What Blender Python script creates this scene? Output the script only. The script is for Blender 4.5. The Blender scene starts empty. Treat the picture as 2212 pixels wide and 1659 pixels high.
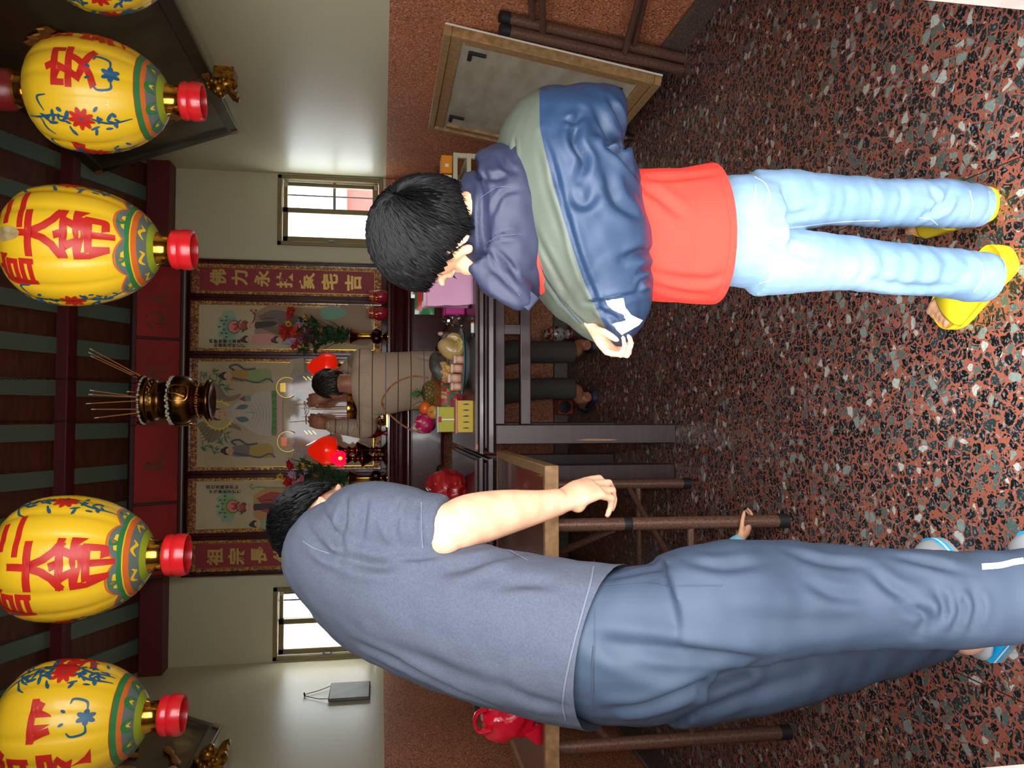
import bpy, bmesh, math, random
import numpy as np
from mathutils import Vector as V, Matrix, noise
from mathutils.bvhtree import BVHTree

random.seed(7)
SC = bpy.context.scene
COL = SC.collection
PI = math.pi

# ------------------------------------------------------------------ camera (phone held sideways: world up is image left)
FPX = 1662.0
CAM = V((0, 0, 1.30))
_p, _y, _r = math.radians(9.66), math.radians(2.3), math.radians(0.33)
FWD = V((math.sin(_y)*math.cos(_p), math.cos(_y)*math.cos(_p), -math.sin(_p)))
_rt = V((math.cos(_y), -math.sin(_y), 0)); _up = _rt.cross(FWD)
RGT = _rt*math.cos(_r) + _up*math.sin(_r)
UPV = _up*math.cos(_r) - _rt*math.sin(_r)
cd = bpy.data.cameras.new('camera'); cd.sensor_fit = 'HORIZONTAL'; cd.sensor_width = 36.0
cd.lens = FPX/2212*36.0; cd.clip_start = 0.02
cam = bpy.data.objects.new('camera', cd); COL.objects.link(cam)
cx_, cy_, cz_ = -UPV, RGT, -FWD
cam.matrix_world = Matrix(((cx_.x, cy_.x, cz_.x, CAM.x), (cx_.y, cy_.y, cz_.y, CAM.y), (cx_.z, cy_.z, cz_.z, CAM.z), (0, 0, 0, 1)))
SC.camera = cam

# ------------------------------------------------------------------ light: overcast sky, camera flash, window and door daylight
w = bpy.data.worlds.new('overcast_sky'); SC.world = w; w.use_nodes = True
bg = w.node_tree.nodes['Background']
bg.inputs[0].default_value = (0.97, 0.99, 1.0, 1); bg.inputs[1].default_value = 6.0
SC.view_settings.view_transform = 'Standard'; SC.view_settings.look = 'None'
SC.view_settings.gamma = 1.0; SC.view_settings.use_curve_mapping = False
SC.view_settings.exposure = 0.55
SC.cycles.use_denoising = True
SC.cycles.max_bounces = 8; SC.cycles.diffuse_bounces = 5; SC.cycles.glossy_bounces = 4
SC.cycles.transparent_max_bounces = 10; SC.cycles.transmission_bounces = 6
SC.cycles.caustics_reflective = False; SC.cycles.caustics_refractive = False
SC.cycles.sample_clamp_indirect = 6.0

def lamp(name, kind, loc, energy, color=(1, 1, 1), size=0.02, target=None, size_y=None, portal=False):
    l = bpy.data.lights.new(name, kind); l.energy = energy; l.color = color
    if kind == 'AREA':
        l.shape = 'RECTANGLE'; l.size = size; l.size_y = size_y or size
        l.cycles.is_portal = portal
    else:
        l.shadow_soft_size = size
    o = bpy.data.objects.new(name, l); COL.objects.link(o); o.location = loc
    if target is not None:
        o.rotation_euler = (V(target)-V(loc)).to_track_quat('-Z', 'Y').to_euler()
    return o
lamp('phone_flash', 'POINT', (0.045, -0.02, 1.315), 15.0, (1.0, 0.97, 0.93), 0.012)
lamp('doorway_portal', 'AREA', (0.055, 0.90, 1.2), 1, size=1.18, size_y=2.4, target=(0.055, 3, 1.2), portal=True)
lamp('right_window_portal', 'AREA', (1.375, 5.42, 1.64), 1, size=0.5, size_y=0.7, target=(1.375, 3, 1.64), portal=True)
lamp('left_window_portal', 'AREA', (-1.375, 5.42, 1.64), 1, size=0.5, size_y=0.7, target=(-1.375, 3, 1.64), portal=True)

# ------------------------------------------------------------------ helpers
def ray(x, y):
    return FWD + RGT*((829.5-y)/FPX) - UPV*((x-1106)/FPX)
def P(x, y, Y):
    "point of the photograph's pixel x,y that lies at depth Y in the room"
    d = ray(x, y); return CAM + d*(Y/d.y)
def PX(x, y, X):
    d = ray(x, y); return CAM + d*(X/d.x)
def PZ(x, y, Z):
    d = ray(x, y); return CAM + d*((Z-CAM.z)/d.z)

def lin(c):
    return tuple(((v/255)/12.92 if v/255 <= 0.04045 else ((v/255+0.055)/1.055)**2.4) for v in c[:3]) + (1.0,)

MATS = {}
def M(name, col=(128, 128, 128), rough=0.5, metal=0.0, spec=0.5, coat=0.0, var=None, bump=None, emit=None, alpha=None, trans=None, sheen=0.0, sss=0.0):
    """col sRGB 0-255; var=(scale, second colour, stretch xyz) mixes a second colour by noise; bump=(scale,strength[,stretch])"""
    if name in MATS: return MATS[name]
    m = bpy.data.materials.new(name); m.use_nodes = True; MATS[name] = m
    nt = m.node_tree; b = nt.nodes['Principled BSDF']
    b.inputs['Base Color'].default_value = lin(col)
    b.inputs['Roughness'].default_value = rough; b.inputs['Metallic'].default_value = metal
    b.inputs['Specular IOR Level'].default_value = spec
    if coat:
        b.inputs['Coat Weight'].default_value = coat; b.inputs['Coat Roughness'].default_value = 0.06
    if sheen:
        b.inputs['Sheen Weight'].default_value = sheen; b.inputs['Sheen Roughness'].default_value = 0.4
    if sss:
        b.inputs['Subsurface Weight'].default_value = sss; b.inputs['Subsurface Scale'].default_value = 0.01
        b.inputs['Subsurface Radius'].default_value = (1.0, 0.35, 0.2)
    if emit:
        b.inputs['Emission Color'].default_value = lin(emit[0]); b.inputs['Emission Strength'].default_value = emit[1]
    if alpha is not None: b.inputs['Alpha'].default_value = alpha
    if trans is not None: b.inputs['Transmission Weight'].default_value = trans
    tc = nt.nodes.new('ShaderNodeTexCoord')
    def coords(stretch):
        mp = nt.nodes.new('ShaderNodeMapping'); mp.inputs['Scale'].default_value = stretch
        nt.links.new(tc.outputs['Object'], mp.inputs[0]); return mp.outputs[0]
    if var:
        sc, c2 = var[0], var[1]; st = var[2] if len(var) > 2 else (1, 1, 1)
        lo, hi = (var[3] if len(var) > 3 else (0.35, 0.65))
        n = nt.nodes.new('ShaderNodeTexNoise'); n.inputs['Scale'].default_value = sc; n.inputs['Detail'].default_value = 5
        nt.links.new(coords(st), n.inputs['Vector'])
        r = nt.nodes.new('ShaderNodeValToRGB'); r.color_ramp.elements[0].position = lo; r.color_ramp.elements[1].position = hi
        r.color_ramp.elements[0].color = lin(col); r.color_ramp.elements[1].color = lin(c2)
        nt.links.new(n.outputs['Fac'], r.inputs[0]); nt.links.new(r.outputs[0], b.inputs['Base Color'])
    if bump:
        n = nt.nodes.new('ShaderNodeTexNoise'); n.inputs['Scale'].default_value = bump[0]; n.inputs['Detail'].default_value = 4
        nt.links.new(coords(bump[2] if len(bump) > 2 else (1, 1, 1)), n.inputs['Vector'])
        bp = nt.nodes.new('ShaderNodeBump'); bp.inputs['Strength'].default_value = bump[1]; bp.inputs['Distance'].default_value = 0.01
        nt.links.new(n.outputs['Fac'], bp.inputs['Height']); nt.links.new(bp.outputs[0], b.inputs['Normal'])
    return m

def crs(pts, n):
    "Catmull-Rom resample of a list of tuples/vectors (any dimension)"
    p = [np.array(q, float) for q in pts]
    if len(p) < 3: 
        return [p[0]+(p[-1]-p[0])*t for t in np.linspace(0, 1, max(2, n))]
    q = [2*p[0]-p[1]] + p + [2*p[-1]-p[-2]]; out = []
    for k in range(n):
        t = k/(n-1)*(len(p)-1); i = min(int(t), len(p)-2); f = t-i
        a, b, c, d = q[i], q[i+1], q[i+2], q[i+3]
        out.append(0.5*((2*b)+(c-a)*f+(2*a-5*b+4*c-d)*f*f+(3*b-a-3*c+d)*f**3))
    return out

class MB:
    def __init__(s): s.v, s.f, s.m = [], [], []
    def add(s, vs, fs, m=0):
        o = len(s.v); s.v += [tuple(v) for v in vs]
        for f in fs: s.f.append(tuple(i+o for i in f)); s.m.append(m)
        return s
    def box(s, a, b, m=0):
        (x0, y0, z0), (x1, y1, z1) = a, b
        x0, x1 = sorted((x0, x1)); y0, y1 = sorted((y0, y1)); z0, z1 = sorted((z0, z1))
        return s.add([(x0,y0,z0),(x1,y0,z0),(x1,y1,z0),(x0,y1,z0),(x0,y0,z1),(x1,y0,z1),(x1,y1,z1),(x0,y1,z1)],
                     [(0,3,2,1),(4,5,6,7),(0,1,5,4),(1,2,6,5),(2,3,7,6),(3,0,4,7)], m)
    def obox(s, c, ax, ay, az, m=0):
        "box with centre and three half-axis vectors"
        c, ax, ay, az = V(c), V(ax), V(ay), V(az)
        vs = [c+ax*i+ay*j+az*k for k in (-1, 1) for j in (-1, 1) for i in (-1, 1)]
        fl = ax.cross(ay).dot(az) < 0
        fs = [(0,2,3,1),(4,5,7,6),(0,1,5,4),(1,3,7,5),(3,2,6,7),(2,0,4,6)]
        return s.add(vs, [f[::-1] for f in fs] if fl else fs, m)
    def beam(s, p0, p1, wd, ht, up=(0, 0, 1), m=0):
        p0, p1 = V(p0), V(p1); t = (p1-p0); l = t.length; t.normalize()
        a = t.cross(V(up)).normalized(); u = a.cross(t)
        return s.obox((p0+p1)/2, t*l/2, a*wd/2, u*ht/2, m)
    def tube(s, pts, r, n=10, m=0, caps=True, ref=None, res=0, closed=False):
        """sweep; r = number, list of numbers or list of (ra, rb) pairs: ra along ref, rb across"""
        rr = [(x, x) if not isinstance(x, (tuple, list)) else tuple(x) for x in (r if isinstance(r, list) else [r]*len(pts))]
        if res:
            full = crs([tuple(p)+q for p, q in zip([tuple(p) for p in pts], rr)], res)
            pts = [V(q[:3]) for q in full]; rr = [(max(q[3], 1e-4), max(q[4], 1e-4)) for q in full]
        pts = [V(p) for p in pts]; L = len(pts)
        u = V(ref) if ref is not None else None; vs = []
        for i, p in enumerate(pts):
            if closed: t = pts[(i+1) % L]-pts[i-1]
            else: t = pts[min(i+1, L-1)]-pts[max(i-1, 0)]
            t.normalize()
            if u is None:
                u = V((0, 0, 1)) if abs(t.z) < 0.9 else V((1, 0, 0))
            base = V(ref) if ref is not None else u
            a = (base - t*base.dot(t))
            if a.length < 1e-5: a = t.orthogonal()
            a.normalize(); b = t.cross(a); u = a
            for k in range(n):
                an = 2*PI*k/n; vs.append(p + a*math.cos(an)*rr[i][0] + b*math.sin(an)*rr[i][1])
        fs = []
        for i in range(L if closed else L-1):
            j = (i+1) % L
            for k in range(n):
                k2 = (k+1) % n; fs.append((i*n+k, i*n+k2, j*n+k2, j*n+k))
        if caps and not closed:
            fs.append(tuple(range(n))[::-1]); fs.append(tuple((L-1)*n+k for k in range(n)))
        return s.add(vs, fs, m)
    def lathe(s, prof, c, n=24, m=0, ax=None, caps=True, mats=None, mod=None):
        "prof list of (r, z); mats optional per-segment material list; mod(angle, z) radius multiplier"
        c = V(c); vs = []
        if ax is None: a, b, t = V((1, 0, 0)), V((0, 1, 0)), V((0, 0, 1))
        else:
            t = V(ax).normalized(); a = t.orthogonal().normalized(); b = t.cross(a)
        for r, z in prof:
            for k in range(n):
                an = 2*PI*k/n; q = r*(mod(an, z) if mod else 1)
                vs.append(c + a*math.cos(an)*q + b*math.sin(an)*q + t*z)
        L = len(prof)
        for i in range(L-1):
            fs = [(i*n+k, i*n+(k+1) % n, (i+1)*n+(k+1) % n, (i+1)*n+k) for k in range(n)]
            if i == 0: o = len(s.v); s.v += [tuple(v) for v in vs]
            for f in fs: s.f.append(tuple(x+o for x in f)); s.m.append(mats[i] if mats else m)
        if caps:
            if prof[0][0] > 1e-4: s.f.append(tuple(o+k for k in range(n))[::-1]); s.m.append(mats[0] if mats else m)
            if prof[-1][0] > 1e-4: s.f.append(tuple(o+(L-1)*n+k for k in range(n))); s.m.append(mats[-1] if mats else m)
        return s
    def ball(s, c, r, m=0, n=16, k=10, R=None):
        c = V(c); r = (r, r, r) if not isinstance(r, (tuple, list)) else r; vs = []
        for i in range(k+1):
            th = PI*i/k
            for j in range(n):
                ph = 2*PI*j/n; q = V((r[0]*math.sin(th)*math.cos(ph), r[1]*math.sin(th)*math.sin(ph), r[2]*math.cos(th)))
                vs.append(c + (R @ q if R is not None else q))
        fs = [(i*n+j, (i+1)*n+j, (i+1)*n+(j+1) % n, i*n+(j+1) % n) for i in range(k) for j in range(n)]
        return s.add(vs, fs, m)
    def prism(s, poly, depth, m=0):
        "poly: list of 3D points (planar), extruded by the vector depth"
        d = V(depth); p = [V(q) for q in poly]; n = len(p)
        nrm = V((0, 0, 0))
        for i in range(n): nrm += p[i].cross(p[(i+1) % n])
        if nrm.dot(d) > 0: p = p[::-1]
        vs = p + [q+d for q in p]
        return s.add(vs, [tuple(range(n)), tuple(range(2*n-1, n-1, -1))] + [(i, i+n, (i+1) % n+n, (i+1) % n) for i in range(n)], m)
    def sheet(s, grid, m=0):
        r, c = len(grid), len(grid[0])
        return s.add([p for row in grid for p in row], [(i*c+j, i*c+j+1, (i+1)*c+j+1, (i+1)*c+j) for i in range(r-1) for j in range(c-1)], m)
    def mesh(s, name='m'):
        me = bpy.data.meshes.new(name); me.from_pydata(s.v, [], s.f); me.polygons.foreach_set('material_index', s.m); me.update()
        return me

WLOC = {}
def finish(name, me, mats, parent=None, smooth=35, bev=0.0, sub=0, solid=0.0, clean=False):
    "turn a mesh in world coordinates into one object with its origin at the middle of the mesh"
    if clean:
        b = bmesh.new(); b.from_mesh(me); bmesh.ops.remove_doubles(b, verts=b.verts, dist=1e-5)
        bmesh.ops.recalc_face_normals(b, faces=b.faces); b.to_mesh(me); b.free()
    n = len(me.vertices); co = np.empty(n*3); me.vertices.foreach_get('co', co); co = co.reshape(-1, 3)
    c = (co.min(0)+co.max(0))/2; me.vertices.foreach_set('co', (co-c).ravel())
    for m in (mats if isinstance(mats, (list, tuple)) else [mats]): me.materials.append(m)
    if smooth:
        me.polygons.foreach_set('use_smooth', [True]*len(me.polygons))
        if smooth < 180: me.set_sharp_from_angle(angle=math.radians(smooth))
    me.name = name; me.update()
    o = bpy.data.objects.new(name, me); COL.objects.link(o)
    c = V(c); WLOC[o] = c.copy()
    if parent is not None:
        o.parent = parent; o.location = c - WLOC[parent]
    else: o.location = c
    if bev:
        b = o.modifiers.new('bevel', 'BEVEL'); b.width = bev; b.segments = 2; b.limit_method = 'ANGLE'; b.angle_limit = math.radians(40)
    if solid:
        b = o.modifiers.new('solid', 'SOLIDIFY'); b.thickness = solid; b.offset = 0
    if sub:
        b = o.modifiers.new('sub', 'SUBSURF'); b.levels = sub; b.render_levels = sub
    return o
def obj(name, mb, mats, parent=None, **k): return finish(name, mb.mesh(name), mats, parent, **k)
def tag(o, label=None, cat=None, group=None, kind=None):
    if label: o['label'] = label
    if cat: o['category'] = cat
    if group: o['group'] = group
    if kind: o['kind'] = kind
    return o
def thing(name, loc, label, cat, group=None):
    o = bpy.data.objects.new(name, None); COL.objects.link(o); o.location = loc; o.empty_display_size = 0.05
    WLOC[o] = V(loc); return tag(o, label, cat, group)
def struct(name, mb, mats, parent=None, **k):
    o = obj(name, mb, mats, parent, **k)
    if parent is None: o['kind'] = 'structure'
    return o
def dup(o, delta, label=None, parent=None):
    c = o.copy(); COL.objects.link(c)
    if parent is None: c.location = V(o.location)+V(delta); WLOC[c] = WLOC[o]+V(delta)
    else: c.parent = parent; WLOC[c] = WLOC[o]+V(delta)
    if label: c['label'] = label
    for ch in list(o.children): dup(ch, delta, None, c)
    return c
def organic(mb, voxel=0.006, it=6, fac=0.5):
    "voxel-merge overlapping closed shapes into one continuous smooth skin"
    me = mb.mesh('tmp'); o = bpy.data.objects.new('tmp', me); COL.objects.link(o)
    b = o.modifiers.new('r', 'REMESH'); b.mode = 'VOXEL'; b.voxel_size = voxel; b.use_smooth_shade = True
    if it:
        q = o.modifiers.new('s', 'SMOOTH'); q.factor = fac; q.iterations = it
    bpy.context.view_layer.update()
    ev = o.evaluated_get(bpy.context.evaluated_depsgraph_get())
    r = bpy.data.meshes.new_from_object(ev); bpy.data.objects.remove(o); bpy.data.meshes.remove(me)
    return r
def getco(me):
    co = np.empty(len(me.vertices)*3); me.vertices.foreach_get('co', co); return co.reshape(-1, 3)
def getno(me):
    co = np.empty(len(me.vertices)*3); me.vertices.foreach_get('normal', co); return co.reshape(-1, 3)
def setco(me, co): me.vertices.foreach_set('co', np.ascontiguousarray(co).ravel()); me.update()
def seed_noise(co, scale, stretch=(1, 1, 1), off=0.0):
    s = np.array(stretch)*scale
    return np.array([noise.noise(V(p*s)+V((off, off, off))) for p in co])
def bvh(me): return BVHTree.FromPolygons([v.co for v in me.vertices], [p.vertices for p in me.polygons])
def hit(tree, x, y, off=0.0):
    d = ray(x, y).normalized(); h = tree.ray_cast(CAM, d)
    return None if h[0] is None else h[0] + h[1]*off
def crease(me, lines, tree=None):
    "press folds into a cloth mesh; lines = [(pixel polyline, depth, width)], traced where they lie on the cloth"
    tree = tree or bvh(me); co = getco(me); no = getno(me); disp = np.zeros(len(co))
    for px, dep, wid in lines:
        q = [hit(tree, *p) for p in crs(px, 4*len(px))]; q = [np.array(x) for x in q if x is not None]
        if len(q) < 2: continue
        best = np.full(len(co), 9.0); tt = np.zeros(len(co))
        for i in range(len(q)-1):
            a, b = q[i], q[i+1]; ab = b-a; L = ab@ab
            if L < 1e-12 or L > 0.02: continue
            t = np.clip(((co-a)@ab)/L, 0, 1); d = np.linalg.norm(co-a-t[:, None]*ab, axis=1)
            k = d < best; best[k] = d[k]; tt[k] = ((i+t)/(len(q)-1))[k]
        env = np.sin(np.clip(tt, 0.02, 0.98)*PI)**0.6
        g = np.exp(-(best/wid)**2); rim = np.exp(-((best-1.9*wid)/(1.1*wid))**2)
        disp += dep*env*(-g+0.55*rim)
    setco(me, co+no*disp[:, None])
def decal(mb, tree, poly, m=0, off=0.002, step=None):
    "flat patch of cloth or print laid on a surface: polygon in pixels, finely divided and laid on it"
    me = bpy.data.meshes.new('d'); me.from_pydata([(x, y, 0) for x, y in poly], [], [tuple(range(len(poly)))])
    b = bmesh.new(); b.from_mesh(me); bmesh.ops.triangulate(b, faces=b.faces)
    xs = [p[0] for p in poly]; ys = [p[1] for p in poly]; step = step or max(6, (max(xs)-min(xs)+max(ys)-min(ys))/16)
    for _ in range(6):
        e = [k for k in b.edges if k.calc_length() > step]
        if not e: break
        bmesh.ops.subdivide_edges(b, edges=e, cuts=1); bmesh.ops.triangulate(b, faces=b.faces)
    b.verts.ensure_lookup_table(); pos = [hit(tree, v.co.x, v.co.y, off) for v in b.verts]
    fs = []
    for f in b.faces:
        ix = [v.index for v in f.verts]
        if all(pos[i] is not None for i in ix): fs.append(ix[::-1])
    b.free(); bpy.data.meshes.remove(me)
    mb.add([p if p is not None else (0, 0, 0) for p in pos], fs, m); return mb
def ribbon(mb, tree, line, wpx, m=0, off=0.0015):
    "stitched line or tape laid on a surface"
    q = [V((p[0], p[1])) for p in crs(line, max(8, 6*len(line)))]; rows = []
    for i, p in enumerate(q):
        t = (q[min(i+1, len(q)-1)]-q[max(i-1, 0)]).normalized(); n = V((-t.y, t.x))*wpx/2
        a, b = hit(tree, p.x+n.x, p.y+n.y, off), hit(tree, p.x-n.x, p.y-n.y, off)
        if a is None or b is None: continue
        rows.append([a, b])
    if len(rows) > 1: mb.sheet(rows, m)
    return mb
_glyph = {}
def glyph(ch, bold=0.03, fine=0.12):
    "outline of a written character as fine 2D triangles inside a unit square"
    if (ch, bold) in _glyph: return _glyph[(ch, bold)]
    c = bpy.data.curves.new('g', 'FONT'); c.body = ch; c.size = 1.0; c.offset = bold; c.resolution_u = 3; c.fill_mode = 'FRONT'
    o = bpy.data.objects.new('g', c); COL.objects.link(o); bpy.context.view_layer.update()
    me = bpy.data.meshes.new_from_object(o.evaluated_get(bpy.context.evaluated_depsgraph_get()))
    bpy.data.objects.remove(o); bpy.data.curves.remove(c)
    b = bmesh.new(); b.from_mesh(me); bmesh.ops.triangulate(b, faces=b.faces)
    for _ in range(4):
        e = [k for k in b.edges if k.calc_length() > fine]
        if not e: break
        bmesh.ops.subdivide_edges(b, edges=e, cuts=1); bmesh.ops.triangulate(b, faces=b.faces)
    b.verts.ensure_lookup_table()
    co = np.array([(v.co.x, v.co.y) for v in b.verts]); fs = [tuple(v.index for v in f.verts) for f in b.faces]
    b.free(); bpy.data.meshes.remove(me)
    lo, hi = co.min(0), co.max(0); co = (co-(lo+hi)/2)/max((hi-lo).max(), 1e-6)
    _glyph[(ch, bold)] = (co, fs); return co, fs

# ------------------------------------------------------------------ special materials
def ramp(nt, stops, const=False):
    r = nt.nodes.new('ShaderNodeValToRGB'); cr = r.color_ramp
    if const: cr.interpolation = 'CONSTANT'
    while len(cr.elements) < len(stops): cr.elements.new(0.5)
    for e, (p, c) in zip(cr.elements, stops): e.position = p; e.color = lin(c)
    return r
def terrazzo():
    m = M('terrazzo_floor', (150, 80, 62), rough=0.22, spec=0.5); nt = m.node_tree; b = nt.nodes['Principled BSDF']; L = nt.links.new
    tc = nt.nodes.new('ShaderNodeTexCoord')
    nz = nt.nodes.new('ShaderNodeTexNoise'); nz.inputs['Scale'].default_value = 34; L(tc.outputs['Object'], nz.inputs['Vector'])
    mx = nt.nodes.new('ShaderNodeMixRGB'); mx.blend_type = 'LINEAR_LIGHT'; mx.inputs[0].default_value = 0.012
    L(tc.outputs['Object'], mx.inputs[1]); L(nz.outputs['Color'], mx.inputs[2])
    base = nt.nodes.new('ShaderNodeRGB'); base.outputs[0].default_value = lin((158, 90, 72)); last = base.outputs[0]
    for sc, t0, t1, off in ((105, 0.08, 0.15, 0.0), (42, 0.045, 0.125, 3.3)):
        mp = nt.nodes.new('ShaderNodeMapping'); mp.inputs['Location'].default_value = (off, off*0.7, 0); mp.inputs['Scale'].default_value = (1, 1, 0)
        L(mx.outputs[0], mp.inputs[0])
        v1 = nt.nodes.new('ShaderNodeTexVoronoi'); v2 = nt.nodes.new('ShaderNodeTexVoronoi'); v2.feature = 'DISTANCE_TO_EDGE'
        for v in (v1, v2): v.inputs['Scale'].default_value = sc; v.inputs['Randomness'].default_value = 1; L(mp.outputs[0], v.inputs['Vector'])
        sp = nt.nodes.new('ShaderNodeSeparateColor'); L(v1.outputs['Color'], sp.inputs[0])
        col = ramp(nt, [(0, (16, 19, 19)), (0.36, (27, 33, 33)), (0.56, (44, 56, 54)), (0.74, (84, 104, 97)), (0.86, (132, 150, 142)), (0.95, (184, 192, 184))], True)
        L(sp.outputs[0], col.inputs[0])
        vn = nt.nodes.new('ShaderNodeTexNoise'); vn.inputs['Scale'].default_value = 150; vn.inputs['Detail'].default_value = 3; L(mp.outputs[0], vn.inputs['Vector'])
        vr = ramp(nt, [(0.52, (255, 255, 255)), (0.66, (150, 160, 155))]); L(vn.outputs['Fac'], vr.inputs[0])
        ov = nt.nodes.new('ShaderNodeMixRGB'); ov.blend_type = 'DIFFERENCE'; ov.inputs[0].default_value = 0.35
        inv = nt.nodes.new('ShaderNodeInvert'); L(vr.outputs[0], inv.inputs['Color']); L(col.outputs[0], ov.inputs[1]); L(inv.outputs[0], ov.inputs[2])
        th = nt.nodes.new('ShaderNodeMapRange'); th.inputs[3].default_value = t0; th.inputs[4].default_value = t1*(2.2 if sc > 60 else 1.25); L(sp.outputs[1], th.inputs[0])
        gt = nt.nodes.new('ShaderNodeMath'); gt.operation = 'GREATER_THAN'; L(v2.outputs['Distance'], gt.inputs[0]); L(th.outputs[0], gt.inputs[1])
        mm = nt.nodes.new('ShaderNodeMixRGB'); L(gt.outputs[0], mm.inputs[0]); L(last, mm.inputs[1]); L(ov.outputs[0], mm.inputs[2]); last = mm.outputs[0]
    # thin joints between the cast bays
    sx = nt.nodes.new('ShaderNodeSeparateXYZ'); L(tc.outputs['Object'], sx.inputs[0]); js = []
    for ax, per, ph in ((0, 1.12, 0.53), (1, 1.12, 2.14)):
        a = nt.nodes.new('ShaderNodeMath'); a.operation = 'ADD'; a.inputs[1].default_value = 50*per-ph+per/2+ (3.2 if ax == 1 else 0.0)
        md = nt.nodes.new('ShaderNodeMath'); md.operation = 'MODULO'; md.inputs[1].default_value = per
        sb = nt.nodes.new('ShaderNodeMath'); sb.operation = 'SUBTRACT'; sb.inputs[1].default_value = per/2
        ab = nt.nodes.new('ShaderNodeMath'); ab.operation = 'ABSOLUTE'; lt = nt.nodes.new('ShaderNodeMath'); lt.operation = 'LESS_THAN'; lt.inputs[1].default_value = 0.0016
        L(sx.outputs[ax], a.inputs[0]); L(a.outputs[0], md.inputs[0]); L(md.outputs[0], sb.inputs[0]); L(sb.outputs[0], ab.inputs[0]); L(ab.outputs[0], lt.inputs[0]); js.append(lt)
    mxm = nt.nodes.new('ShaderNodeMath'); mxm.operation = 'MAXIMUM'; L(js[0].outputs[0], mxm.inputs[0]); L(js[1].outputs[0], mxm.inputs[1])
    fin = nt.nodes.new('ShaderNodeMixRGB'); fin.inputs[2].default_value = lin((72, 40, 30)); L(mxm.outputs[0], fin.inputs[0]); L(last, fin.inputs[1])
    L(fin.outputs[0], b.inputs['Base Color'])
    rn = nt.nodes.new('ShaderNodeTexNoise'); rn.inputs['Scale'].default_value = 3; L(tc.outputs['Object'], rn.inputs['Vector'])
    rr = nt.nodes.new('ShaderNodeMapRange'); rr.inputs[3].default_value = 0.24; rr.inputs[4].default_value = 0.5; L(rn.outputs['Fac'], rr.inputs[0]); L(rr.outputs[0], b.inputs['Roughness'])
    return m
def pebble(name, c1, c2, c3, scale, rough=0.6):
    m = M(name, c1, rough=rough); nt = m.node_tree; b = nt.nodes['Principled BSDF']; L = nt.links.new
    tc = nt.nodes.new('ShaderNodeTexCoord'); v = nt.nodes.new('ShaderNodeTexVoronoi'); v.inputs['Scale'].default_value = scale; L(tc.outputs['Object'], v.inputs['Vector'])
    sp = nt.nodes.new('ShaderNodeSeparateColor'); L(v.outputs['Color'], sp.inputs[0])
    r = ramp(nt, [(0, c2), (0.16, c1), (0.5, tuple(int(x*1.16) for x in c1)), (0.78, tuple(int(x*0.84) for x in c1)), (0.93, c3)], True); L(sp.outputs[0], r.inputs[0])
    n = nt.nodes.new('ShaderNodeTexNoise'); n.inputs['Scale'].default_value = 2.5; L(tc.outputs['Object'], n.inputs['Vector'])
    q = ramp(nt, [(0.3, (222, 215, 210)), (0.7, (255, 255, 255))]); L(n.outputs['Fac'], q.inputs[0])
    mm = nt.nodes.new('ShaderNodeMixRGB'); mm.blend_type = 'MULTIPLY'; mm.inputs[0].default_value = 0.6; L(r.outputs[0], mm.inputs[1]); L(q.outputs[0], mm.inputs[2])
    L(mm.outputs[0], b.inputs['Base Color'])
    bp = nt.nodes.new('ShaderNodeBump'); bp.inputs['Strength'].default_value = 0.12; bp.inputs['Distance'].default_value = 0.002; L(v.outputs['Distance'], bp.inputs['Height']); L(bp.outputs[0], b.inputs['Normal'])
    return m
def glass(name, col, tr=0.9, rough=0.02, frost=False):
    m = bpy.data.materials.new(name); m.use_nodes = True; nt = m.node_tree; nt.nodes.remove(nt.nodes['Principled BSDF']); out = nt.nodes['Material Output']; L = nt.links.new
    a = nt.nodes.new('ShaderNodeBsdfTranslucent' if frost else 'ShaderNodeBsdfTransparent'); a.inputs[0].default_value = lin(col)
    g = nt.nodes.new('ShaderNodeBsdfGlossy'); g.inputs['Roughness'].default_value = rough
    mx = nt.nodes.new('ShaderNodeMixShader'); mx.inputs[0].default_value = 1-tr; L(a.outputs[0], mx.inputs[1]); L(g.outputs[0], mx.inputs[2]); L(mx.outputs[0], out.inputs[0])
    return m

m_floor = terrazzo()
m_wain = pebble('washed_stone', (194, 120, 82), (118, 74, 54), (228, 190, 158), 210)
m_base = pebble('grey_terrazzo_skirting', (98, 80, 72), (70, 60, 56), (140, 122, 112), 300, 0.4)
m_paint = M('cream_wall_paint', (208, 200, 168), 0.35, spec=0.4, bump=(9, 0.04))
m_board = M('brown_ceiling_board', (104, 54, 30), 0.65, var=(6, (86, 42, 24), (1, 6, 1)))
m_rafter = M('teal_rafter_paint', (100, 116, 102), 0.6)
m_beam = M('dark_red_beam_paint', (96, 28, 28), 0.5)
m_jamb = M('pale_stone_jamb', (188, 178, 170), 0.55, var=(14, (170, 158, 150)))
m_bronze = M('bronze_aluminium', (132, 116, 78), 0.45, metal=0.35)
m_dark = M('dark_gap', (26, 22, 20), 0.6)
m_pave = M('concrete_paving', (170, 166, 158), 0.8, var=(5, (150, 146, 138)))
m_gl = glass('clear_window_glass', (245, 250, 250), 0.93); m_fr = glass('frosted_window_glass', (248, 250, 248), 0.92, 0.3, True)
m_rose = M('red_rosewood_lacquer', (74, 22, 24), 0.22, spec=0.6, coat=0.7, var=(5, (58, 16, 18), (8, 8, 1)))
m_roset = M('worn_dark_rosewood', (62, 38, 38), 0.34, spec=0.5, coat=0.25, var=(7, (46, 30, 32), (1, 9, 9)), bump=(30, 0.05))
m_gold = M('polished_brass', (214, 160, 62), 0.16, metal=1.0)
m_antique = M('antique_brass', (120, 84, 42), 0.3, metal=1.0, var=(22, (62, 44, 26)), bump=(40, 0.1))
m_black = M('black_rubber', (24, 24, 26), 0.6)
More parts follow.
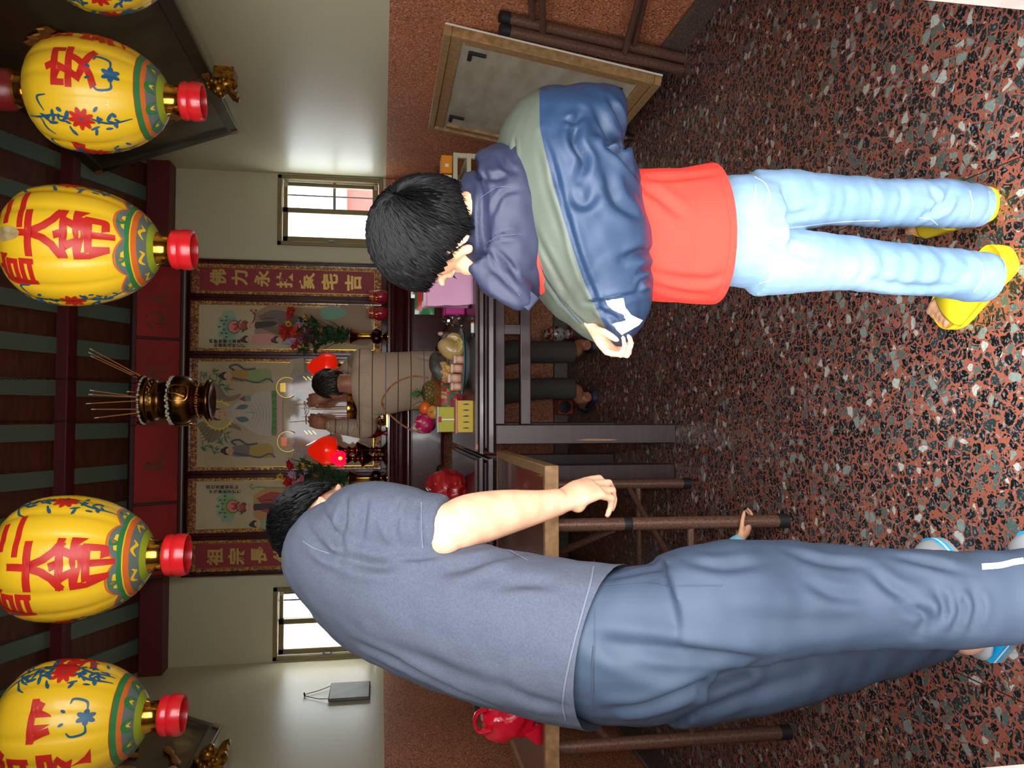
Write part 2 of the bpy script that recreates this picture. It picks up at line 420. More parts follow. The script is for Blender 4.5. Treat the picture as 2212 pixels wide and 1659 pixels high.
m_tube = M('rusty_brown_tube', (124, 92, 76), 0.38, metal=0.25, var=(160, (94, 64, 54)), bump=(220, 0.05))
m_ply = M('weathered_plywood_edge', (176, 138, 92), 0.6, var=(16, (138, 102, 64), (2, 14, 2)))
m_top = M('varnished_brown_tabletop', (104, 56, 38), 0.3, coat=0.35, var=(9, (78, 38, 28), (9, 1.5, 1)))
m_white = M('white_plastic', (226, 224, 214), 0.5)
m_cream = M('cream_plastic', (196, 186, 156), 0.5)

# ------------------------------------------------------------------ room shell
WX, YB, YF, WT = 1.62, 5.30, 1.05, 1.275
RZ0, RS = 2.80, math.tan(math.radians(25.7))           # underside of the boards at Y=5.25 and slope
def roofz(y): return RZ0 + (5.25-y)*RS
YR = 2.75                                                # ridge
mb = MB().box((-2.2, 0.9, -0.1), (2.2, 5.6, 0.0))
struct('floor', mb, m_floor)
struct('pavement', MB().box((-9, -8, -0.12), (9, 0.9, -0.02)), m_pave)

def gable(x0, x1):
    zt = roofz(YR)+0.25
    return [(x0, 0.9, WT), (x0, 5.42, WT), (x0, 5.42, roofz(5.42)+0.02), (x0, YR, zt), (x0, 0.9, roofz(2*YR-0.9)+0.3)]
for s, nm in ((1, 'wall_right'), (-1, 'wall_left')):
    mb = MB().prism(gable(s*WX, 0), (s*0.12, 0, 0), 0).box((s*(WX-0.006), 0.9, 0), (s*(WX+0.12), 5.42, WT), 1)
    struct(nm, mb, [m_paint, m_wain], smooth=0)
    struct('baseboard_'+nm[5:], MB().box((s*(WX-0.03), 1.06, 0), (s*(WX-0.004), YB, 0.105)), m_base, bev=0.008)
W1, W2, WZ0, WZ1 = 1.135, 1.612, 1.295, 1.99              # window openings
mb = MB()
mb.box((-WX-0.1, YB-0.006, 0), (WX+0.1, YB+0.12, WT), 1)
mb.box((-W1, YB, WT), (W1, YB+0.12, 2.82), 0).box((-WX-0.1, YB, WZ1), (-W1, YB+0.12, 2.82), 0).box((W1, YB, WZ1), (WX+0.1, YB+0.12, 2.82), 0)
for s in (-1, 1):
    mb.box((s*W1, YB, WT), (s*(WX+0.1), YB+0.12, WZ0), 0).box((s*W2, YB, WZ0), (s*(WX+0.1), YB+0.12, WZ1), 0)
struct('wall_back', mb, [m_paint, m_wain], smooth=0)
struct('baseboard_back', MB().box((-WX+0.03, YB-0.03, 0), (WX-0.03, YB-0.004, 0.105)), m_base, bev=0.008)
DL, DR = -0.535, 0.645                                    # doorway
mb = MB().box((-WX-0.1, 0.9, 0), (DL, YF, 2.4)).box((DR, 0.9, 0), (WX+0.1, YF, 2.4)).box((-WX-0.1, 0.9, 2.4), (WX+0.1, YF, 3.75))
struct('wall_front', mb, m_jamb, smooth=0)
# sloping boarded roof
def slab(y0, z0, y1, z1, t, x=1.75): return [(-x, y0, z0), (-x, y1, z1), (-x, y1, z1+t), (-x, y0, z0+t)]
zt = roofz(YR)
mb = MB().prism(slab(5.7, roofz(5.7), YR, zt, 0.05), (3.5, 0, 0)).prism(slab(YR, zt, 0.0, zt-YR*0.36, 0.05), (3.5, 0, 0))
struct('ceiling', mb, m_board, smooth=0)
raft = [-1.45, -1.222, -0.985, -0.78, -0.575, -0.35, -0.096, 0.15, 0.385, 0.612, 0.80, 0.953, 1.18, 1.42]
tr = 0
for x in raft:
    tr += 1; mb = MB()
    mb.prism([(x-0.045, 5.3, roofz(5.3)), (x+0.045, 5.3, roofz(5.3)), (x+0.045, YR, zt), (x-0.045, YR, zt)], (0, 0, -0.028))
    struct('trim_%d' % tr, mb, m_rafter, smooth=0)
tr += 1; struct('trim_%d' % tr, MB().box((-1.64, 4.62, 3.015), (1.64, 4.75, 3.085)), m_beam, bev=0.006)     # purlin
tr += 1; struct('trim_%d' % tr, MB().box((-1.66, 5.14, 2.635), (1.66, 5.30, 2.775)), m_beam, bev=0.008)     # wall plate
tr += 1; struct('trim_%d' % tr, MB().box((-1.64, 3.72, 3.45), (1.64, 3.85, 3.52)), m_beam, bev=0.006)

def window(n, s):
    x0, x1 = (W1, W2) if s > 0 else (-W2, -W1)
    fr = MB(); y0, y1 = YB-0.012, YB+0.085; t = 0.028
    fr.box((x0, y0, WZ0), (x0+t, y1, WZ1)).box((x1-t, y0, WZ0), (x1, y1, WZ1)).box((x0, y0, WZ1-t), (x1, y1, WZ1)).box((x0, y0-0.012, WZ0), (x1, y1, WZ0+t))
    root = struct('window_%d' % n, fr, m_bronze, bev=0.003)
    xm = (x0+x1)/2 + 0.012
    # frosted sliding sash on the left, clear sash behind it on the right
    for nm, a, b, yy, mat in (('frosted_sash', x0+t+0.004, xm+0.012, YB+0.015, m_fr), ('clear_sash', xm-0.014, x1-t-0.004, YB+0.045, m_gl)):
        q = MB(); k = 0.026 if nm[0] == 'c' else 0.034; z0, z1 = WZ0+t+0.004, WZ1-t-0.004
        q.box((a, yy, z0), (a+k, yy+0.025, z1)).box((b-k, yy, z0), (b, yy+0.025, z1)).box((a, yy, z0), (b, yy+0.025, z0+k+0.012)).box((a, yy, z1-k), (b, yy+0.025, z1))
        sash = obj(nm, q, m_bronze, root, bev=0.002)
        obj('pane', MB().box((a+k-0.002, yy+0.01, z0+k), (b-k+0.002, yy+0.014, z1-k+0.002)), mat, sash, smooth=0)
        if nm[0] == 'c':
            obj('pane_clip', MB().box((b-k-0.006, yy-0.006, z1-0.03), (b+0.004, yy, z1-0.005)).box((b-k-0.006, yy-0.006, z0+0.005), (b+0.004, yy, z0+0.03)), m_cream, sash)
    zc = (WZ0+WZ1)/2
    obj('latch', MB().box((x0+t-0.004, YB-0.006, zc-0.03), (x0+t+0.016, YB+0.015, zc+0.03)).tube([(x0+t+0.006, YB-0.012, zc-0.02), (x0+t+0.006, YB-0.012, zc+0.012)], 0.006, 8), M('grey_metal', (120, 118, 112), 0.4, metal=0.8), root)
    g = MB(); yy = YB+0.10
    g.box((x0, yy, 1.615), (x1, yy+0.012, 1.635)); xg = x1-0.105 if s > 0 else x1-0.11
    g.tube([(xg, yy+0.006, WZ0), (xg, yy+0.006, WZ1)], 0.006, 8)
    obj('security_bar', g, M('dark_bronze', (70, 60, 44), 0.5), root)
window(1, 1); window(2, -1)

# neighbouring house glimpsed through the windows
nb = thing('neighbour_house', (1.8, 9.2, 0), 'red tiled neighbouring house wall glimpsed through the right window', 'house')
obj('wall', MB().box((0.9, 9.0, 0), (3.4, 9.4, 1.70)), M('red_tile_wall', (176, 70, 62), 0.6, var=(14, (150, 60, 54), (1, 1, 5))), nb)
obj('downpipe', MB().box((1.95, 8.93, 0), (2.1, 9.0, 2.4)), M('teal_pipe', (110, 160, 140), 0.5), nb)
obj('roof_edge', MB().box((0.8, 8.85, 1.70), (3.5, 9.45, 1.80)), M('pale_concrete', (200, 196, 186), 0.8), nb)
lh = thing('garden_wall', (-2.3, 8.6, 0), 'pale block wall beyond the left window', 'wall')
obj('wall', MB().box((-3.4, 8.5, 0), (-1.2, 8.7, 1.62)), M('pale_block', (205, 196, 180), 0.8, var=(9, (150, 120, 104))), lh)
obj('coping', MB().box((-3.45, 8.45, 1.62), (-1.15, 8.75, 1.68)), M('pale_concrete'), lh)

# ------------------------------------------------------------------ altar table against the back wall
AX0, AX1, AYF, AZ = -1.075, 1.03, 4.78, 1.258
al = thing('altar_table', (-0.02, 5.02, 0), 'long red lacquered altar table under the framed shrine pictures, topped with brass vessels', 'altar')
prof = [(0.0, 0.0), (0.0, -0.012), (-0.018, -0.02), (-0.022, -0.034), (-0.012, -0.045), (0.004, -0.05), (0.016, -0.062), (0.018, -0.076), (0.006, -0.088), (0.0, -0.094), (0.016, -0.1), (0.03, -0.112), (0.034, -0.128), (0.026, -0.14), (0.05, -0.146), (0.05, -0.15)]
mb = MB(); mb.prism([(AX0, AYF+a, AZ+b) for a, b in prof] + [(AX0, 5.26, AZ-0.15), (AX0, 5.26, AZ)], (AX1-AX0, 0, 0))
obj('tabletop', mb, m_rose, al, smooth=50)
def apron_z(x):                                            # lower edge with the scrolled brackets at both ends
    e = min(x-AX0, AX1-x)
    if e < 0.10: return AZ-0.62
    if e < 0.28: return AZ-0.62+0.16*math.sin((e-0.10)/0.18*PI/2)
    if e < 0.62: return AZ-0.46+0.155*((e-0.28)/0.34)
    if e < 0.70: return AZ-0.305-0.02*math.sin((e-0.62)/0.08*PI)
    if e < 0.755: return AZ-0.318
    return AZ-0.345
xs = np.linspace(AX0+0.02, AX1-0.02, 160)
mb = MB(); mb.prism([(x, AYF+0.055, apron_z(x)) for x in xs] + [(AX1-0.02, AYF+0.055, AZ-0.15), (AX0+0.02, AYF+0.055, AZ-0.15)], (0, 0.02, 0))
obj('apron', mb, m_rose, al, bev=0.003)
mb = MB(); mb.tube([(x, AYF+0.048, apron_z(x)+0.007) for x in xs], (0.009), 8)
obj('apron_beading', mb, m_rose, al)
for x in (-0.62, 0.60): obj('panel_joint', MB().box((x-0.002, AYF+0.0525, AZ-0.33), (x+0.002, AYF+0.055, AZ-0.15)), m_dark, al, smooth=0)
for x in (AX0+0.06, AX1-0.06):
    for y in (AYF+0.09, 5.18): obj('leg', MB().box((x-0.045, y-0.04, 0), (x+0.045, y+0.04, AZ-0.15)), m_rose, al, bev=0.006)

# ------------------------------------------------------------------ two square offering tables side by side
def offering_table(x0, y0, S, label):
    z = 0.905; x1, y1 = x0+S, y0+S; cx, cy = (x0+x1)/2, (y0+y1)/2
    t = thing('offering_table', (cx, cy, 0), label, 'table', 'square offering tables')
    pr = [(0, 0), (0.0, -0.010), (-0.010, -0.018), (-0.012, -0.032), (-0.002, -0.040), (0.012, -0.044), (0.012, -0.050), (-0.004, -0.058), (-0.008, -0.076), (0.004, -0.088), (0.022, -0.092)]
    mb = MB(); rows = []
    for off, dz in pr:
        rows.append([(x0-0.0+off, y0+off, z+dz), (x1-off, y0+off, z+dz), (x1-off, y1-off, z+dz), (x0+off, y1-off, z+dz)])
    vs = [p for r in rows for p in r]; fs = [(0, 1, 2, 3)]
    for i in range(len(rows)-1):
        for k in range(4): fs.append((i*4+k, (i+1)*4+k, (i+1)*4+(k+1) % 4, i*4+(k+1) % 4))
    fs.append(tuple((len(rows)-1)*4+k for k in (3, 2, 1, 0))); mb.add(vs, fs)
    obj('tabletop', mb, m_roset, t, smooth=25)
    lw = 0.085; i = 0.026
    for sx in (0, 1):
        for sy in (0, 1):
            a = x0+i if sx == 0 else x1-i-lw; b = y0+i if sy == 0 else y1-i-lw
            obj('leg', MB().box((a, b, 0), (a+lw, b+lw, z-0.09)), m_roset, t, bev=0.004)
    for nm, zz, h in (('upper_rail', z-0.135, 0.048), ('lower_rail', z-0.25, 0.048)):
        for k in range(4):
            if k == 0: a, b = (x0+i+lw, y0+i+0.018, zz), (x1-i-lw, y0+i+0.06, zz+h)
            if k == 1: a, b = (x0+i+lw, y1-i-0.06, zz), (x1-i-lw, y1-i-0.018, zz+h)
            if k == 2: a, b = (x0+i+0.018, y0+i+lw, zz), (x0+i+0.06, y1-i-lw, zz+h)
            if k == 3: a, b = (x1-i-0.06, y0+i+lw, zz), (x1-i-0.018, y1-i-lw, zz+h)
            obj(nm, MB().box(a, b), m_roset, t, bev=0.004)
    for k in range(2):
        y = (y0+i+0.018, y1-i-0.06)[k]; obj('strut', MB().box((cx-0.024, y, z-0.205), (cx+0.024, y+0.042, z-0.13)), m_roset, t, bev=0.004)
        x = (x0+i+0.018, x1-i-0.06)[k]; obj('strut', MB().box((x, cy-0.024, z-0.205), (x+0.042, cy+0.024, z-0.13)), m_roset, t, bev=0.004)
    return t
m_bare = M('bare_scraped_wood', (176, 122, 92), 0.6)
t1 = offering_table(-0.155, 3.245, 1.05, 'dark rosewood offering table holding the fruit basket and the plate of meat')
mb = MB().prism([(-0.112, 3.2705, 0.46), (-0.106, 3.2705, 0.40), (-0.108, 3.2705, 0.30), (-0.112, 3.2705, 0.27), (-0.116, 3.2705, 0.31), (-0.115, 3.2705, 0.41)], (0, -0.0006, 0))
obj('scrape_mark', mb, m_bare, t1, smooth=0)
obj('scrape_mark', MB().prism([(-0.148, 3.2445, 0.905), (-0.12, 3.2445, 0.903), (-0.148, 3.2445, 0.878)], (0, -0.0006, 0)), m_bare, t1, smooth=0)
t2 = offering_table(-1.245, 3.26, 1.05, 'dark rosewood offering table behind the grey shirted man, left of its twin')

# ------------------------------------------------------------------ framed shrine pictures on the back wall
def brocade():
    m = M('gold_brocade_border', (150, 74, 40), 0.5); nt = m.node_tree; b = nt.nodes['Principled BSDF']; L = nt.links.new
    tc = nt.nodes.new('ShaderNodeTexCoord'); n = nt.nodes.new('ShaderNodeTexNoise'); n.inputs['Scale'].default_value = 85; n.inputs['Distortion'].default_value = 1.2; n.inputs['Detail'].default_value = 1
    L(tc.outputs['Object'], n.inputs['Vector']); r = ramp(nt, [(0.50, (128, 50, 32)), (0.56, (206, 160, 82))]); L(n.outputs['Fac'], r.inputs[0]); L(r.outputs[0], b.inputs['Base Color'])
    r2 = ramp(nt, [(0.50, (0, 0, 0)), (0.56, (200, 200, 200))]); L(n.outputs['Fac'], r2.inputs[0]); L(r2.outputs[0], b.inputs['Metallic'])
    b.inputs['Coat Weight'].default_value = 1.0; b.inputs['Coat Roughness'].default_value = 0.03
    return m
m_broc = brocade()
SY = 5.262                                                 # face of the pictures
PMAT = {}
def pm(c, gold=False):
    k = ('paint_%d_%d_%d' % c) + ('_gold' if gold else '')
    return M(k, c, 0.35 if gold else 0.55, metal=0.8 if gold else 0.0, coat=0.9)
class Paint:
    "printed picture: shapes given where they show in the photograph, laid on the picture plane in thin layers"
    def __init__(s, fn): s.fn, s.mb, s.mats, s.k = fn, MB(), [], 0
    def mi(s, c, gold=False):
        m = pm(c, gold)
        if m not in s.mats: s.mats.append(m)
        return s.mats.index(m)
    def poly(s, pts, c, smooth=0, gold=False):
        if smooth: pts = [tuple(q) for q in crs(list(pts)+[pts[0]], smooth)][:-1]
        s.k += 1; v = [s.fn(x, y, s.k) for x, y in pts]
        nn = V((0, 0, 0))
        for i in range(len(v)): nn += v[i].cross(v[(i+1) % len(v)])
        idx = tuple(range(len(v)))
        s.mb.add(v, [idx if nn.dot(CAM-v[0]) > 0 else idx[::-1]], s.mi(c, gold)); return s
    def ell(s, x, y, rx, ry, c, n=20, gold=False, rot=0):
        ca, sa = math.cos(rot), math.sin(rot)
        return s.poly([(x+rx*math.cos(a)*ca-ry*math.sin(a)*sa, y+rx*math.cos(a)*sa+ry*math.sin(a)*ca) for a in [2*PI*i/n for i in range(n)]], c, gold=gold)
    def ring(s, x, y, r, w, c, gold=True, a0=0, a1=2*PI, sy=1.0, n=28):
        return s.line([(x+r*math.cos(a0+(a1-a0)*i/n), y+sy*r*math.sin(a0+(a1-a0)*i/n)) for i in range(n+1)], w, c, gold, raw=True)
    def line(s, pts, wd, c, gold=False, raw=False, taper=False):
        q = [V((p[0], p[1])) for p in (pts if raw else crs(pts, max(6, 5*len(pts))))]; s.k += 1; rows = []
        for i, p in enumerate(q):
            t = q[min(i+1, len(q)-1)]-q[max(i-1, 0)]; t = t.normalized() if t.length > 0 else V((1, 0)); n = V((-t.y, t.x))*wd/2
            if taper: n *= max(0.15, math.sin(PI*(i+0.5)/len(q)))
            rows.append([s.fn(p.x+n.x, p.y+n.y, s.k), s.fn(p.x-n.x, p.y-n.y, s.k)])
        s.mb.sheet(rows, s.mi(c, gold)); return s
    def text(s, ch, x, y, h, c, gold=False, bold=0.02, asp=1.0):
        "character upright in the room: room up is pixel -x, room right is pixel -y"
        co, fs = glyph(ch, bold); s.k += 1
        s.mb.add([s.fn(x-q[1]*h, y-q[0]*h*asp, s.k) for q in co], fs, s.mi(c, gold)); return s

sh = thing('shrine_screen', (-0.01, 5.27, 1.26), 'framed set of three devotional pictures between two red couplet boards above the altar', 'screen')
panels = [(1.012, 0.765), (0.765, 0.39), (0.39, -0.385), (-0.385, -0.785), (-0.785, -1.035)]
ZT, ZB = 2.548, 1.285
mb = MB().box((-1.04, 5.24, 2.52), (1.017, 5.295, 2.556)).box((-1.04, 5.24, 1.262), (1.017, 5.295, 1.30))
for x in (1.005, 0.765, 0.39, -0.385, -0.785, -1.028):
    hw = 0.024 if abs(x) < 0.9 else 0.012
    mb.box((x-hw, 5.236, 1.262), (x+hw, 5.295, 2.55)).box((x-0.004, 5.230, 1.27), (x+0.004, 5.24, 2.54))
obj('frame', mb, m_rose, sh, bev=0.004)
obj('backboard', MB().box((-1.03, 5.275, 1.27), (1.01, 5.298, 2.54)), m_rose, sh, smooth=0)
def fnp(x, y, k): return P(x, y, SY-0.002-0.00025*k)
m_paper = M('aged_picture_paper', (206, 190, 152), 0.6, coat=0.9, var=(3, (190, 170, 128)))
m_red = M('couplet_red', (150, 30, 40), 0.5, coat=0.8)
m_trim = M('gold_trim', (214, 168, 60), 0.25, metal=1.0)
pics = []
for i, (xa, xb) in enumerate(panels):
    e = 0.022; xa -= e; xb += e; bw = 0.026 if i in (0, 4) else 0.024; z0, z1 = 1.30, 2.522
    pn = obj('picture_panel' if 0 < i < 4 else 'couplet_panel', MB().box((xb, SY+0.002, z0), (xa, SY+0.012, z1)), m_broc, sh, smooth=0)
    bt = 0.05; ins = MB().box((xb+bw, SY-0.001, z0+0.05), (xa-bw, SY+0.002, z1-bt))
    inn = obj('sheet', ins, m_paper if 0 < i < 4 else m_red, pn, smooth=0)
    g = MB(); t = 0.004
    g.box((xb+bw-t, SY-0.002, z0+0.05-t), (xb+bw, SY+0.002, z1-bt+t)).box((xa-bw, SY-0.002, z0+0.05-t), (xa-bw+t, SY+0.002, z1-bt+t)).box((xb+bw-t, SY-0.002, z0+0.05-t), (xa-bw+t, SY+0.002, z0+0.05))
    obj('gold_edging', g, m_trim, pn, smooth=0); pics.append((pn, inn))
# couplets
GC = (206, 172, 96)
pt = Paint(fnp)
for ch, x, y in zip('佛力永扶家宅吉', (471, 518, 566, 615, 664, 712, 763), (599, 600, 602, 604, 607, 609, 611)): pt.text(ch, x, y, 36, GC, True, 0.035)
obj('lettering', pt.mb, pt.mats, pics[0][0], smooth=0)
pt = Paint(fnp)
for ch, x, y in zip('祖宗長佑子孫賢', (464, 511, 560, 608, 656, 705, 755), (1203, 1202, 1198, 1196, 1193, 1190, 1187)): pt.text(ch, x, y, 37, GC, True, 0.035)
obj('lettering', pt.mb, pt.mats, pics[4][0], smooth=0)
# right picture: robed elder under a leaf fan
INK, FLESH, GRN = (40, 36, 34), (214, 168, 130), (104, 150, 116)
def side_picture(pt, cx, cy, s, flip, fan, robe):
    for a, r in ((0, 34), (-0.45, 33), (0.45, 33), (-0.95, 32), (0.95, 32), (-1.4, 26), (1.4, 26)):
        pt.ell(cx-r*0.62*math.cos(a), cy+r*0.85*math.sin(a), 15, 9, (150, 176, 146) if a else (166, 188, 160), rot=-a if False else math.atan2(math.sin(a), -math.cos(a)))
    pt.ell(cx-3, cy, 20, 20, fan)
    for a, r in ((0, 36), (-0.5, 33), (0.5, 33), (-1, 31), (1, 31), (-0.3, 24), (0.3, 24), (-0.75, 24), (0.75, 24)):
        x, y = cx-r*0.8*math.cos(a), cy+r*0.85*math.sin(a); pt.ell(x, y, 3.6, 2.0, (50, 66, 50)).ell(x+1, y, 1.6, 0.9, (150, 170, 120))
    pt.ell(cx+3, cy, 15, 14, (86, 44, 40)).ell(cx+3, cy, 13.5, 12.5, (222, 132, 116)).poly([(cx-2, cy-6), (cx+10, cy-8), (cx+14, cy+1), (cx+6, cy+8), (cx+1, cy+4), (cx+6, cy-1)], (196, 52, 46), 18)
def elder(pt, x, y, robe, sash):
    pt.poly([(x+14, y-26), (x+46, y-44), (x+96, y-40), (x+176, y-36), (x+250, y-44), (x+262, y+40), (x+180, y+32), (x+90, y+34), (x+40, y+30), (x+14, y+18)], robe, 46)
    pt.poly([(x+20, y-20), (x+60, y-34), (x+120, y-12), (x+90, y-2), (x+40, y-4)], sash, 24).poly([(x+26, y+6), (x+76, y+22), (x+150, y+20), (x+110, y+4), (x+50, y+2)], sash, 24)
    for k in range(5): pt.line([(x+50+26*k, y-30+3*k), (x+74+26*k, y-6), (x+110+26*k, y+14)], 1.3, (96, 76, 66), taper=True)
    pt.ell(x-8, y, 9, 11, (110, 66, 50)).ell(x-12, y, 5, 7, (190, 60, 50)).line([(x-16, y-12), (x-24, y-4), (x-20, y+6), (x-10, y+12), (x-16, y+14)], 2, INK)
    pt.ell(x+8, y, 12, 9.5, FLESH).line([(x+4, y-5), (x+4, y-2)], 1.1, INK).line([(x+4, y+2), (x+4, y+5)], 1.1, INK).line([(x+13, y-3), (x+14, y+3)], 1.3, (170, 70, 60))
    pt.poly([(x+14, y-7), (x+22, y-8), (x+52, y-9), (x+62, y-3), (x+50, y+2), (x+24, y+6), (x+14, y+6)], (48, 44, 46), 22)
    pt.line([(x+20, y-12), (x+46, y-16), (x+60, y-14)], 2, INK, taper=True)
def lady(pt, x, y, robe):
    pt.poly([(x+10, y-7), (x+26, y-12), (x+60, y-10), (x+62, y+10), (x+28, y+12), (x+10, y+7)], robe, 24)
    pt.ell(x-1, y, 8, 8, INK).ell(x-8, y+1, 5, 5.5, INK).ell(x+5, y, 7, 5.6, FLESH).line([(x+4, y-3), (x+4, y-1)], 0.9, INK).line([(x+4, y+1), (x+4, y+3)], 0.9, INK).ell(x-10, y-2, 2, 2, (196, 70, 66))
pt = Paint(fnp)
side_picture(pt, 503, 706, 1, 1, (120, 168, 138), 0); elder(pt, 537, 703, (158, 128, 96), (116, 92, 78)); lady(pt, 532, 733, (212, 150, 140)); lady(pt, 598, 734, (150, 164, 160))
for k in range(3): pt.ell(543+k*5, 671+(k % 2)*5, 3, 3, (190, 56, 48))
pt.line([(551, 676), (549, 690), (545, 698)], 2.2, INK)
pt.poly([(690, 666), (724, 662), (750, 676), (726, 690), (696, 688)], (112, 160, 132), 22)
for k in range(9): pt.ring(716+(k*17) % 60, 664+(k*29) % 60, 4+k % 3, 0.8, (150, 144, 130), False)
for ch, x, y in zip('福壽榮華人富貴', range(456, 520, 10), [737]*7): pt.text(ch, x, y, 8.5, INK, bold=0.03)
for ch, x, y in zip('祀禮嘉成家道隆', range(466, 530, 10), [746]*7): pt.text(ch, x, y, 8.5, INK, bold=0.03)
obj('painting', pt.mb, pt.mats, pics[1][0], smooth=0)
pt = Paint(fnp)
side_picture(pt, 500, 1094, 1, 1, (132, 176, 84), 0); elder(pt, 534, 1096, (190, 140, 74), (170, 58, 50)); lady(pt, 551, 1132, (150, 168, 120))
pt.line([(545, 1045), (541, 1051), (546, 1056), (553, 1052), (580, 1053), (620, 1054)], 3, (120, 150, 70))
for ch, x, y in zip('百世其昌祖宗德', range(450, 514, 10), [1052]*7): pt.text(ch, x, y, 8.5, INK, bold=0.03)
for ch, x, y in zip('千秋享祀子孫賢', range(456, 520, 10), [1062]*7): pt.text(ch, x, y, 8.5, INK, bold=0.03)
obj('painting', pt.mb, pt.mats, pics[3][0], smooth=0)
# centre picture: seated figure in white on a lotus, attendants, rock and bamboo
pt = Paint(fnp); YL = (206, 176, 66); GY = (150, 152, 146)
rnd = random.Random(3)
for sgn in (1, -1):
    pt.poly([(424, 890+sgn*26), (436, 890+sgn*46), (452, 890+sgn*66), (474, 890+sgn*56), (492, 890+sgn*34), (520, 890+sgn*40), (512, 890+sgn*28), (480, 890+sgn*20), (440, 890+sgn*20)], (140, 122, 92), 40)
    for k in range(5): pt.ring(428, 890+sgn*28, 8+k*7, 1.6, (104, 90, 68), False, 0.1 if sgn > 0 else -1.4, 1.4 if sgn > 0 else -0.1)
    for j, (bx, by) in enumerate(((470, 62), (450, 72), (486, 52), (436, 78), (462, 84))):
        for k in range(9):
            a = rnd.uniform(-1.6, 1.6); l = rnd.uniform(9, 17); x, y = bx+rnd.uniform(-5, 5), 890+sgn*(by+rnd.uniform(-4, 4))
            pt.line([(x, y), (x+l*math.cos(a), y+sgn*l*math.sin(a)*0.8)], 2.0, ((60, 110, 66), (70, 130, 60), (46, 96, 100))[k % 3], taper=True)
pt.ell(472, 897, 31, 31, (196, 178, 112)).ring(472, 897, 30, 2.2, YL)
for k in range(22):
    a = 2*PI*k/22; pt.line([(472+30*math.cos(a), 897+30*math.sin(a)), (472+35*math.cos(a+0.12), 897+35*math.sin(a+0.12))], 1.6, YL, True)
pt.poly([(498, 890), (506, 872), (530, 862), (560, 846), (590, 850), (596, 892), (590, 938), (560, 940), (528, 922), (506, 908)], (196, 186, 164), 48)
pt.poly([(508, 884), (520, 874), (536, 876), (528, 884)], (96, 112, 108), 14).poly([(508, 902), (520, 912), (538, 908), (528, 900)], (96, 112, 108), 14)
pt.poly([(486, 884), (500, 876), (500, 908), (488, 904)], (188, 178, 154), 16)
pt.ell(470, 895, 18, 13, INK).ell(477, 895, 16, 11, FLESH).ell(459, 895, 6, 8, (50, 62, 54))
for y in (890, 900): pt.line([(473, y-2.5), (474, y), (473, y+2.5)], 1.1, INK)
pt.line([(485, 893), (486, 898)], 1.6, (176, 72, 60))
for k in range(6): pt.line([(530+9*k, 868-3*k), (548+7*k, 894), (534+9*k, 922+2*k)], 1.2, (150, 146, 130), taper=True)
pt.ell(516, 894, 4, 5, (214, 190, 150)).line([(528, 890), (560, 892)], 4, (150, 176, 160), taper=True)
for k in range(13):
    y = 850+k*7; pt.poly([(586+3*math.sin(k*PI/12), y-5), (594+4*math.sin(k*PI/12), y-6), (598, y), (594, y+6), (587, y+5)], (74, 122, 50) if k % 2 else (92, 138, 58), 14)
for k in range(11): pt.ell(604, 854+k*8.4, 7, 5, (206, 170, 156))
pt.poly([(516, 862), (528, 855), (530, 868)], (150, 62, 46)).poly([(528, 855), (542, 854), (542, 866), (530, 868)], (120, 150, 140))
def attendant(pt, x, y, top, skirt, sgn):
    pt.poly([(x+12, y-9), (x+40, y-14), (x+56, y-8), (x+56, y+10), (x+30, y+12), (x+12, y+9)], top, 26)
    pt.poly([(x+50, y-12), (x+92, y-14), (x+96, y+12), (x+52, y+12)], skirt, 22)
    pt.line([(x+20, y-12), (x+10, y-20), (x+26, y-24), (x+44, y-14), (x+66, y-16)], 4, (74, 80, 82)).line([(x+40, y+8), (x+70, y+14), (x+92, y+6), (x+104, y+14)], 3.4, (74, 80, 82))
    pt.line([(x+16, y+4), (x+40, y+10)], 5, (70, 84, 92)); pt.ell(x-1, y, 9, 9, INK).ell(x-9, y, 5, 5, INK).ell(x+6, y, 8.5, 7, FLESH)
    pt.line([(x+5, y-4), (x+6, y-1)], 1, INK).line([(x+5, y+1), (x+6, y+4)], 1, INK).line([(x+11, y-1), (x+11, y+2)], 1.2, (170, 70, 60))
attendant(pt, 486, 812, (190, 140, 56), (146, 164, 100), 1); attendant(pt, 490, 974, (120, 110, 100), (182, 150, 62), -1)
for y0 in (800, 892, 984):                                  # waves
    for k in range(7): pt.line([(632+k*4, y0-26), (640+k*4, y0-8), (634+k*4, y0+10), (642+k*4, y0+26)], 1.6, (128, 124, 106), taper=True)
    pt.poly([(626, y0-24), (656, y0-26), (660, y0+24), (628, y0+26)], (182, 170, 136), 0)
    for k in range(7): pt.line([(630+k*4, y0-26), (636+k*4, y0-8), (630+k*4, y0+10), (637+k*4, y0+26)], 1.6, (128, 124, 106), taper=True)
def saint(pt, x, y, crown, robe, sgn):
    pt.ell(x+10, y, 22, 22, (190, 172, 132)).ring(x+10, y, 22, 1.4, YL)
    pt.poly([(x+22, y-16), (x+44, y-30), (x+96, y-38), (x+100, y+36), (x+48, y+28), (x+22, y+14)], robe, 30)
    pt.poly([(x+30, y-12), (x+96, y-14), (x+96, y+14), (x+30, y+12)], (170, 130, 96), 0).line([(x+24, y-10), (x+92, y-14)], 1.6, (190, 110, 70)).line([(x+24, y+10), (x+92, y+14)], 1.6, (190, 110, 70))
    pt.ell(x+14, y, 11, 8.5, FLESH).poly([(x-4, y-9), (x+8, y-10), (x+8, y+10), (x-4, y+9)], crown, 0, True)
    pt.line([(x+12, y-5), (x+13, y-2)], 1, INK).line([(x+12, y+2), (x+13, y+5)], 1, INK)
    for k in range(3): pt.line([(x+46+k*9, y-24), (x+54+k*9, y-16)], 2, YL, True)
saint(pt, 609, 837, (206, 168, 62), (140, 138, 140), 1); saint(pt, 611, 954, (176, 92, 62), (150, 140, 140), -1)
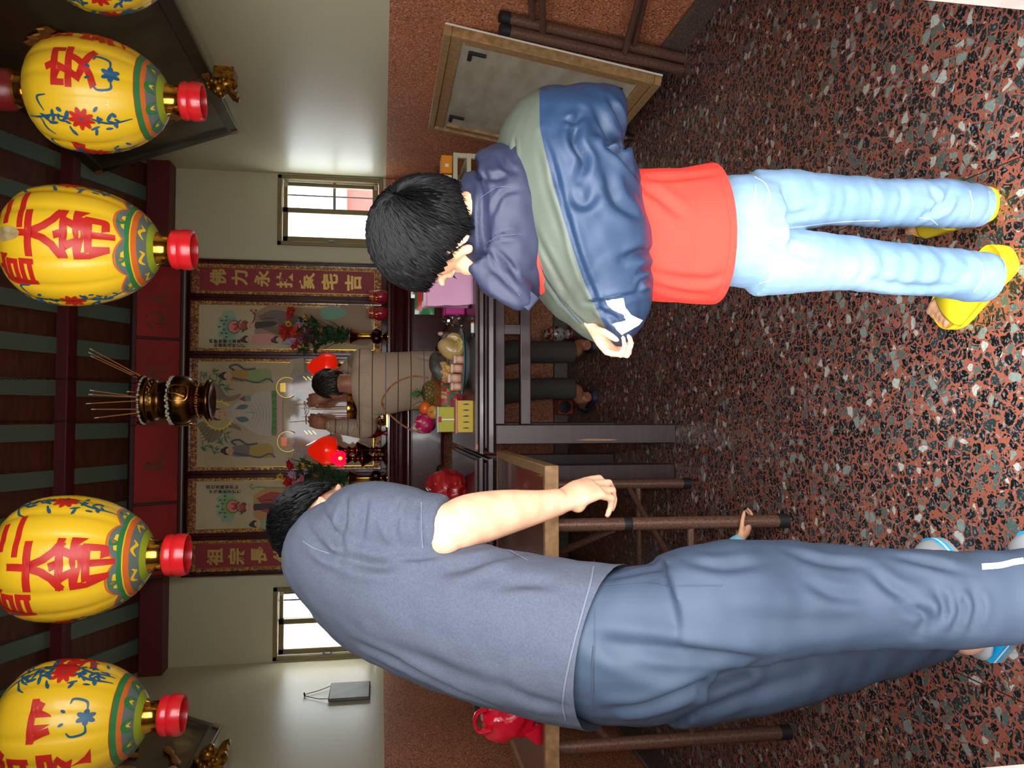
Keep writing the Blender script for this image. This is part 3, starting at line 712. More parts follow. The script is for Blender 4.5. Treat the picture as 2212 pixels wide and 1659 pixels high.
pt.line([(662, 962), (690, 950), (716, 958), (724, 968), (716, 976), (690, 974)], 1.6, (226, 226, 200), True).ring(785, 968, 9, 2.4, (226, 226, 214), False).ring(785, 968, 4.5, 1.4, (120, 120, 110), False)
obj('painting', pt.mb, pt.mats, pics[2][0], smooth=0)

# ------------------------------------------------------------------ red board in three parts hung above the shrine
hb = thing('header_board', (-0.03, 4.95, 2.5), 'dark framed red signboard in three parts hung under the rafters above the shrine', 'signboard')
def hpt(x, v, d=0.0): return V((x, 4.99-0.14*v-0.8*d, 2.515+0.235*v-0.57*d))    # v up the tilted face, d out of it
m_hred = M('signboard_red', (168, 26, 26), 0.6, var=(4, (138, 22, 22))); m_hfr = M('signboard_frame', (60, 30, 26), 0.5); m_hink = M('faded_gilt_letter', (112, 52, 24), 0.6)
hs = [(-0.96, -0.53), (-0.53, 0.46), (0.46, 0.905)]
mb = MB()
for a, b in ((-0.965, 0.91),):
    for v0, v1 in ((-0.09, 0.03), (0.95, 1.04)): mb.obox((hpt(a, v0)+hpt(b, v1))/2, (hpt(b, 0)-hpt(a, 0))/2, (hpt(a, v1)-hpt(a, v0))/2, V((0, -0.8, -0.57))*0.02)
for x in (-0.965, -0.53, 0.46, 0.91): mb.obox(hpt(x, 0.48), (0.008, 0, 0), (hpt(0, 1)-hpt(0, 0))*0.53, V((0, -0.8, -0.57))*0.02)
obj('frame', mb, m_hfr, hb, bev=0.004)
for a, b in hs:
    pn = obj('red_panel', MB().obox(hpt((a+b)/2, 0.5), ((b-a)/2, 0, 0), (hpt(0, 1)-hpt(0, 0))*0.5, V((0, -0.8, -0.57))*0.006), m_hred, hb, smooth=0)
    mb = MB(); lst = (('人', 0.70), ('德', 0.57)) if a > 0 else ((('光', 0.24), ('普', -0.02), ('照', -0.28)) if b > 0 else ())
    for ch, x in lst:
        co, fs = glyph(ch, 0.04); mb.add([hpt(x+q[0]*0.115, 0.52+q[1]*0.5, 0.0075) for q in co], fs)
    if lst: obj('lettering', mb, m_hink, pn, smooth=0)
mb = MB(); mb.beam((-0.965, 4.985, 2.497), (0.93, 4.985, 2.497), 0.016, 0.014)
obj('metal_rail', mb, M('grey_rail', (150, 150, 140), 0.35, metal=0.7), hb)
for x in (-0.8, 0.8): obj('hanging_wire', MB().tube([(x, 4.86, 2.74), (x, 4.86, roofz(4.86)-0.02)], 0.004, 6), m_dark, hb)

# ------------------------------------------------------------------ leaning plaques under plastic film on the side walls
m_plq = M('dark_gilt_plaque', (58, 50, 26), 0.3, coat=0.5, var=(5, (42, 36, 20))); m_pfr = M('plaque_frame', (44, 38, 24), 0.4); m_pg = M('gilt_letters', (176, 116, 40), 0.4, metal=0.3)
def film():
    m = glass('clear_plastic_film', (250, 250, 244), 0.95, 0.08); nt = m.node_tree
    tc = nt.nodes.new('ShaderNodeTexCoord'); n = nt.nodes.new('ShaderNodeTexNoise'); n.inputs['Scale'].default_value = 14; n.inputs['Detail'].default_value = 5; n.inputs['Distortion'].default_value = 2.0
    nt.links.new(tc.outputs['Object'], n.inputs[0]); b = nt.nodes.new('ShaderNodeBump'); b.inputs['Strength'].default_value = 0.9; b.inputs['Distance'].default_value = 0.02
    nt.links.new(n.outputs['Fac'], b.inputs['Height'])
    for q in nt.nodes:
        if q.bl_idname == 'ShaderNodeBsdfGlossy': nt.links.new(b.outputs[0], q.inputs['Normal'])
    return m
m_film = film()
def plaque(s, yfar, label, strokes, film_on=True):
    L = 2.0
    def pp(a, v, d=0.0): return V((s*(1.598-0.275*v-0.93*d), yfar-a, 2.10+0.73*v-0.35*d))
    t = thing('wall_plaque', pp(1, 0), label, 'plaque', 'wrapped plaques leaning from the side walls')
    nx = V((-s*0.93, 0, -0.35))
    obj('board', MB().obox(pp(L/2, 0.5), (0, L/2, 0), (pp(0, 1)-pp(0, 0))/2, nx*0.012), m_plq, t, smooth=0)
    mb = MB()
    for v in (0.03, 0.97): mb.obox(pp(L/2, v, 0.018), (0, L/2, 0), (pp(0, 1)-pp(0, 0))*0.035, nx*0.012)
    for a in (0.025, L-0.025): mb.obox(pp(a, 0.5, 0.018), (0, 0.025, 0), (pp(0, 1)-pp(0, 0))*0.5, nx*0.012)
    obj('frame', mb, m_pfr, t, bev=0.004)
    mb = MB()
    for st, wd in strokes:
        q = [tuple(x) for x in crs([(a, v) for a, v in st], max(6, 4*len(st)))]
        mb.tube([pp(a, v, 0.02) for a, v in q], [(wd*(0.75+0.35*math.sin(i*2.1)), 0.008) for i in range(len(q))], 8, ref=(pp(0, 1)-pp(0, 0)).cross(nx))
    obj('gilt_lettering', mb, m_pg, t)
    if film_on:
        g = [[pp(-0.02+L*1.02*i/26, -0.06+1.1*j/14, 0.034+0.010*noise.noise(V((i*0.55, j*0.6, s*3)))+0.012*(0.5-abs(j/14-0.5))) for j in range(15)] for i in range(27)]
        obj('plastic_film', MB().sheet(g), m_film, t)
    for a, v in ((0.03, 0.02), (0.03, 0.97), (0.75, 0.02)): obj('tape', MB().obox(pp(a, v, 0.035), (0, 0.018, 0), (pp(0, 1)-pp(0, 0))*0.022, nx*0.003), M('brown_tape', (150, 96, 56), 0.4), t, smooth=0)
    return t
rs = random.Random(11)
stk = []
for a, v in ((0.42, 0.55), (0.5, 0.32), (0.62, 0.7), (0.78, 0.5), (0.92, 0.42), (1.02, 0.72), (1.12, 0.5), (1.3, 0.6), (0.55, 0.86), (0.36, 0.3)):
    stk.append(([(a, v), (a+0.05, v+0.03), (a+0.10, v-0.02)], 0.035)); stk.append(([(a+0.02, v-0.06), (a+0.06, v+0.05), (a+0.03, v+0.1)], 0.026))
plaque(1, 4.42, 'dark gilt plaque in crinkled plastic leaning out from the right wall', stk)
stl = [([(0.42, 0.36), (0.46, 0.5), (0.45, 0.62)], 0.02), ([(0.5, 0.34), (0.56, 0.46), (0.52, 0.6), (0.46, 0.56)], 0.02), ([(0.36, 0.22), (0.5, 0.12), (0.68, 0.24)], 0.022), ([(0.62, 0.3), (0.66, 0.5), (0.62, 0.66)], 0.02), ([(0.7, 0.3), (0.78, 0.5), (0.72, 0.7)], 0.02), ([(0.86, 0.3), (0.9, 0.6)], 0.02), ([(0.95, 0.35), (1.05, 0.55), (0.98, 0.7)], 0.02), ([(1.15, 0.4), (1.3, 0.5), (1.25, 0.7)], 0.02)]
for k in range(9):
    stl.append(([(0.11, 0.2+0.055*k), (0.125, 0.21+0.055*k)], 0.006)); stl.append(([(0.17, 0.2+0.055*k), (0.185, 0.215+0.055*k)], 0.006))
plaque(-1, 4.15, 'dark gilt plaque with raised gold strokes leaning out from the left wall', stl)
m_goldpaint = M('gilt_carving', (196, 140, 40), 0.3, metal=0.7, var=(60, (110, 66, 20)))
def lion(c, s, label):
    c = V(c); r = random.Random(5); mb = MB()
    mb.ball(c+V((0, 0, -0.045)), (0.045, 0.05, 0.055), n=14).ball(c+V((-s*0.025, -0.012, -0.015)), (0.036, 0.036, 0.036), n=14).ball(c+V((-s*0.055, -0.015, -0.028)), (0.02, 0.024, 0.018))
    for k in range(16):
        a = 2*PI*k/16; mb.ball(c+V((-s*0.005+0.012*math.cos(3*a), -0.012+0.046*math.cos(a), -0.012+0.046*math.sin(a))), 0.014, n=8, k=6)
    for k in (-1, 1): mb.ball(c+V((-s*0.05, -0.012+0.018*k, -0.006)), 0.008, n=8, k=6).tube([c+V((-s*0.02, 0.03*k, -0.06)), c+V((-s*0.055, 0.03*k, -0.085)), c+V((-s*0.06, 0.03*k, -0.105))], [0.016, 0.014, 0.016], 8)
    mb.box((c.x+s*0.01, c.y-0.05, c.z-0.09), (s*1.62, c.y+0.05, c.z+0.0))
    return tag(obj('lion_bracket', mb, m_goldpaint, smooth=60), label, 'bracket', 'gilt lion brackets under the plaques')
lion((1.555, 3.74, 2.075), 1, 'small gilt lion bracket carrying the plaque on the right wall')
lion((-1.555, 3.72, 2.075), -1, 'small gilt lion bracket carrying the plaque on the left wall')

# grey slate board on a string, socket on the back wall
sb = thing('slate_board', (-1.6, 4.64, 1.35), 'small grey board hung by a string from a nail on the left wall', 'board')
obj('board', MB().box((-1.615, 4.50, 1.352), (-1.598, 4.775, 1.585)), M('grey_slate', (118, 116, 110), 0.5, var=(10, (96, 94, 90))), sb, bev=0.008)
mb = MB().tube([(-1.605, 4.53, 1.585), (-1.612, 4.56, 1.645), (-1.612, 4.63, 1.722), (-1.612, 4.69, 1.65), (-1.605, 4.735, 1.585)], 0.0022, 6, res=20)
obj('string', mb, m_dark, sb)
obj('nail', MB().tube([(-1.619, 4.63, 1.722), (-1.598, 4.63, 1.726)], 0.005, 8), m_dark, sb)
so = thing('wall_socket', (1.06, 5.30, 1.33), 'cream double socket on the back wall beside the right window', 'socket')
a, b = P(800, 573, 5.29), P(823, 538, 5.29)
obj('plate', MB().box((a.x, 5.278, b.z), (b.x, 5.30, a.z)), m_cream, so, bev=0.004)
xm, zm = (a.x+b.x)/2, (a.z+b.z)/2
mb = MB(); mb.box((xm-0.03, 5.273, zm-0.018), (xm+0.035, 5.279, zm+0.018))
ins = obj('insert', mb, M('pale_socket_insert', (214, 204, 176), 0.4), so, bev=0.002)
for dx in (-0.018, -0.006): obj('slot', MB().box((xm+dx-0.0015, 5.2715, zm-0.006), (xm+dx+0.0015, 5.2735, zm+0.006)), m_dark, ins, smooth=0)
obj('plug', MB().box((xm+0.008, 5.255, zm-0.012), (xm+0.032, 5.274, zm+0.012)).tube([(xm+0.02, 5.256, zm-0.01), (xm+0.03, 5.25, zm-0.05), (xm+0.06, 5.26, 1.27)], 0.003, 6, res=10), M('brown_plug', (92, 60, 40), 0.5), so)

# ------------------------------------------------------------------ yellow lanterns hung in a row across the front
m_yel = M('yellow_lantern_plastic', (236, 190, 34), 0.4, spec=0.5, coat=0.15); m_lred = M('lantern_red_paint', (196, 34, 26), 0.45)
m_lblue = M('lantern_blue_paint', (30, 84, 122), 0.45); m_lgrn = M('lantern_green_paint', (46, 122, 66), 0.45); m_lor = M('lantern_orange_paint', (214, 104, 40), 0.45)
m_lgry = M('lantern_grey_paint', (98, 112, 108), 0.5); m_lol = M('lantern_lime_paint', (150, 168, 40), 0.45); m_ldot = M('lantern_pink_paint', (200, 80, 70), 0.45)
m_cap = M('lantern_red_plastic', (206, 26, 34), 0.3, coat=0.3); m_capd = M('lantern_top_plastic', (110, 24, 24), 0.35)
LM = [m_yel, m_lred, m_lblue, m_lgrn, m_lor, m_lgry, m_lol, m_ldot]
LP = [(0, .28), (.03, .40), (.08, .555), (.18, .745), (.30, .885), (.44, .97), (.58, 1.0), (.72, .975), (.84, .88), (.92, .72), (.97, .55), (1, .36)]
def lantern(c, R, Hh, rot, marks, style, label):
    """c centre of the body bottom; rot turns the printed faces; marks = [(char, angle, height fraction, size)]"""
    cx, cy, cz = c; prof = [tuple(q) for q in crs(LP, 40)]; NL = 14
    t = thing('lantern', (cx, cy, cz), label, 'lantern', 'yellow temple lanterns hung in a row')
    zz = [p[0] for p in prof]; rr = [p[1] for p in prof]
    def rad(f, an): 
        r = float(np.interp(f, zz, rr)); u = (an/(2*PI)*NL) % 1.0
        return R*r*(1-0.030*abs(2*u-1)**3*min(1, 2.2*f+0.2))
    def lp(an, f, d=0.0016):
        r = rad(f, an)+d; a = an+rot; return V((cx+r*math.sin(a), cy-r*math.cos(a), cz+Hh*f))
    mb = MB(); n = NL*8
    mb.add([lp(2*PI*k/n, f, 0) for f, _ in prof for k in range(n)],
           [(i*n+k, i*n+(k+1) % n, (i+1)*n+(k+1) % n, (i+1)*n+k) for i in range(len(prof)-1) for k in range(n)], 0)
    def wrap(co, fs, m, d=0.0018): mb.add([lp(x, y, d) for x, y in co], fs, m)
    for ch, an, f, s in marks:                              # red brush lettering
        co, fs = glyph(ch, 0.028); rl = rad(f, 0)
        wrap([(an+q[0]*s/rl, f+q[1]*s/Hh*1.02) for q in co], fs, 1)
    def blob(pts, m, d):                                    # small painted petal or leaf: fan of triangles
        cxx = sum(p[0] for p in pts)/len(pts); cyy = sum(p[1] for p in pts)/len(pts)
        wrap([(cxx, cyy)]+pts, [(0, i+1, (i+1) % len(pts)+1) for i in range(len(pts))], m, d)
    def leaf(a, f, l, wd, ang, m, d=0.002):
        k = 1/R; e = 1/Hh; ca, sa = math.cos(ang), math.sin(ang); pts = []
        for i in range(10):
            th = 2*PI*i/10; u, v = l/2*(1+math.cos(th)), wd/2*math.sin(th)
            pts.append((a+(u*ca-v*sa)*k, f+(u*sa+v*ca)*e))
        blob(pts, m, d)
    def stroke(pts, wd, m, d=0.002):
        q = crs(pts, 5*len(pts)); rows = []
        for i, p in enumerate(q):
            tt = q[min(i+1, len(q)-1)]-q[max(i-1, 0)]; tx, ty = tt[0]*R, tt[1]*Hh; L = math.hypot(tx, ty) or 1; ww = wd*(0.35+0.65*math.sin(PI*(i+0.5)/len(q)))
            rows.append([(p[0]-ty/L*ww/2/R, p[1]+tx/L*ww/2/Hh), (p[0]+ty/L*ww/2/R, p[1]-tx/L*ww/2/Hh)])
        wrap([p for r in rows for p in r], [(2*i, 2*i+1, 2*i+3, 2*i+2) for i in range(len(rows)-1)], m, d)
    r = random.Random(4)
    def flower(a, f):
        for k in range(9): leaf(a, f, 0.034, 0.014, 2*PI*k/9+0.2, 1, 0.0028)
        leaf(a-0.02, f, 0.008, 0.008, 0, 2, 0.0034)
        stroke([(a-0.02, f+0.06), (a+0.05, f+0.17), (a-0.04, f+0.30), (a-0.16, f+0.40)], 0.007, 2); stroke([(a+0.02, f-0.06), (a-0.1, f-0.18), (a-0.06, f-0.33)], 0.008, 2)
        stroke([(a+0.1, f+0.25), (a+0.32, f+0.29), (a+0.38, f+0.22)], 0.006, 2); stroke([(a-0.04, f+0.3), (a-0.24, f+0.27), (a-0.34, f+0.22)], 0.006, 2)
        for k in range(26):
            da, df = r.uniform(-0.26, 0.20), r.choice((r.uniform(0.08, 0.24), r.uniform(-0.26, -0.08))); leaf(a+da*(1-abs(df)), f+df, r.uniform(0.014, 0.03), r.uniform(0.006, 0.012), r.uniform(0, 2*PI), 2, 0.002+0.00002*k)
    def sprig(a, f):
        for k in range(6): leaf(a, f, 0.024, 0.014, 2*PI*k/6, 2)
        stroke([(a+0.10, f), (a+0.26, f+0.01), (a+0.30, f+0.09), (a+0.22, f+0.11)], 0.007, 2); stroke([(a-0.10, f), (a-0.26, f), (a-0.30, f+0.08), (a-0.23, f+0.11)], 0.007, 2)
        leaf(a+0.08, f+0.13, 0.014, 0.008, 1.0, 2); leaf(a-0.08, f+0.13, 0.014, 0.008, 2.1, 2)
    for an in (0.0, PI):
        for a in style['flower']: flower(a+an, 0.52)
        for a in style.get('sprig', ()): sprig(a+an, 0.30)
    # painted rings round the foot
    def band(f0, f1, m, wav=0.0, d=0.0012, nw=7):
        rows = []
        for j in range(4):
            ff = f0+(f1-f0)*j/3; rows.append([(2*PI*k/n, ff+(wav*abs(math.sin(nw*PI*k/n)) if j == 3 else 0)) for k in range(n+1)])
        co = [p for q in rows for p in q]; wrap(co, [(j*(n+1)+k, j*(n+1)+k+1, (j+1)*(n+1)+k+1, (j+1)*(n+1)+k) for j in range(3) for k in range(n)], m, d)
    if style['cloud']:
        band(0.0, 0.155, 4, 0.055, 0.0008); band(0.0, 0.145, 5, 0.05, 0.0012); band(0.0, 0.135, 3, 0.01, 0.0016); band(0.0, 0.115, 0, 0, 0.0020); band(0.0, 0.108, 4, 0, 0.0023); band(0, 0.078, 5, 0, 0.0026); band(0, 0.03, 6, 0, 0.003)
        for k in range(7):
            a = 2*PI*(k+0.5)/7; leaf(a-0.10, 0.165, 0.024, 0.020, 0, 3, 0.0028); leaf(a-0.04, 0.165, 0.010, 0.010, 0, 7, 0.0032)
            stroke([(2*PI*k/7+0.1, 0.045), (2*PI*k/7+0.3, 0.065), (2*PI*k/7+0.5, 0.045), (2*PI*k/7+0.62, 0.06)], 0.007, 0, 0.003)
    else:
        band(0.0, 0.165, 1, 0, 0.0008); band(0.0, 0.160, 3, 0, 0.0012); band(0.0, 0.125, 4, 0, 0.0016); band(0, 0.095, 5, 0, 0.0020); band(0, 0.035, 6, 0, 0.0026)
        for k in range(9):
            a = 2*PI*k/9; stroke([(a-0.22, 0.04), (a-0.1, 0.075), (a+0.1, 0.075), (a+0.22, 0.04)], 0.016, 3, 0.0024); stroke([(a-0.05, 0.05), (a+0.02, 0.065), (a+0.1, 0.05)], 0.006, 0, 0.003)
    obj('lantern_body', mb, LM, t, smooth=50)
    obj('gold_collar', MB().lathe([(R*.30, 0.006), (R*.27, -0.004), (R*.25, -0.02), (R*.255, -0.034), (R*.27, -0.04)], (cx, cy, cz), 32, caps=False), m_gold, t)
    obj('bottom_ring', MB().lathe([(R*.27, -0.036), (R*.325, -0.042), (R*.34, -0.052), (R*.325, -0.062), (R*.345, -0.07), (R*.345, -0.086), (R*.325, -0.1), (R*.285, -0.1), (R*.27, -0.08), (R*.26, -0.05), (0.001, -0.045)], (cx, cy, cz), 36, caps=False), m_cap, t)
    obj('top_collar', MB().lathe([(R*.36, Hh-0.003), (R*.28, Hh+0.012), (R*.27, Hh+0.03), (R*.30, Hh+0.036)], (cx, cy, cz), 32, caps=False), m_gold, t)
    obj('top_cap', MB().lathe([(R*.30, Hh+0.034), (R*.36, Hh+0.05), (R*.36, Hh+0.085), (R*.2, Hh+0.11), (0.012, Hh+0.115)], (cx, cy, cz), 32), m_capd, t)
    zr = zt-abs(cy-YR)*RS if cy > YR else zt-(YR-cy)*0.36
    obj('hanging_pole', MB().tube([(cx, cy, cz+Hh+0.11), (cx, cy, zr+0.01)], 0.008, 8), m_dark, t)
    return t, lp, rad
ST_A = dict(flower=(-0.78, 1.45), sprig=(0.02,), cloud=False); ST_B = dict(flower=(1.18, -1.30), cloud=True)
LY = 2.35
def lbase(x, y): return P(x, y, LY)
def span(x0, x1, y): a, b = P(x0, y, LY), P(x1, y, LY); return b, (a.z-b.z)
b, h = span(66, 362, 216); lantern(b, 0.162, h, 0, [('安', 0.10, 0.56, 0.125), ('合', 1.08, 0.75, 0.105), ('家', 1.10, 0.40, 0.125), ('平', -1.62, 0.5, 0.12)], ST_A, 'yellow lantern with one big red character over a blue sprig, nearest the right plaque')
b, h = span(14, 341, 538); l2, lp2, rad2 = lantern(b, 0.170, h, 0, [('三', 0.44, 0.845, 0.105), ('官', -0.66, 0.80, 0.10), ('大', 0.0, 0.645, 0.135), ('帝', 0.0, 0.365, 0.14)], ST_B, 'yellow lantern with a torn beige patch near its top, right of the hanging incense burner')
g = [[lp2(-0.04+0.16*i/8*1.0, 0.75+0.22*j/10, 0.004) for i in range(9)] for j in range(11)]
mb = MB().sheet([[lp2(-0.02+(i-4)*0.032*math.sqrt(max(0.02, 1-((j-5)/5.2)**2)), 0.86+(j-5)*0.022, 0.003) for i in range(9)] for j in range(11)])
obj('torn_patch', mb, M('torn_paper', (196, 172, 122), 0.7, var=(40, (160, 130, 84))), l2)
b, h = span(0, 326, 1200); lantern(b, 0.174, h, 0.05, [('三', 0.50, 0.83, 0.105), ('官', -0.68, 0.77, 0.105), ('大', 0.0, 0.60, 0.14), ('帝', 0.02, 0.335, 0.145)], ST_B, 'yellow lantern with clean red lettering above the grey shirted man')
b, h = span(4, 316, 1548); lantern(b, 0.166, h, 0.1, [('平', 0.28, 0.50, 0.12), ('合', -0.55, 0.80, 0.12), ('家', -0.62, 0.44, 0.14), ('安', 1.6, 0.5, 0.12)], dict(flower=(1.08, -1.9), sprig=(0.30,), cloud=False), 'leftmost yellow lantern, in front of the plaque on the left wall')
b, h = span(98, 366, -92); lantern(b, 0.168, h, 0, [('官', -0.75, 0.62, 0.14), ('帝', -0.75, 0.30, 0.13), ('三', 0.3, 0.7, 0.12), ('大', 0.3, 0.4, 0.13)], ST_B, 'yellow lantern cut off by the picture edge, under the right plaque')

# ------------------------------------------------------------------ hanging incense burner
BY = 3.45; bb = P(459, 865, BY)
bt = thing('hanging_incense_burner', bb, 'dark brass incense burner hung on chains in the middle of the hall', 'incense burner')
pr = [(0.0, 0.012), (.070, 0.0), (.086, .003), (.090, .014), (.082, .022), (.066, .034), (.060, .048), (.066, .062), (.092, .082), (.103, .104), (.106, .128), (.102, .150), (.086, .168), (.078, .188), (.077, .206), (.084, .218), (.088, .226), (.090, .246), (.096, .252), (.097, .272), (.086, .274), (.080, .262), (.0, .258)]
mb = MB().lathe([tuple(q) for q in crs(pr, 90)], bb, 40, caps=False)
m_bronzeb = M('aged_bronze', (122, 84, 40), 0.26, metal=1.0, var=(12, (70, 48, 26)), bump=(30, 0.06))
obj('bowl', mb, m_bronzeb, bt, smooth=60)
mb = MB().lathe([(.0, .259), (.05, .266), (.079, .262)], bb, 30, caps=False)
m_ash = M('grey_incense_ash', (176, 170, 150), 0.95, bump=(90, 0.6)); obj('ash_bed', mb, m_ash, bt)
mb = MB()
for k in range(60):
    a = 2*PI*k/60; mb.ball(bb+V((.0975*math.cos(a), .0975*math.sin(a), .272)), (0.006, 0.006, 0.004+0.003*math.sin(k*2.7)), n=6, k=4)
for k in range(90):
    a = 2*PI*k/90+0.03*math.sin(k*5); mb.ball(bb+V((.098*math.cos(a), .098*math.sin(a), .160+.005*math.sin(k*1.9))), (0.007, 0.007, 0.005), n=6, k=4)
obj('ash_crust', mb, m_ash, bt)
mb = MB()
for k in range(3):
    a0 = -PI/2+0.3+2*PI*k/3; rows = []
    for st in ([(-.32, .11), (-.30, .145), (0, .156), (.30, .145), (.32, .11), (.28, .085), (0, .078), (-.28, .085), (-.32, .11)], [(-.15, .135), (.16, .140)], [(-.18, .118), (.14, .122)], [(0, .15), (-.06, .12), (-.16, .09)], [(.02, .122), (.18, .092)], [(-.08, .105), (.06, .1), (0, .088)]):
        q = crs(st, 5*len(st)); mb.tube([bb+V(((.1085-.12*abs(z-.126)) *math.cos(a0+a), (.1085-.12*abs(z-.126))*math.sin(a0+a), z)) for a, z in q], 0.003, 6)
for z, rr_ in ((.030, .074), (.034, .070)): 
    for k in range(36): a = 2*PI*k/36; mb.ball(bb+V((rr_*math.cos(a), rr_*math.sin(a), z+0.02)), (.006, .006, .004), n=6, k=4)
for k in range(14): a = -PI/2+0.35+0.09*(k-6); mb.ball(bb+V((.0905*math.cos(a), .0905*math.sin(a), .236+.006*math.sin(k*2.3))), (.006, .006, .004), n=6, k=4)
obj('cast_emblem', mb, M('worn_bronze_relief', (176, 124, 64), 0.3, metal=1.0), bt)
for sgn in (-1, 1):
    q = bb+V((sgn*.088, 0, .262)); mb = MB().tube([q, q+V((sgn*.012, 0, .022)), q+V((0, 0, .04))], 0.006, 8)
    obj('lug', mb, m_bronzeb, bt)
    rc = bb+V((sgn*.088, 0, .315)); obj('ring', MB().tube([rc+V((.018*math.cos(a), 0.004*math.sin(a), .020*math.sin(a))) for a in [2*PI*k/20 for k in range(20)]], 0.0022, 6, closed=True), m_antique, bt)
    mb = MB(); z = rc.z+.02
    zc = zt-(BY-YR)*RS
    k = 0
    while z < zc:
        mb.tube([V((rc.x, rc.y, z+.008))+(V((.004*math.cos(a), 0, .009*math.sin(a))) if k % 2 else V((0, .004*math.cos(a), .009*math.sin(a)))) for a in [2*PI*i/8 for i in range(8)]], 0.0013, 4, closed=True); z += .0145; k += 1
    obj('chain', mb, m_antique, bt, smooth=0)
m_stick = M('incense_paste', (176, 112, 56), 0.8); m_sred = M('incense_red_stem', (186, 30, 50), 0.7); m_sash = M('incense_white_ash', (206, 202, 190), 0.9)
def incense(p0, p1, label, rad=0.0022, frac=0.34, ash=0.07, grp='incense sticks in the hanging burner'):
    p0, p1 = V(p0), V(p1); t = thing('incense_stick', p0, label, 'incense', grp); a, b = p0.lerp(p1, frac), p0.lerp(p1, 1-ash)
    obj('stem', MB().tube([p0, a], rad*0.7, 6), m_sred, t)
    obj('paste', MB().tube([a, b], rad, 6), m_stick, t)
    if ash: obj('ash_tip', MB().tube([b, p1], rad, 6), m_sash, t)
top = bb+V((0, 0, .26))
for (x0, y0), (x1, y1), dy, lab in (((330, 862), (194, 843), .01, 'upper'), ((330, 860), (191, 852), -.02, ''), ((330, 864), (186, 872), 0, ''), ((330, 884), (197, 884), .02, ''), ((330, 888), (204, 903), -.01, '')):
    incense(P(x0, y0, BY+dy), P(x1, y1, BY+dy*2), 'tall smouldering incense stick standing upright in the hanging brass burner', frac=0.24)
for (x1, y1), k in (((194, 753), 0), ((191, 761), 1), ((196, 769), 2)):
    incense(P(322, 822+3*k, BY+.02*k), P(x1, y1, BY+.05+.03*k), 'long incense stick slanting right out of the hanging burner, one of three', frac=0.0, ash=0.06, grp='slanting incense sticks')
for (x0, y0), (x1, y1) in (((331, 848), (274, 846)), ((331, 850), (300, 845)), ((331, 868), (312, 866)), ((331, 852), (302, 851))):
    incense(P(x0, y0, BY), P(x1, y1, BY+.01), 'short burnt incense stub in the hanging burner', frac=0.8, ash=0.1, grp='burnt incense stubs')

# ------------------------------------------------------------------ brass vessels, lamps and flowers on the altar
AYC = 4.95
def vase(x, y, label):
    b = P(836, y, AYC+.07); b.z = AZ; t = thing('brass_vase', b, label, 'vase', 'brass altar vases')
    obj('base', MB().lathe([tuple(q) for q in crs([(0, 0), (.046, 0), (.046, .006), (.026, .022), (.017, .036), (.019, .04)], 24)], b, 28, caps=False), m_gold, t)
    obj('belly', MB().lathe([tuple(q) for q in crs([(.018, .038), (.040, .05), (.046, .072), (.040, .094), (.018, .106)], 24)], b, 36, caps=False, mod=lambda a, z: 1+0.04*math.cos(12*a)), M('dark_bronze_relief', (58, 42, 26), 0.3, metal=1.0, bump=(70, 0.3)), t)
    obj('neck', MB().lathe([tuple(q) for q in crs([(.017, .104), (.02, .112), (.021, .14), (.024, .18), (.034, .215), (.052, .236), (.050, .236), (.03, .2), (.01, .15)], 30)], b, 32, caps=False), m_gold, t)
    return b
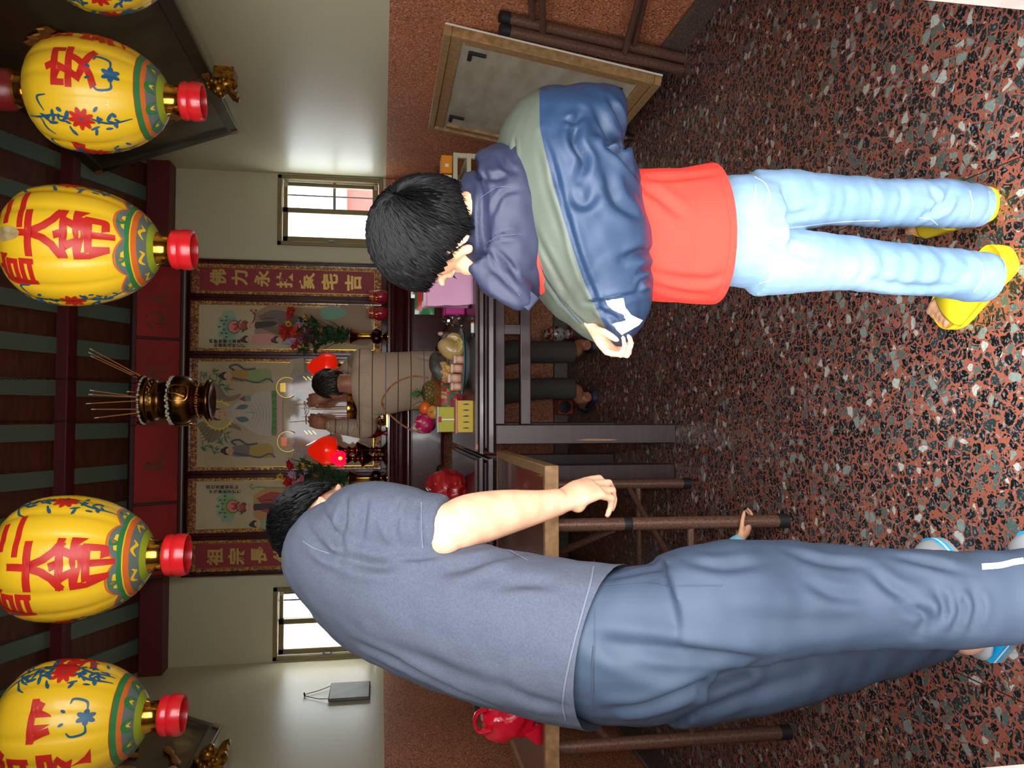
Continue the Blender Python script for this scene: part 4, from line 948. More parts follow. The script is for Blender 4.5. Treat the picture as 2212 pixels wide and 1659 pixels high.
def bouquet(b, tips, label, seed):
    r = random.Random(seed); o = b+V((0, 0, .22)); t = thing('flower_bunch', o, label, 'flowers', 'flower bunches on the altar')
    m_leaf = M('leaf_green', (38, 74, 34), 0.5); m_dl = M('dark_leaf_green', (24, 50, 26), 0.5); mb = MB()
    for k in range(26):
        e = o+V((r.uniform(-.09, .1), r.uniform(-.05, .02), r.uniform(.12, .30))); mb.tube([o-V((0, 0, .06)), o.lerp(e, .5)+V((0, 0, .01)), e], 0.0022, 5)
    obj('stem', mb, m_leaf, t); mb = MB()
    for k in range(210):
        f = r.uniform(.1, 1); c = o+V((r.uniform(-.10, .11)*f, r.uniform(-.05, .03)*f, .32*f)); d = V((r.uniform(-1, 1), r.uniform(-.6, .3), r.uniform(-.2, 1))).normalized(); l = r.uniform(.03, .062); s_ = d.cross(V((0, 1, .2))).normalized()*l*.22; up_ = d.cross(s_).normalized()*l*.12
        mb.add([c, c+d*l*.4+s_+up_, c+d*l, c+d*l*.4-s_+up_, c+d*l*.45], [(0, 1, 4), (1, 2, 4), (2, 3, 4), (3, 0, 4)], k % 2)
    obj('foliage', mb, [m_leaf, m_dl], t, smooth=0)
    for (x, y, kind, size) in tips:
        c = P(x, y, AYC+.04+r.uniform(-.02, .02)); size *= 1.22; col = {'r': (206, 54, 36), 'p': (206, 122, 138), 'y': (230, 186, 40), 'l': (190, 160, 180), 'm': (96, 30, 50), 'o': (224, 132, 40), 'k': (204, 30, 40)}[kind]
        mm = M('petal_'+kind, col, 0.5, var=(60, tuple(int(v*.8) for v in col))); mb = MB(); np_ = 6 if kind in 'rkm' else (12 if kind in 'pyo' else 9)
        ax = V((r.uniform(-.5, .5), -.8, r.uniform(.1, .9))).normalized(); u = ax.orthogonal().normalized(); w_ = ax.cross(u)
        for k in range(np_):
            a = 2*PI*k/np_+r.uniform(-.1, .1); d = (u*math.cos(a)+w_*math.sin(a)); l = size*r.uniform(.85, 1.1); sd = ax.cross(d)*l*(.42 if np_ == 6 else .22)
            p = [c, c+d*l*.5+sd+ax*l*.28, c+d*l+ax*l*.22, c+d*l*.5-sd+ax*l*.28, c+d*l*.55+ax*l*.14]
            mb.add(p, [(0, 1, 4), (1, 2, 4), (2, 3, 4), (3, 0, 4)])
        mb.ball(c+ax*size*.2, size*.22, n=8, k=6); f = obj('blossom', mb, mm, t, smooth=0)
        if kind in 'yo': obj('heart', MB().ball(c+ax*size*.32, size*.26, n=10, k=6), M('flower_heart', (110, 60, 20), 0.7), f)
    mb = MB()
    for k in range(8):
        e = o+V((r.uniform(-.06, .16), -.02, r.uniform(.2, .42))); mb.tube([o, o.lerp(e, .5)+V((.01, 0, .02)), e], [0.003, 0.005, 0.0008], 5, res=8)
    obj('blade_leaf', mb, m_dl, t)
b = vase(836, 727, 'brass vase with a flared neck on the altar, right of the bending worshipper')
bouquet(b, [(631, 676, 'r', .045), (617, 715, 'r', .05), (640, 722, 'r', .05), (624, 700, 'y', .022), (663, 708, 'p', .03), (640, 745, 'r', .036), (652, 748, 'y', .02), (656, 733, 'm', .026), (668, 718, 'm', .026), (690, 715, 'o', .02), (650, 700, 'l', .03), (630, 738, 'l', .03), (660, 686, 'y', .018), (645, 736, 'l', .025), (676, 735, 'm', .02)], 'large bunch of red and pink flowers in the vase right of the bending worshipper', 2)
b = vase(836, 1032, 'brass vase on the altar half hidden behind the grey shirted man')
bouquet(b, [(628, 1004, 'k', .035), (652, 1008, 'y', .024), (632, 1025, 'l', .028), (606, 1030, 'y', .022), (650, 1033, 'p', .03), (625, 1040, 'k', .036), (680, 1030, 'o', .026), (662, 1018, 'l', .022), (640, 1045, 'p', .028)], 'bunch of mixed flowers behind the head of the grey shirted man', 8)
def lotus_lamp(x, y, rr_, hh, zb, mat, label, dy=0.0):
    b = P(836, y, AYC-0.04+dy); b.z = AZ; t = thing('lotus_lamp', b, label, 'lamp', 'red lotus bud lamps on the altar')
    z = zb-AZ; k = z/.30
    obj('base', MB().lathe([tuple(q) for q in crs([(0, 0), (.05, 0), (.05, .008), (.035, .018), (.018, .035*k), (.016, .06*k)], 24)], b, 28, caps=False), m_antique, t)
    obj('stem', MB().lathe([tuple(q) for q in crs([(.014, .055*k), (.022, .07*k), (.013, .082*k), (.022, .094*k), (.014, .105*k), (.02, .12*k), (.045, .17*k), (.052, .185*k), (.022, .20*k), (.016, .22*k), (.028, .235*k), (.014, .25*k), (.02, .275*k), (.03, .29*k), (.03, .30*k)], 60)], b, 30, caps=False), M('red_brown_brass', (140, 84, 34), 0.2, metal=1.0), t)
    pr = [tuple(q) for q in crs([(.03, 0), (rr_*.82, .012), (rr_, hh*.30), (rr_*.93, hh*.5), (rr_*.6, hh*.76), (rr_*.25, hh*.93), (.001, hh)], 40)]
    o = obj('bud_shade', MB().lathe(pr, (b.x, b.y, zb), 36, mod=None), mat, t, smooth=70); return t
m_bud = M('red_glowing_bud', (235, 20, 8), 0.25, coat=0.4, emit=((255, 40, 10), 0.28)); m_bud2 = M('pink_glowing_bud', (240, 10, 60), 0.3, emit=((255, 10, 60), 0.7))
lotus_lamp(0, 972, .090, .186, 1.564, m_bud, 'large red lotus bud lamp on a brass stem, glowing left of the bending worshipper')
t = lotus_lamp(0, 990, .049, .096, 1.507, m_bud2, 'small pink glowing lotus lamp in front of the large red bud on the left', -.115)
obj('flame_bulb', MB().ball(P(735, 990, AYC-0.206), (.010, .006, .012)), M('lamp_glow', (255, 180, 40), 0.5, emit=((255, 170, 40), 3.0)), t)
lotus_lamp(0, 795, .090, .186, 1.568, m_bud, 'large red lotus bud lamp partly hidden behind the head of the bending worshipper')
# standing censer with sticks
b = P(836, 882, AYC); b.z = AZ; ce = thing('altar_censer', b, 'brass altar censer with gilt rim in front of the bending worshipper', 'censer')
obj('bowl', MB().lathe([tuple(q) for q in crs([(.0, .05), (.05, .05), (.09, .075), (.105, .12), (.092, .165), (.082, .19), (.09, .205)], 40)], b, 36, caps=False), m_antique, ce)
obj('rim', MB().lathe([(.088, .19), (.10, .2), (.106, .21), (.106, .245), (.098, .25), (.086, .24)], b, 40, caps=False), m_gold, ce)
obj('ash_bed', MB().lathe([(.0, .236), (.088, .232)], b, 30, caps=False), m_ash, ce)
for k in range(3):
    a = -PI/2+2*PI*k/3+.5; q = b+V((.06*math.cos(a), .06*math.sin(a), 0)); obj('leg', MB().tube([q+V((0, 0, .07)), q*1+V((.035*math.cos(a), .035*math.sin(a), .04)), q+V((.03*math.cos(a), .03*math.sin(a), .017))], [.02, .018, .016], 10, res=8), m_gold, ce)
for sgn in (-1, 1):
    q = b+V((sgn*.105, 0, .17)); mb = MB().tube([q, q+V((sgn*.03, 0, .01)), q+V((sgn*.045, 0, .05)), q+V((sgn*.025, 0, .085)), q+V((sgn*.04, 0, .1))], [.01, .012, .01, .009, .006], 8, res=14)
    obj('handle', mb, m_gold, ce)
r = random.Random(9)
for k in range(16):
    p = b+V((r.uniform(-.065, .065), r.uniform(-.05, .05), .235)); incense(p, p+V((r.uniform(-.01, .01), r.uniform(-.01, .01), r.uniform(.16, .30))), 'thin incense stick standing in the gilt rimmed altar censer', .0016, .25, .04, 'incense sticks in the altar censer')
# dragon foot incense tray and red cup
b = P(836, 912, AYC-.13); b.z = AZ; mb = MB()
for dx, sc in ((0, 1), (.03, .8)):
    for k in range(3): mb.tube([b+V((dx+.006*k, .004*k, .004)), b+V((dx-.018*sc, 0, .03+.012*k)), b+V((dx+.012*sc, 0, .055+.01*k)), b+V((dx+.025*sc, 0, .03)), b+V((dx+.006, 0, .022))], [.006, .006, .005, .005, .003], 7, res=18)
mb.ball(b+V((.0, 0, .075)), .012).box((b.x-.03, b.y-.02, AZ), (b.x+.06, b.y+.03, AZ+.008))
tag(obj('dragon_ornament', mb, m_gold), 'curled brass dragon ornament on the altar edge below the raised arm', 'ornament')
b = P(836, 935, AYC-.04); b.z = AZ; cup = tag(obj('offering_cup', MB().lathe([(0, .004), (.014, 0), (.016, .01), (.01, .03), (.03, .07), (.034, .12), (.03, .12), (.012, .05)], b, 24, caps=False), M('dark_red_cup', (132, 20, 26), 0.3, coat=0.4)), 'small dark red offering cup on the altar left of the bending worshipper', 'cup')
# two wrapped red candle jars, small yellow box
m_jar = M('red_candle_jar', (180, 16, 44), 0.12, coat=0.8, bump=(60, 0.4)); m_wrap = glass('clear_candle_wrap', (250, 246, 246), 0.9, 0.05)
for y, d, lab in ((641, 0.0, 'wrapped red candle jar on the altar nearer the right couplet board'), (677, -.015, 'wrapped red candle jar on the altar beside the flower vase')):
    b = P(836, y, AYC+d); b.z = AZ; t = thing('candle_jar', b, lab, 'candle', 'wrapped red candle jars')
    obj('jar', MB().lathe([tuple(q) for q in crs([(0, 0), (.022, 0), (.040, .016), (.046, .045), (.042, .07), (.036, .088), (.036, .118)], 30)], b, 28), m_jar, t)
    obj('paper_band', MB().lathe([(.0368, .092), (.0374, .106)], b, 28, caps=False), M('orange_foil', (206, 110, 50), 0.3, metal=0.4), t)
    mb = MB(); ring_ = [b+V((.026*math.sin(a), -.0432+.012*abs(math.sin(a)), .072+.020*math.cos(a))) for a in [2*PI*k/24 for k in range(24)]]; mb.tube(ring_, .0016, 5, closed=True)
    mb.tube([b+V((.013*math.sin(a), -.0445+.004*abs(math.sin(a)), .074+.010*math.cos(a))) for a in [2*PI*k/16 for k in range(16)]], .0016, 5, closed=True)
    obj('gold_emblem', mb, m_trim, t)
    mb = MB().tube([b+V((0, 0, .001)), b+V((0, 0, .05)), b+V((0, 0, .12)), b+V((0, 0, .128)), b+V((0, 0, .138))], [.046, .05, .042, .03, .05], 14, caps=False); obj('clear_wrap', mb, m_wrap, t, smooth=20)
b = P(836, 582, AYC); t = thing('small_packet', (b.x, b.y, AZ), 'small yellow and white packet on the altar right of the couplet board', 'packet')
obj('packet_end', MB().box((b.x-.045, b.y-.015, AZ), (b.x-.005, b.y+.02, AZ+.035)), M('yellow_plastic', (226, 190, 30), 0.4), t, bev=0.006)
obj('packet_body', MB().box((b.x-.005, b.y-.018, AZ), (b.x+.045, b.y+.022, AZ+.034)), m_white, t, bev=0.004)

# ------------------------------------------------------------------ things on the right offering table
TZ = 0.9055
m_china = M('glazed_blue_rim_china', (196, 206, 202), 0.2, coat=0.5); m_rimb = M('teal_rim_glaze', (70, 110, 120), 0.2, coat=0.5)
pc = PZ(1004, 785, TZ); pc = V((pc.x, 3.56, TZ))
mb = MB().lathe([(0, .004), (.09, .003), (.10, 0), (.105, .004), (.145, .020), (.158, .028), (.156, .033), (.14, .026), (.10, .012), (0, .010)], pc, 44, mats=[0, 0, 0, 0, 1, 1, 1, 0, 0, 0])
plate = tag(obj('offering_plate', mb, [m_china, m_rimb]), 'round blue rimmed plate of meat offerings on the right offering table', 'plate')
m_fish = M('fried_fish_skin', (150, 120, 76), 0.3, coat=0.4, var=(14, (62, 60, 54), (1, 1, 1))); m_meat = M('boiled_pork', (196, 126, 92), 0.4, coat=0.2, var=(12, (214, 168, 146), (1, 1, 4))); m_fat = M('pork_fat', (226, 200, 180), 0.4); m_chick = M('poached_chicken_skin', (206, 170, 112), 0.35, coat=0.3, var=(10, (176, 146, 90), (1, 1, 1)))
def PT(x, y, dy=0.0): return P(x, y, 3.54+dy)
# chicken with head and feet
t = thing('cooked_chicken', PT(985, 750), 'whole boiled chicken with dark head at the right end of the offering plate', 'chicken')
mb = MB().tube([PT(996, 770), PT(975, 757), PT(958, 742), PT(952, 735)], [(.03, .04), (.046, .05), (.036, .04), (.016, .02)], 14, res=12)
mb.tube([PT(994, 740), PT(986, 728), PT(970, 727), PT(966, 735)], [.022, .02, .016, .012], 10, res=10).tube([PT(990, 760, -.03), PT(998, 745, -.04), PT(990, 735, -.03)], [.024, .02, .012], 10, res=10)
finish('carcass', organic(mb, .005, 3), m_chick, t, smooth=180)
mb = MB().tube([PT(966, 735), PT(957, 730), PT(966, 722), PT(984, 729)], [.014, .013, .014, .008], 10, res=12).ball(PT(962, 727), (.016, .014, .014))
obj('neck', mb, M('dark_singed_skin', (66, 52, 44), 0.5), t)
obj('comb', MB().ball(PT(952, 721), (.010, .008, .014)).ball(PT(957, 724), (.012, .01, .010)), M('pale_pink_comb', (196, 140, 126), 0.4), t)
for k in range(2): obj('foot', MB().tube([PT(992, 748+10*k, -.05), PT(998, 738+9*k, -.06), PT(988, 727+8*k, -.05)], [.007, .006, .004], 8, res=8), M('yellow_chicken_leg', (196, 170, 90), 0.4), t)
mb = MB().tube([PT(948, 762, .02), PT(945, 772, .02), PT(950, 795), PT(965, 812), PT(975, 818)], [(.012, .012), (.036, .026), (.048, .030), (.040, .026), (.012, .01)], 16, res=22)
me = mb.mesh('f'); zc_ = [(p.center.z, p.center.x, p.index) for p in me.polygons]; co = getco(me); cz_m = co[:, 2].mean(); setco(me, co+getno(me)*(seed_noise(co, 60)*.0025)[:, None])
mi_ = [0 if z > cz_m+.004 or x > co[:, 0].max()-.05 else 1 for z, x, _ in zc_]; me.polygons.foreach_set('material_index', mi_)
t = finish('fried_fish', me, [M('dark_fish_back', (78, 76, 66), .5, var=(50, (48, 48, 44))), M('golden_fish_belly', (196, 156, 96), .45, var=(45, (150, 108, 60)))], smooth=180); tag(t, 'dark backed fried fish lying on top of the meat on the offering plate', 'fish')
tag(t, None, None)
r = random.Random(2); mb = MB(); tr_ = bvh(mb.mesh('x')) if False else None
for k in range(16):
    c = PT(952+r.uniform(6, 26), 788+r.uniform(0, 22), -.034); mb.ball(c, (.010, .004, .005), n=8, k=5, R=Matrix.Rotation(r.uniform(0, 3), 3, 'Y'))
obj('fried_crust', mb, M('golden_crust', (206, 160, 84), 0.4, coat=0.3), t)
for k, (x, y, w_, h_) in enumerate(((990, 778, .03, .05), (985, 797, .032, .055), (980, 818, .034, .06), (984, 836, .03, .05))):
    c = PT(x, y, -.035+.012*k); q = obj('pork_slab', MB().box((c.x-w_*.6, c.y-.05, c.z-h_*.55), (c.x+w_*.6, c.y+.03, c.z+h_*.5)), m_meat, bev=.010)
    tag(q, ('pink pork slab on the offering plate, nearest the chicken', 'second pork slab from the chicken on the offering plate', 'pork slab on the offering plate under the tail of the fish', 'pork slab at the basket end of the offering plate')[k], 'pork', 'pork slabs on the plate')
    obj('fat_layer', MB().box((c.x-w_*.62, c.y-.051, c.z+h_*.28), (c.x+w_*.62, c.y+.031, c.z+h_*.52)), m_fat, q, bev=.006)

# fruit basket
def weave():
    m = M('woven_pink_green_strips', (196, 40, 90), 0.5); nt = m.node_tree; b = nt.nodes['Principled BSDF']; L = nt.links.new
    tc = nt.nodes.new('ShaderNodeTexCoord'); ck = nt.nodes.new('ShaderNodeTexVoronoi'); ck.inputs['Scale'].default_value = 60; ck.inputs['Randomness'].default_value = 0.15; L(tc.outputs['Object'], ck.inputs[0])
    sp = nt.nodes.new('ShaderNodeSeparateColor'); L(ck.outputs['Color'], sp.inputs[0])
    rp = ramp(nt, [(0, (196, 40, 60)), (0.3, (90, 130, 80)), (0.5, (214, 60, 110)), (0.75, (200, 160, 96))], True); L(sp.outputs[0], rp.inputs[0]); L(rp.outputs[0], b.inputs['Base Color']); return m
m_cane = M('brown_cane', (176, 110, 60), 0.5, var=(30, (140, 80, 40)))
bc = P(975, 866, 3.84); bc.z = TZ
bk = thing('fruit_basket', bc, 'woven cane basket with a tall handle holding a pineapple and other fruit', 'basket')
obj('woven_body', MB().lathe([(0, .002), (.080, 0), (.091, .02), (.102, .06), (.112, .107)], bc, 40, caps=False, mod=lambda a, z: 1+.008*math.cos(40*a)), weave(), bk, solid=.004)
obj('flared_rim', MB().lathe([(.111, .102), (.126, .120), (.146, .138), (.150, .143), (.140, .140), (.113, .113)], bc, 40, caps=False, mod=lambda a, z: 1+.012*math.cos(24*a)), m_cane, bk)
hp = [P(925, 816, 3.84), P(890, 813, 3.84), P(852, 828, 3.84), P(829, 856, 3.84), P(826, 874, 3.84), P(838, 892, 3.84), P(872, 920, 3.84), P(905, 934, 3.84), P(930, 934, 3.84)]
obj('handle', MB().tube(hp, .0042, 8, res=40).tube([p+V((0, .008, 0)) for p in hp], .0036, 8, res=40).ball(P(827, 874, 3.838), (.009, .01, .007)), m_cane, bk)
def fruit(name, label, cat): return thing(name, bc+V((0, 0, .1)), label, cat)
pa = thing('pineapple', P(934, 850, 3.83), 'pineapple with a green crown standing in the fruit basket', 'pineapple')
a, b = P(966, 846, 3.83), P(908, 850, 3.81); ax = (b-a).normalized(); mb = MB()
prof = [tuple(q) for q in crs([(.02, 0), (.052, .018), (.060, .05), (.055, .09), (.036, .118), (.014, .126)], 30)]
mb.lathe(prof, a, 30, ax=ax); u = ax.orthogonal().normalized(); w_ = ax.cross(u)
obj('flesh', mb, M('pineapple_gap', (86, 72, 30), 0.7), pa)
mb = MB()
for i in range(9):
    z = .012+.0125*i; rr_ = float(np.interp(z, [p[1] for p in prof], [p[0] for p in prof]))
    for k in range(12):
        an = 2*PI*(k+.5*(i % 2))/12; d = u*math.cos(an)+w_*math.sin(an); mb.ball(a+ax*z+d*(rr_-.001), (.0115*rr_/.058, .0115*rr_/.058, .0075), n=8, k=5, R=Matrix((u.cross(d)*0+d.cross(ax), d*0.7, ax)).transposed())
obj('skin_eyes', mb, M('pineapple_skin', (150, 118, 54), 0.5, var=(60, (96, 92, 40))), pa)
mb = MB(); r = random.Random(6)
for k in range(34):
    an = 2.4*k; f = k/34; d = (u*math.cos(an)+w_*math.sin(an)); l = .03+.035*f; o_ = a+ax*(.122+.012*f); sp = d*(1.1-f*.9)+ax*(.25+f); sp.normalize(); s_ = sp.cross(d+ax*.01).normalized()*.005 if sp.cross(d).length > .01 else w_*.005
    p1 = o_+sp*l*.6; p2 = o_+sp*l+d*.008; mb.add([o_-s_, o_+s_, p1+s_*.8, p2, p1-s_*.8], [(0, 1, 2, 4), (4, 2, 3)])
obj('crown', mb, M('pineapple_leaf', (56, 104, 48), 0.5, var=(20, (90, 130, 70))), pa, smooth=0)
tag(obj('tangerine', MB().ball(P(919, 882, 3.78), (.034, .034, .031), n=24, k=16), M('tangerine_skin', (236, 106, 26), 0.4, coat=0.2, bump=(260, 0.15))), 'bright orange tangerine in the basket between pineapple and dragon fruit', 'tangerine')
q = P(938, 891, 3.72); ap = obj('apple', MB().lathe([tuple(x) for x in crs([(.001, -.026), (.016, -.03), (.032, -.012), (.035, .008), (.026, .026), (.01, .026), (.001, .019)], 30)], q, 28, ax=V((.2, -.75, .6))), M('red_yellow_apple', (206, 86, 40), 0.3, coat=0.4, var=(16, (222, 170, 80))))
tag(ap, 'red and yellow apple in the basket above the joss paper block', 'apple')
obj('stalk', MB().tube([q+V((.002, -.014, .012)), q+V((.006, -.024, .022))], .0014, 6), m_dark, ap)
q = P(918, 914, 3.77); mb = MB().ball(q, (.0505, .0485, .050), n=30, k=20); r = random.Random(3)
df = thing('dragon_fruit', q, 'magenta dragon fruit at the left rim of the fruit basket', 'dragon fruit')
obj('skin', mb, M('dragon_fruit_skin', (204, 24, 104), 0.4, coat=0.15, var=(18, (176, 16, 84)), bump=(40, .2)), df); mb = MB()
for i in range(4):
    for k in range(7):
        th = .5+.62*i; an = 2*PI*(k+.5*(i % 2))/7; d = V((math.sin(th)*math.cos(an), math.sin(th)*math.sin(an), math.cos(th))); up_ = V((0, 0, 1))-d*d.z; up_.normalize(); s_ = d.cross(up_)
        o_ = q+d*.046; mb.add([o_-s_*.011-up_*.008, o_+s_*.011-up_*.008, o_+up_*.022+d*.012, o_-up_*.002+d*.003], [(0, 1, 3), (1, 2, 3), (2, 0, 3)])
obj('scales', mb, M('dragon_fruit_scale', (214, 60, 116), 0.5, var=(50, (180, 170, 90))), df, smooth=0)

# joss paper blocks
m_joss = M('yellow_joss_paper', (214, 186, 84), 0.8, var=(120, (196, 164, 66), (1, 1, 40))); m_jossg = M('lime_joss_paper', (184, 182, 62), 0.7, var=(120, (160, 156, 46), (60, 1, 1))); m_pinkp = M('pink_paper', (206, 132, 120), 0.8)
a, b = P(1020, 934, 3.31), P(988, 865, 3.31)
jb = thing('joss_paper_block', V(((a.x+b.x)/2, 3.36, TZ)), 'block of yellow joss paper with split folds at the table front edge', 'joss paper')
obj('paper_stack', MB().box((a.x, 3.30, TZ), (b.x, 3.42, b.z)), m_joss, jb, bev=.004)
mb = MB(); zc = (TZ+b.z)/2-.002
for k in range(5):
    x = a.x+(b.x-a.x)*(k+.75)/5.4; mb.prism([(x, 3.2996, zc-.018), (x+.003, 3.2996, zc-.004), (x+.0026, 3.2996, zc+.004), (x, 3.2996, zc+.018), (x-.003, 3.2996, zc)], (0, -.0006, 0))
obj('fold_slit', mb, m_dark, jb, smooth=0)
obj('pink_wrapper', MB().box((a.x-.006, 3.305, b.z), (b.x+.004, 3.43, b.z+.008)), m_pinkp, jb, bev=.002)
zt2 = P(947, 900, 3.37).z
a, b = P(986, 933, 3.36), P(986, 879, 3.36); zb2 = P(988, 865, 3.31).z+.009; xm = (a.x+b.x)/2; jb2 = thing('joss_paper_bundle', V((xm, 3.4, zb2)), 'two lime green joss paper stacks tied together on top of the yellow block', 'joss paper')
for nm, x0, x1 in (('paper_stack', a.x, xm-.003), ('paper_stack', xm+.003, b.x)):
    s_ = obj(nm, MB().box((x0, 3.345, zb2), (x1, 3.43, zt2)), m_jossg, jb2, bev=.003)
obj('paper_cap', MB().box((a.x-.001, 3.346, zt2), (b.x+.001, 3.43, zt2+.007)), M('pale_grey_card', (186, 190, 186), 0.7), jb2, bev=.002)
obj('white_gap', MB().box((xm-.0035, 3.348, zb2), (xm+.0035, 3.42, zt2-.012)), M('white_card', (236, 226, 226), 0.7), jb2, smooth=0)
obj('red_tie', MB().box((xm-.012, 3.343, zt2-.012), (xm+.012, 3.347, zt2+.002)), M('red_paper', (176, 40, 50), 0.7), jb2, smooth=0)

# pink paper bag with snack packets, pink box, clear bag, lighter
m_pink = M('pink_paper_bag', (232, 172, 206), 0.75, bump=(9, 0.15))
a = P(1020, 657, 3.31); zt3 = P(914, 640, 3.33).z; x0, x1 = a.x, a.x+.26
bgp = thing('pink_paper_bag', V(((x0+x1)/2, 3.38, TZ)), 'open pink paper bag standing at the front of the right offering table', 'bag')
r = random.Random(1)
def wob(x, y, z, k): return V((x+.003*noise.noise(V((x*20, z*20, k))), y+.005*noise.noise(V((x*14, z*14, k+3))), z))
mb = MB(); n = 14
fr = [[wob(x0-.012*j/n+(x1-x0)*i/n, 3.315-.010*math.sin(PI*i/n)*(j/n), TZ+(zt3-TZ)*j/n, 0) for i in range(n+1)] for j in range(n+1)]; mb.sheet(fr)
yb_ = 3.44; bk_ = [[wob(x1-(x1-x0)*i/n, yb_+.0*j, TZ+(zt3-TZ)*j/n, 9) for i in range(n+1)] for j in range(n+1)]; mb.sheet(bk_)
def side(x, sg): return [[(fr[j][0 if sg < 0 else n]*(1-i/4)+bk_[j][n if sg < 0 else 0]*(i/4))+V((sg*-.022*(1-j/n)*math.sin(PI*i/4)*1.0+sg*.012*(j/n)*math.sin(PI*i/4), 0, 0)) for i in range(5)] for j in range(n+1)]
mb.sheet([list(reversed(q)) for q in side(x0, -1)]); mb.sheet(side(x1, 1))
obj('bag_body', mb, m_pink, bgp, smooth=30, solid=.0015, clean=True)
obj('folded_cuff', MB().sheet([[p+V((0, -.0025, 0)) for p in fr[n][:]], [p+V((0, -.003, .0)) for p in fr[n-1][:]]]), M('pale_pink_fold', (238, 190, 216), 0.75), bgp, solid=.002)
def packet(name, c, w_, h_, col, label, bandc):
    t = thing(name, V(c)-V((0, 0, h_/2)), label, 'snack packet'); g = []
    for j in range(9):
        g.append([V(c)+V(((i/8-.5)*w_, 0, (j/8-.5)*h_)) for i in range(9)])
    f = [[p+V((0, -.016*math.sin(PI*i/8)*math.sin(PI*j/8), 0)) for i, p in enumerate(row)] for j, row in enumerate(g)]; bk2 = [[p+V((0, .016*math.sin(PI*i/8)*math.sin(PI*j/8), 0)) for i, p in enumerate(row)] for j, row in enumerate(g)]
    mb = MB().sheet(f).sheet([list(reversed(r_)) for r_ in bk2]); obj('pack', mb, M('foil_%d_%d_%d' % col, col, .25, coat=.4), t, clean=True)
    f2 = [[p+V((0, -.0012, 0)) for p in row[1:8]] for row in f[5:8]]; obj('printed_band', MB().sheet(f2), M('foil_%d_%d_%d' % bandc, bandc, .3), t)
packet('snack_packet', P(917, 650, 3.375), .12, .085, (30, 110, 60), 'green snack packet sticking out of the pink paper bag', (190, 40, 40))
packet('biscuit_packet', P(905, 615, 3.40), .12, .07, (206, 206, 200), 'silver and red snack packet behind the green one in the pink bag', (176, 50, 44))
packet('sweets_packet', P(912, 636, 3.388), .09, .06, (190, 46, 40), 'red snack packet between the silver and green ones in the pink bag', (220, 150, 50))
a = P(985, 681, 3.66); q = thing('pink_plastic_box', V((a.x, a.y, TZ)), 'small hot pink plastic tub on the table behind the pink paper bag', 'tub')
obj('tub', MB().box((a.x, 3.63, TZ+.001), (a.x+.06, 3.70, a.z+.055)), M('hot_pink_plastic', (222, 60, 150), 0.35), q, bev=.008); obj('lid', MB().box((a.x-.006, 3.624, a.z+.055), (a.x+.066, 3.706, a.z+.062)), M('hot_pink_plastic'), q, bev=.003)
mb = MB(); c = P(955, 692, 3.66); mb.ball(c, (.030, .03, .05), n=20, k=14); me = mb.mesh('c'); co = getco(me); no = getno(me); setco(me, co+no*(seed_noise(co, 45)*.02)[:, None]-np.array([0, 0, max(0.0, co[:, 2].min()-TZ)]))
co = getco(me); co[:, 2] += TZ-co[:, 2].min(); setco(me, co*1.0)
tag(finish('clear_plastic_bag', me, glass('crumpled_clear_plastic', (240, 236, 226), .8, .12), smooth=30), 'small crumpled clear plastic bag beside the hot pink tub', 'bag')
a, b = P(1024, 727, 3.27), P(1018, 697, 3.27); lt_ = thing('lighter', V(((a.x+b.x)/2, 3.275, TZ)), 'white and orange lighter lying on the table edge below the plate', 'lighter')
obj('body', MB().tube([(a.x+.016, 3.275, TZ+.008), (b.x-.004, 3.275, TZ+.008)], .008, 12), m_white, lt_); obj('orange_end', MB().tube([(b.x-.004, 3.275, TZ+.008), (b.x+.002, 3.275, TZ+.008)], .0082, 12), M('orange_plastic', (226, 110, 30), .4), lt_); obj('cap', MB().tube([(a.x, 3.275, TZ+.008), (a.x+.016, 3.275, TZ+.008)], .0076, 12), m_black, lt_)

# crumpled red plastic bags
def crumple(c, rad, seed, amp=.010, freq=13, zmin=None):
    mb = MB().ball(c, rad, n=46, k=34); me = mb.mesh('b'); co = getco(me); no = getno(me)
    d = np.abs(seed_noise(co, freq, off=seed))*-amp*1.7+seed_noise(co, freq*.4, off=seed+5)*amp
    co = co+no*d[:, None]
    if zmin is not None: co[:, 2] = np.maximum(co[:, 2], zmin+.0005)
    setco(me, co); return me
m_rbag = M('translucent_red_bag', (170, 34, 38), 0.2, coat=0.5, bump=(34, .8)); m_rbag2 = M('bright_red_bag', (222, 22, 52), 0.22, coat=0.4, bump=(16, .7))
c = P(962, 1052, 3.62); t = thing('red_plastic_bag', V((c.x, c.y, TZ)), 'knotted dark red plastic bag on the left offering table behind the arm', 'bag')
finish('bag_body', crumple(V((c.x, c.y, TZ+.085)), (.092, .085, .105), 2, .020, 17, zmin=TZ), m_rbag, t, smooth=25)
mb = MB().tube([V((c.x-.04, c.y-.05, TZ+.15)), V((c.x-.09, c.y-.06, TZ+.175)), V((c.x-.12, c.y-.06, TZ+.17))], [.03, .016, .026], 10, res=10); obj('knot', mb, m_rbag, t)

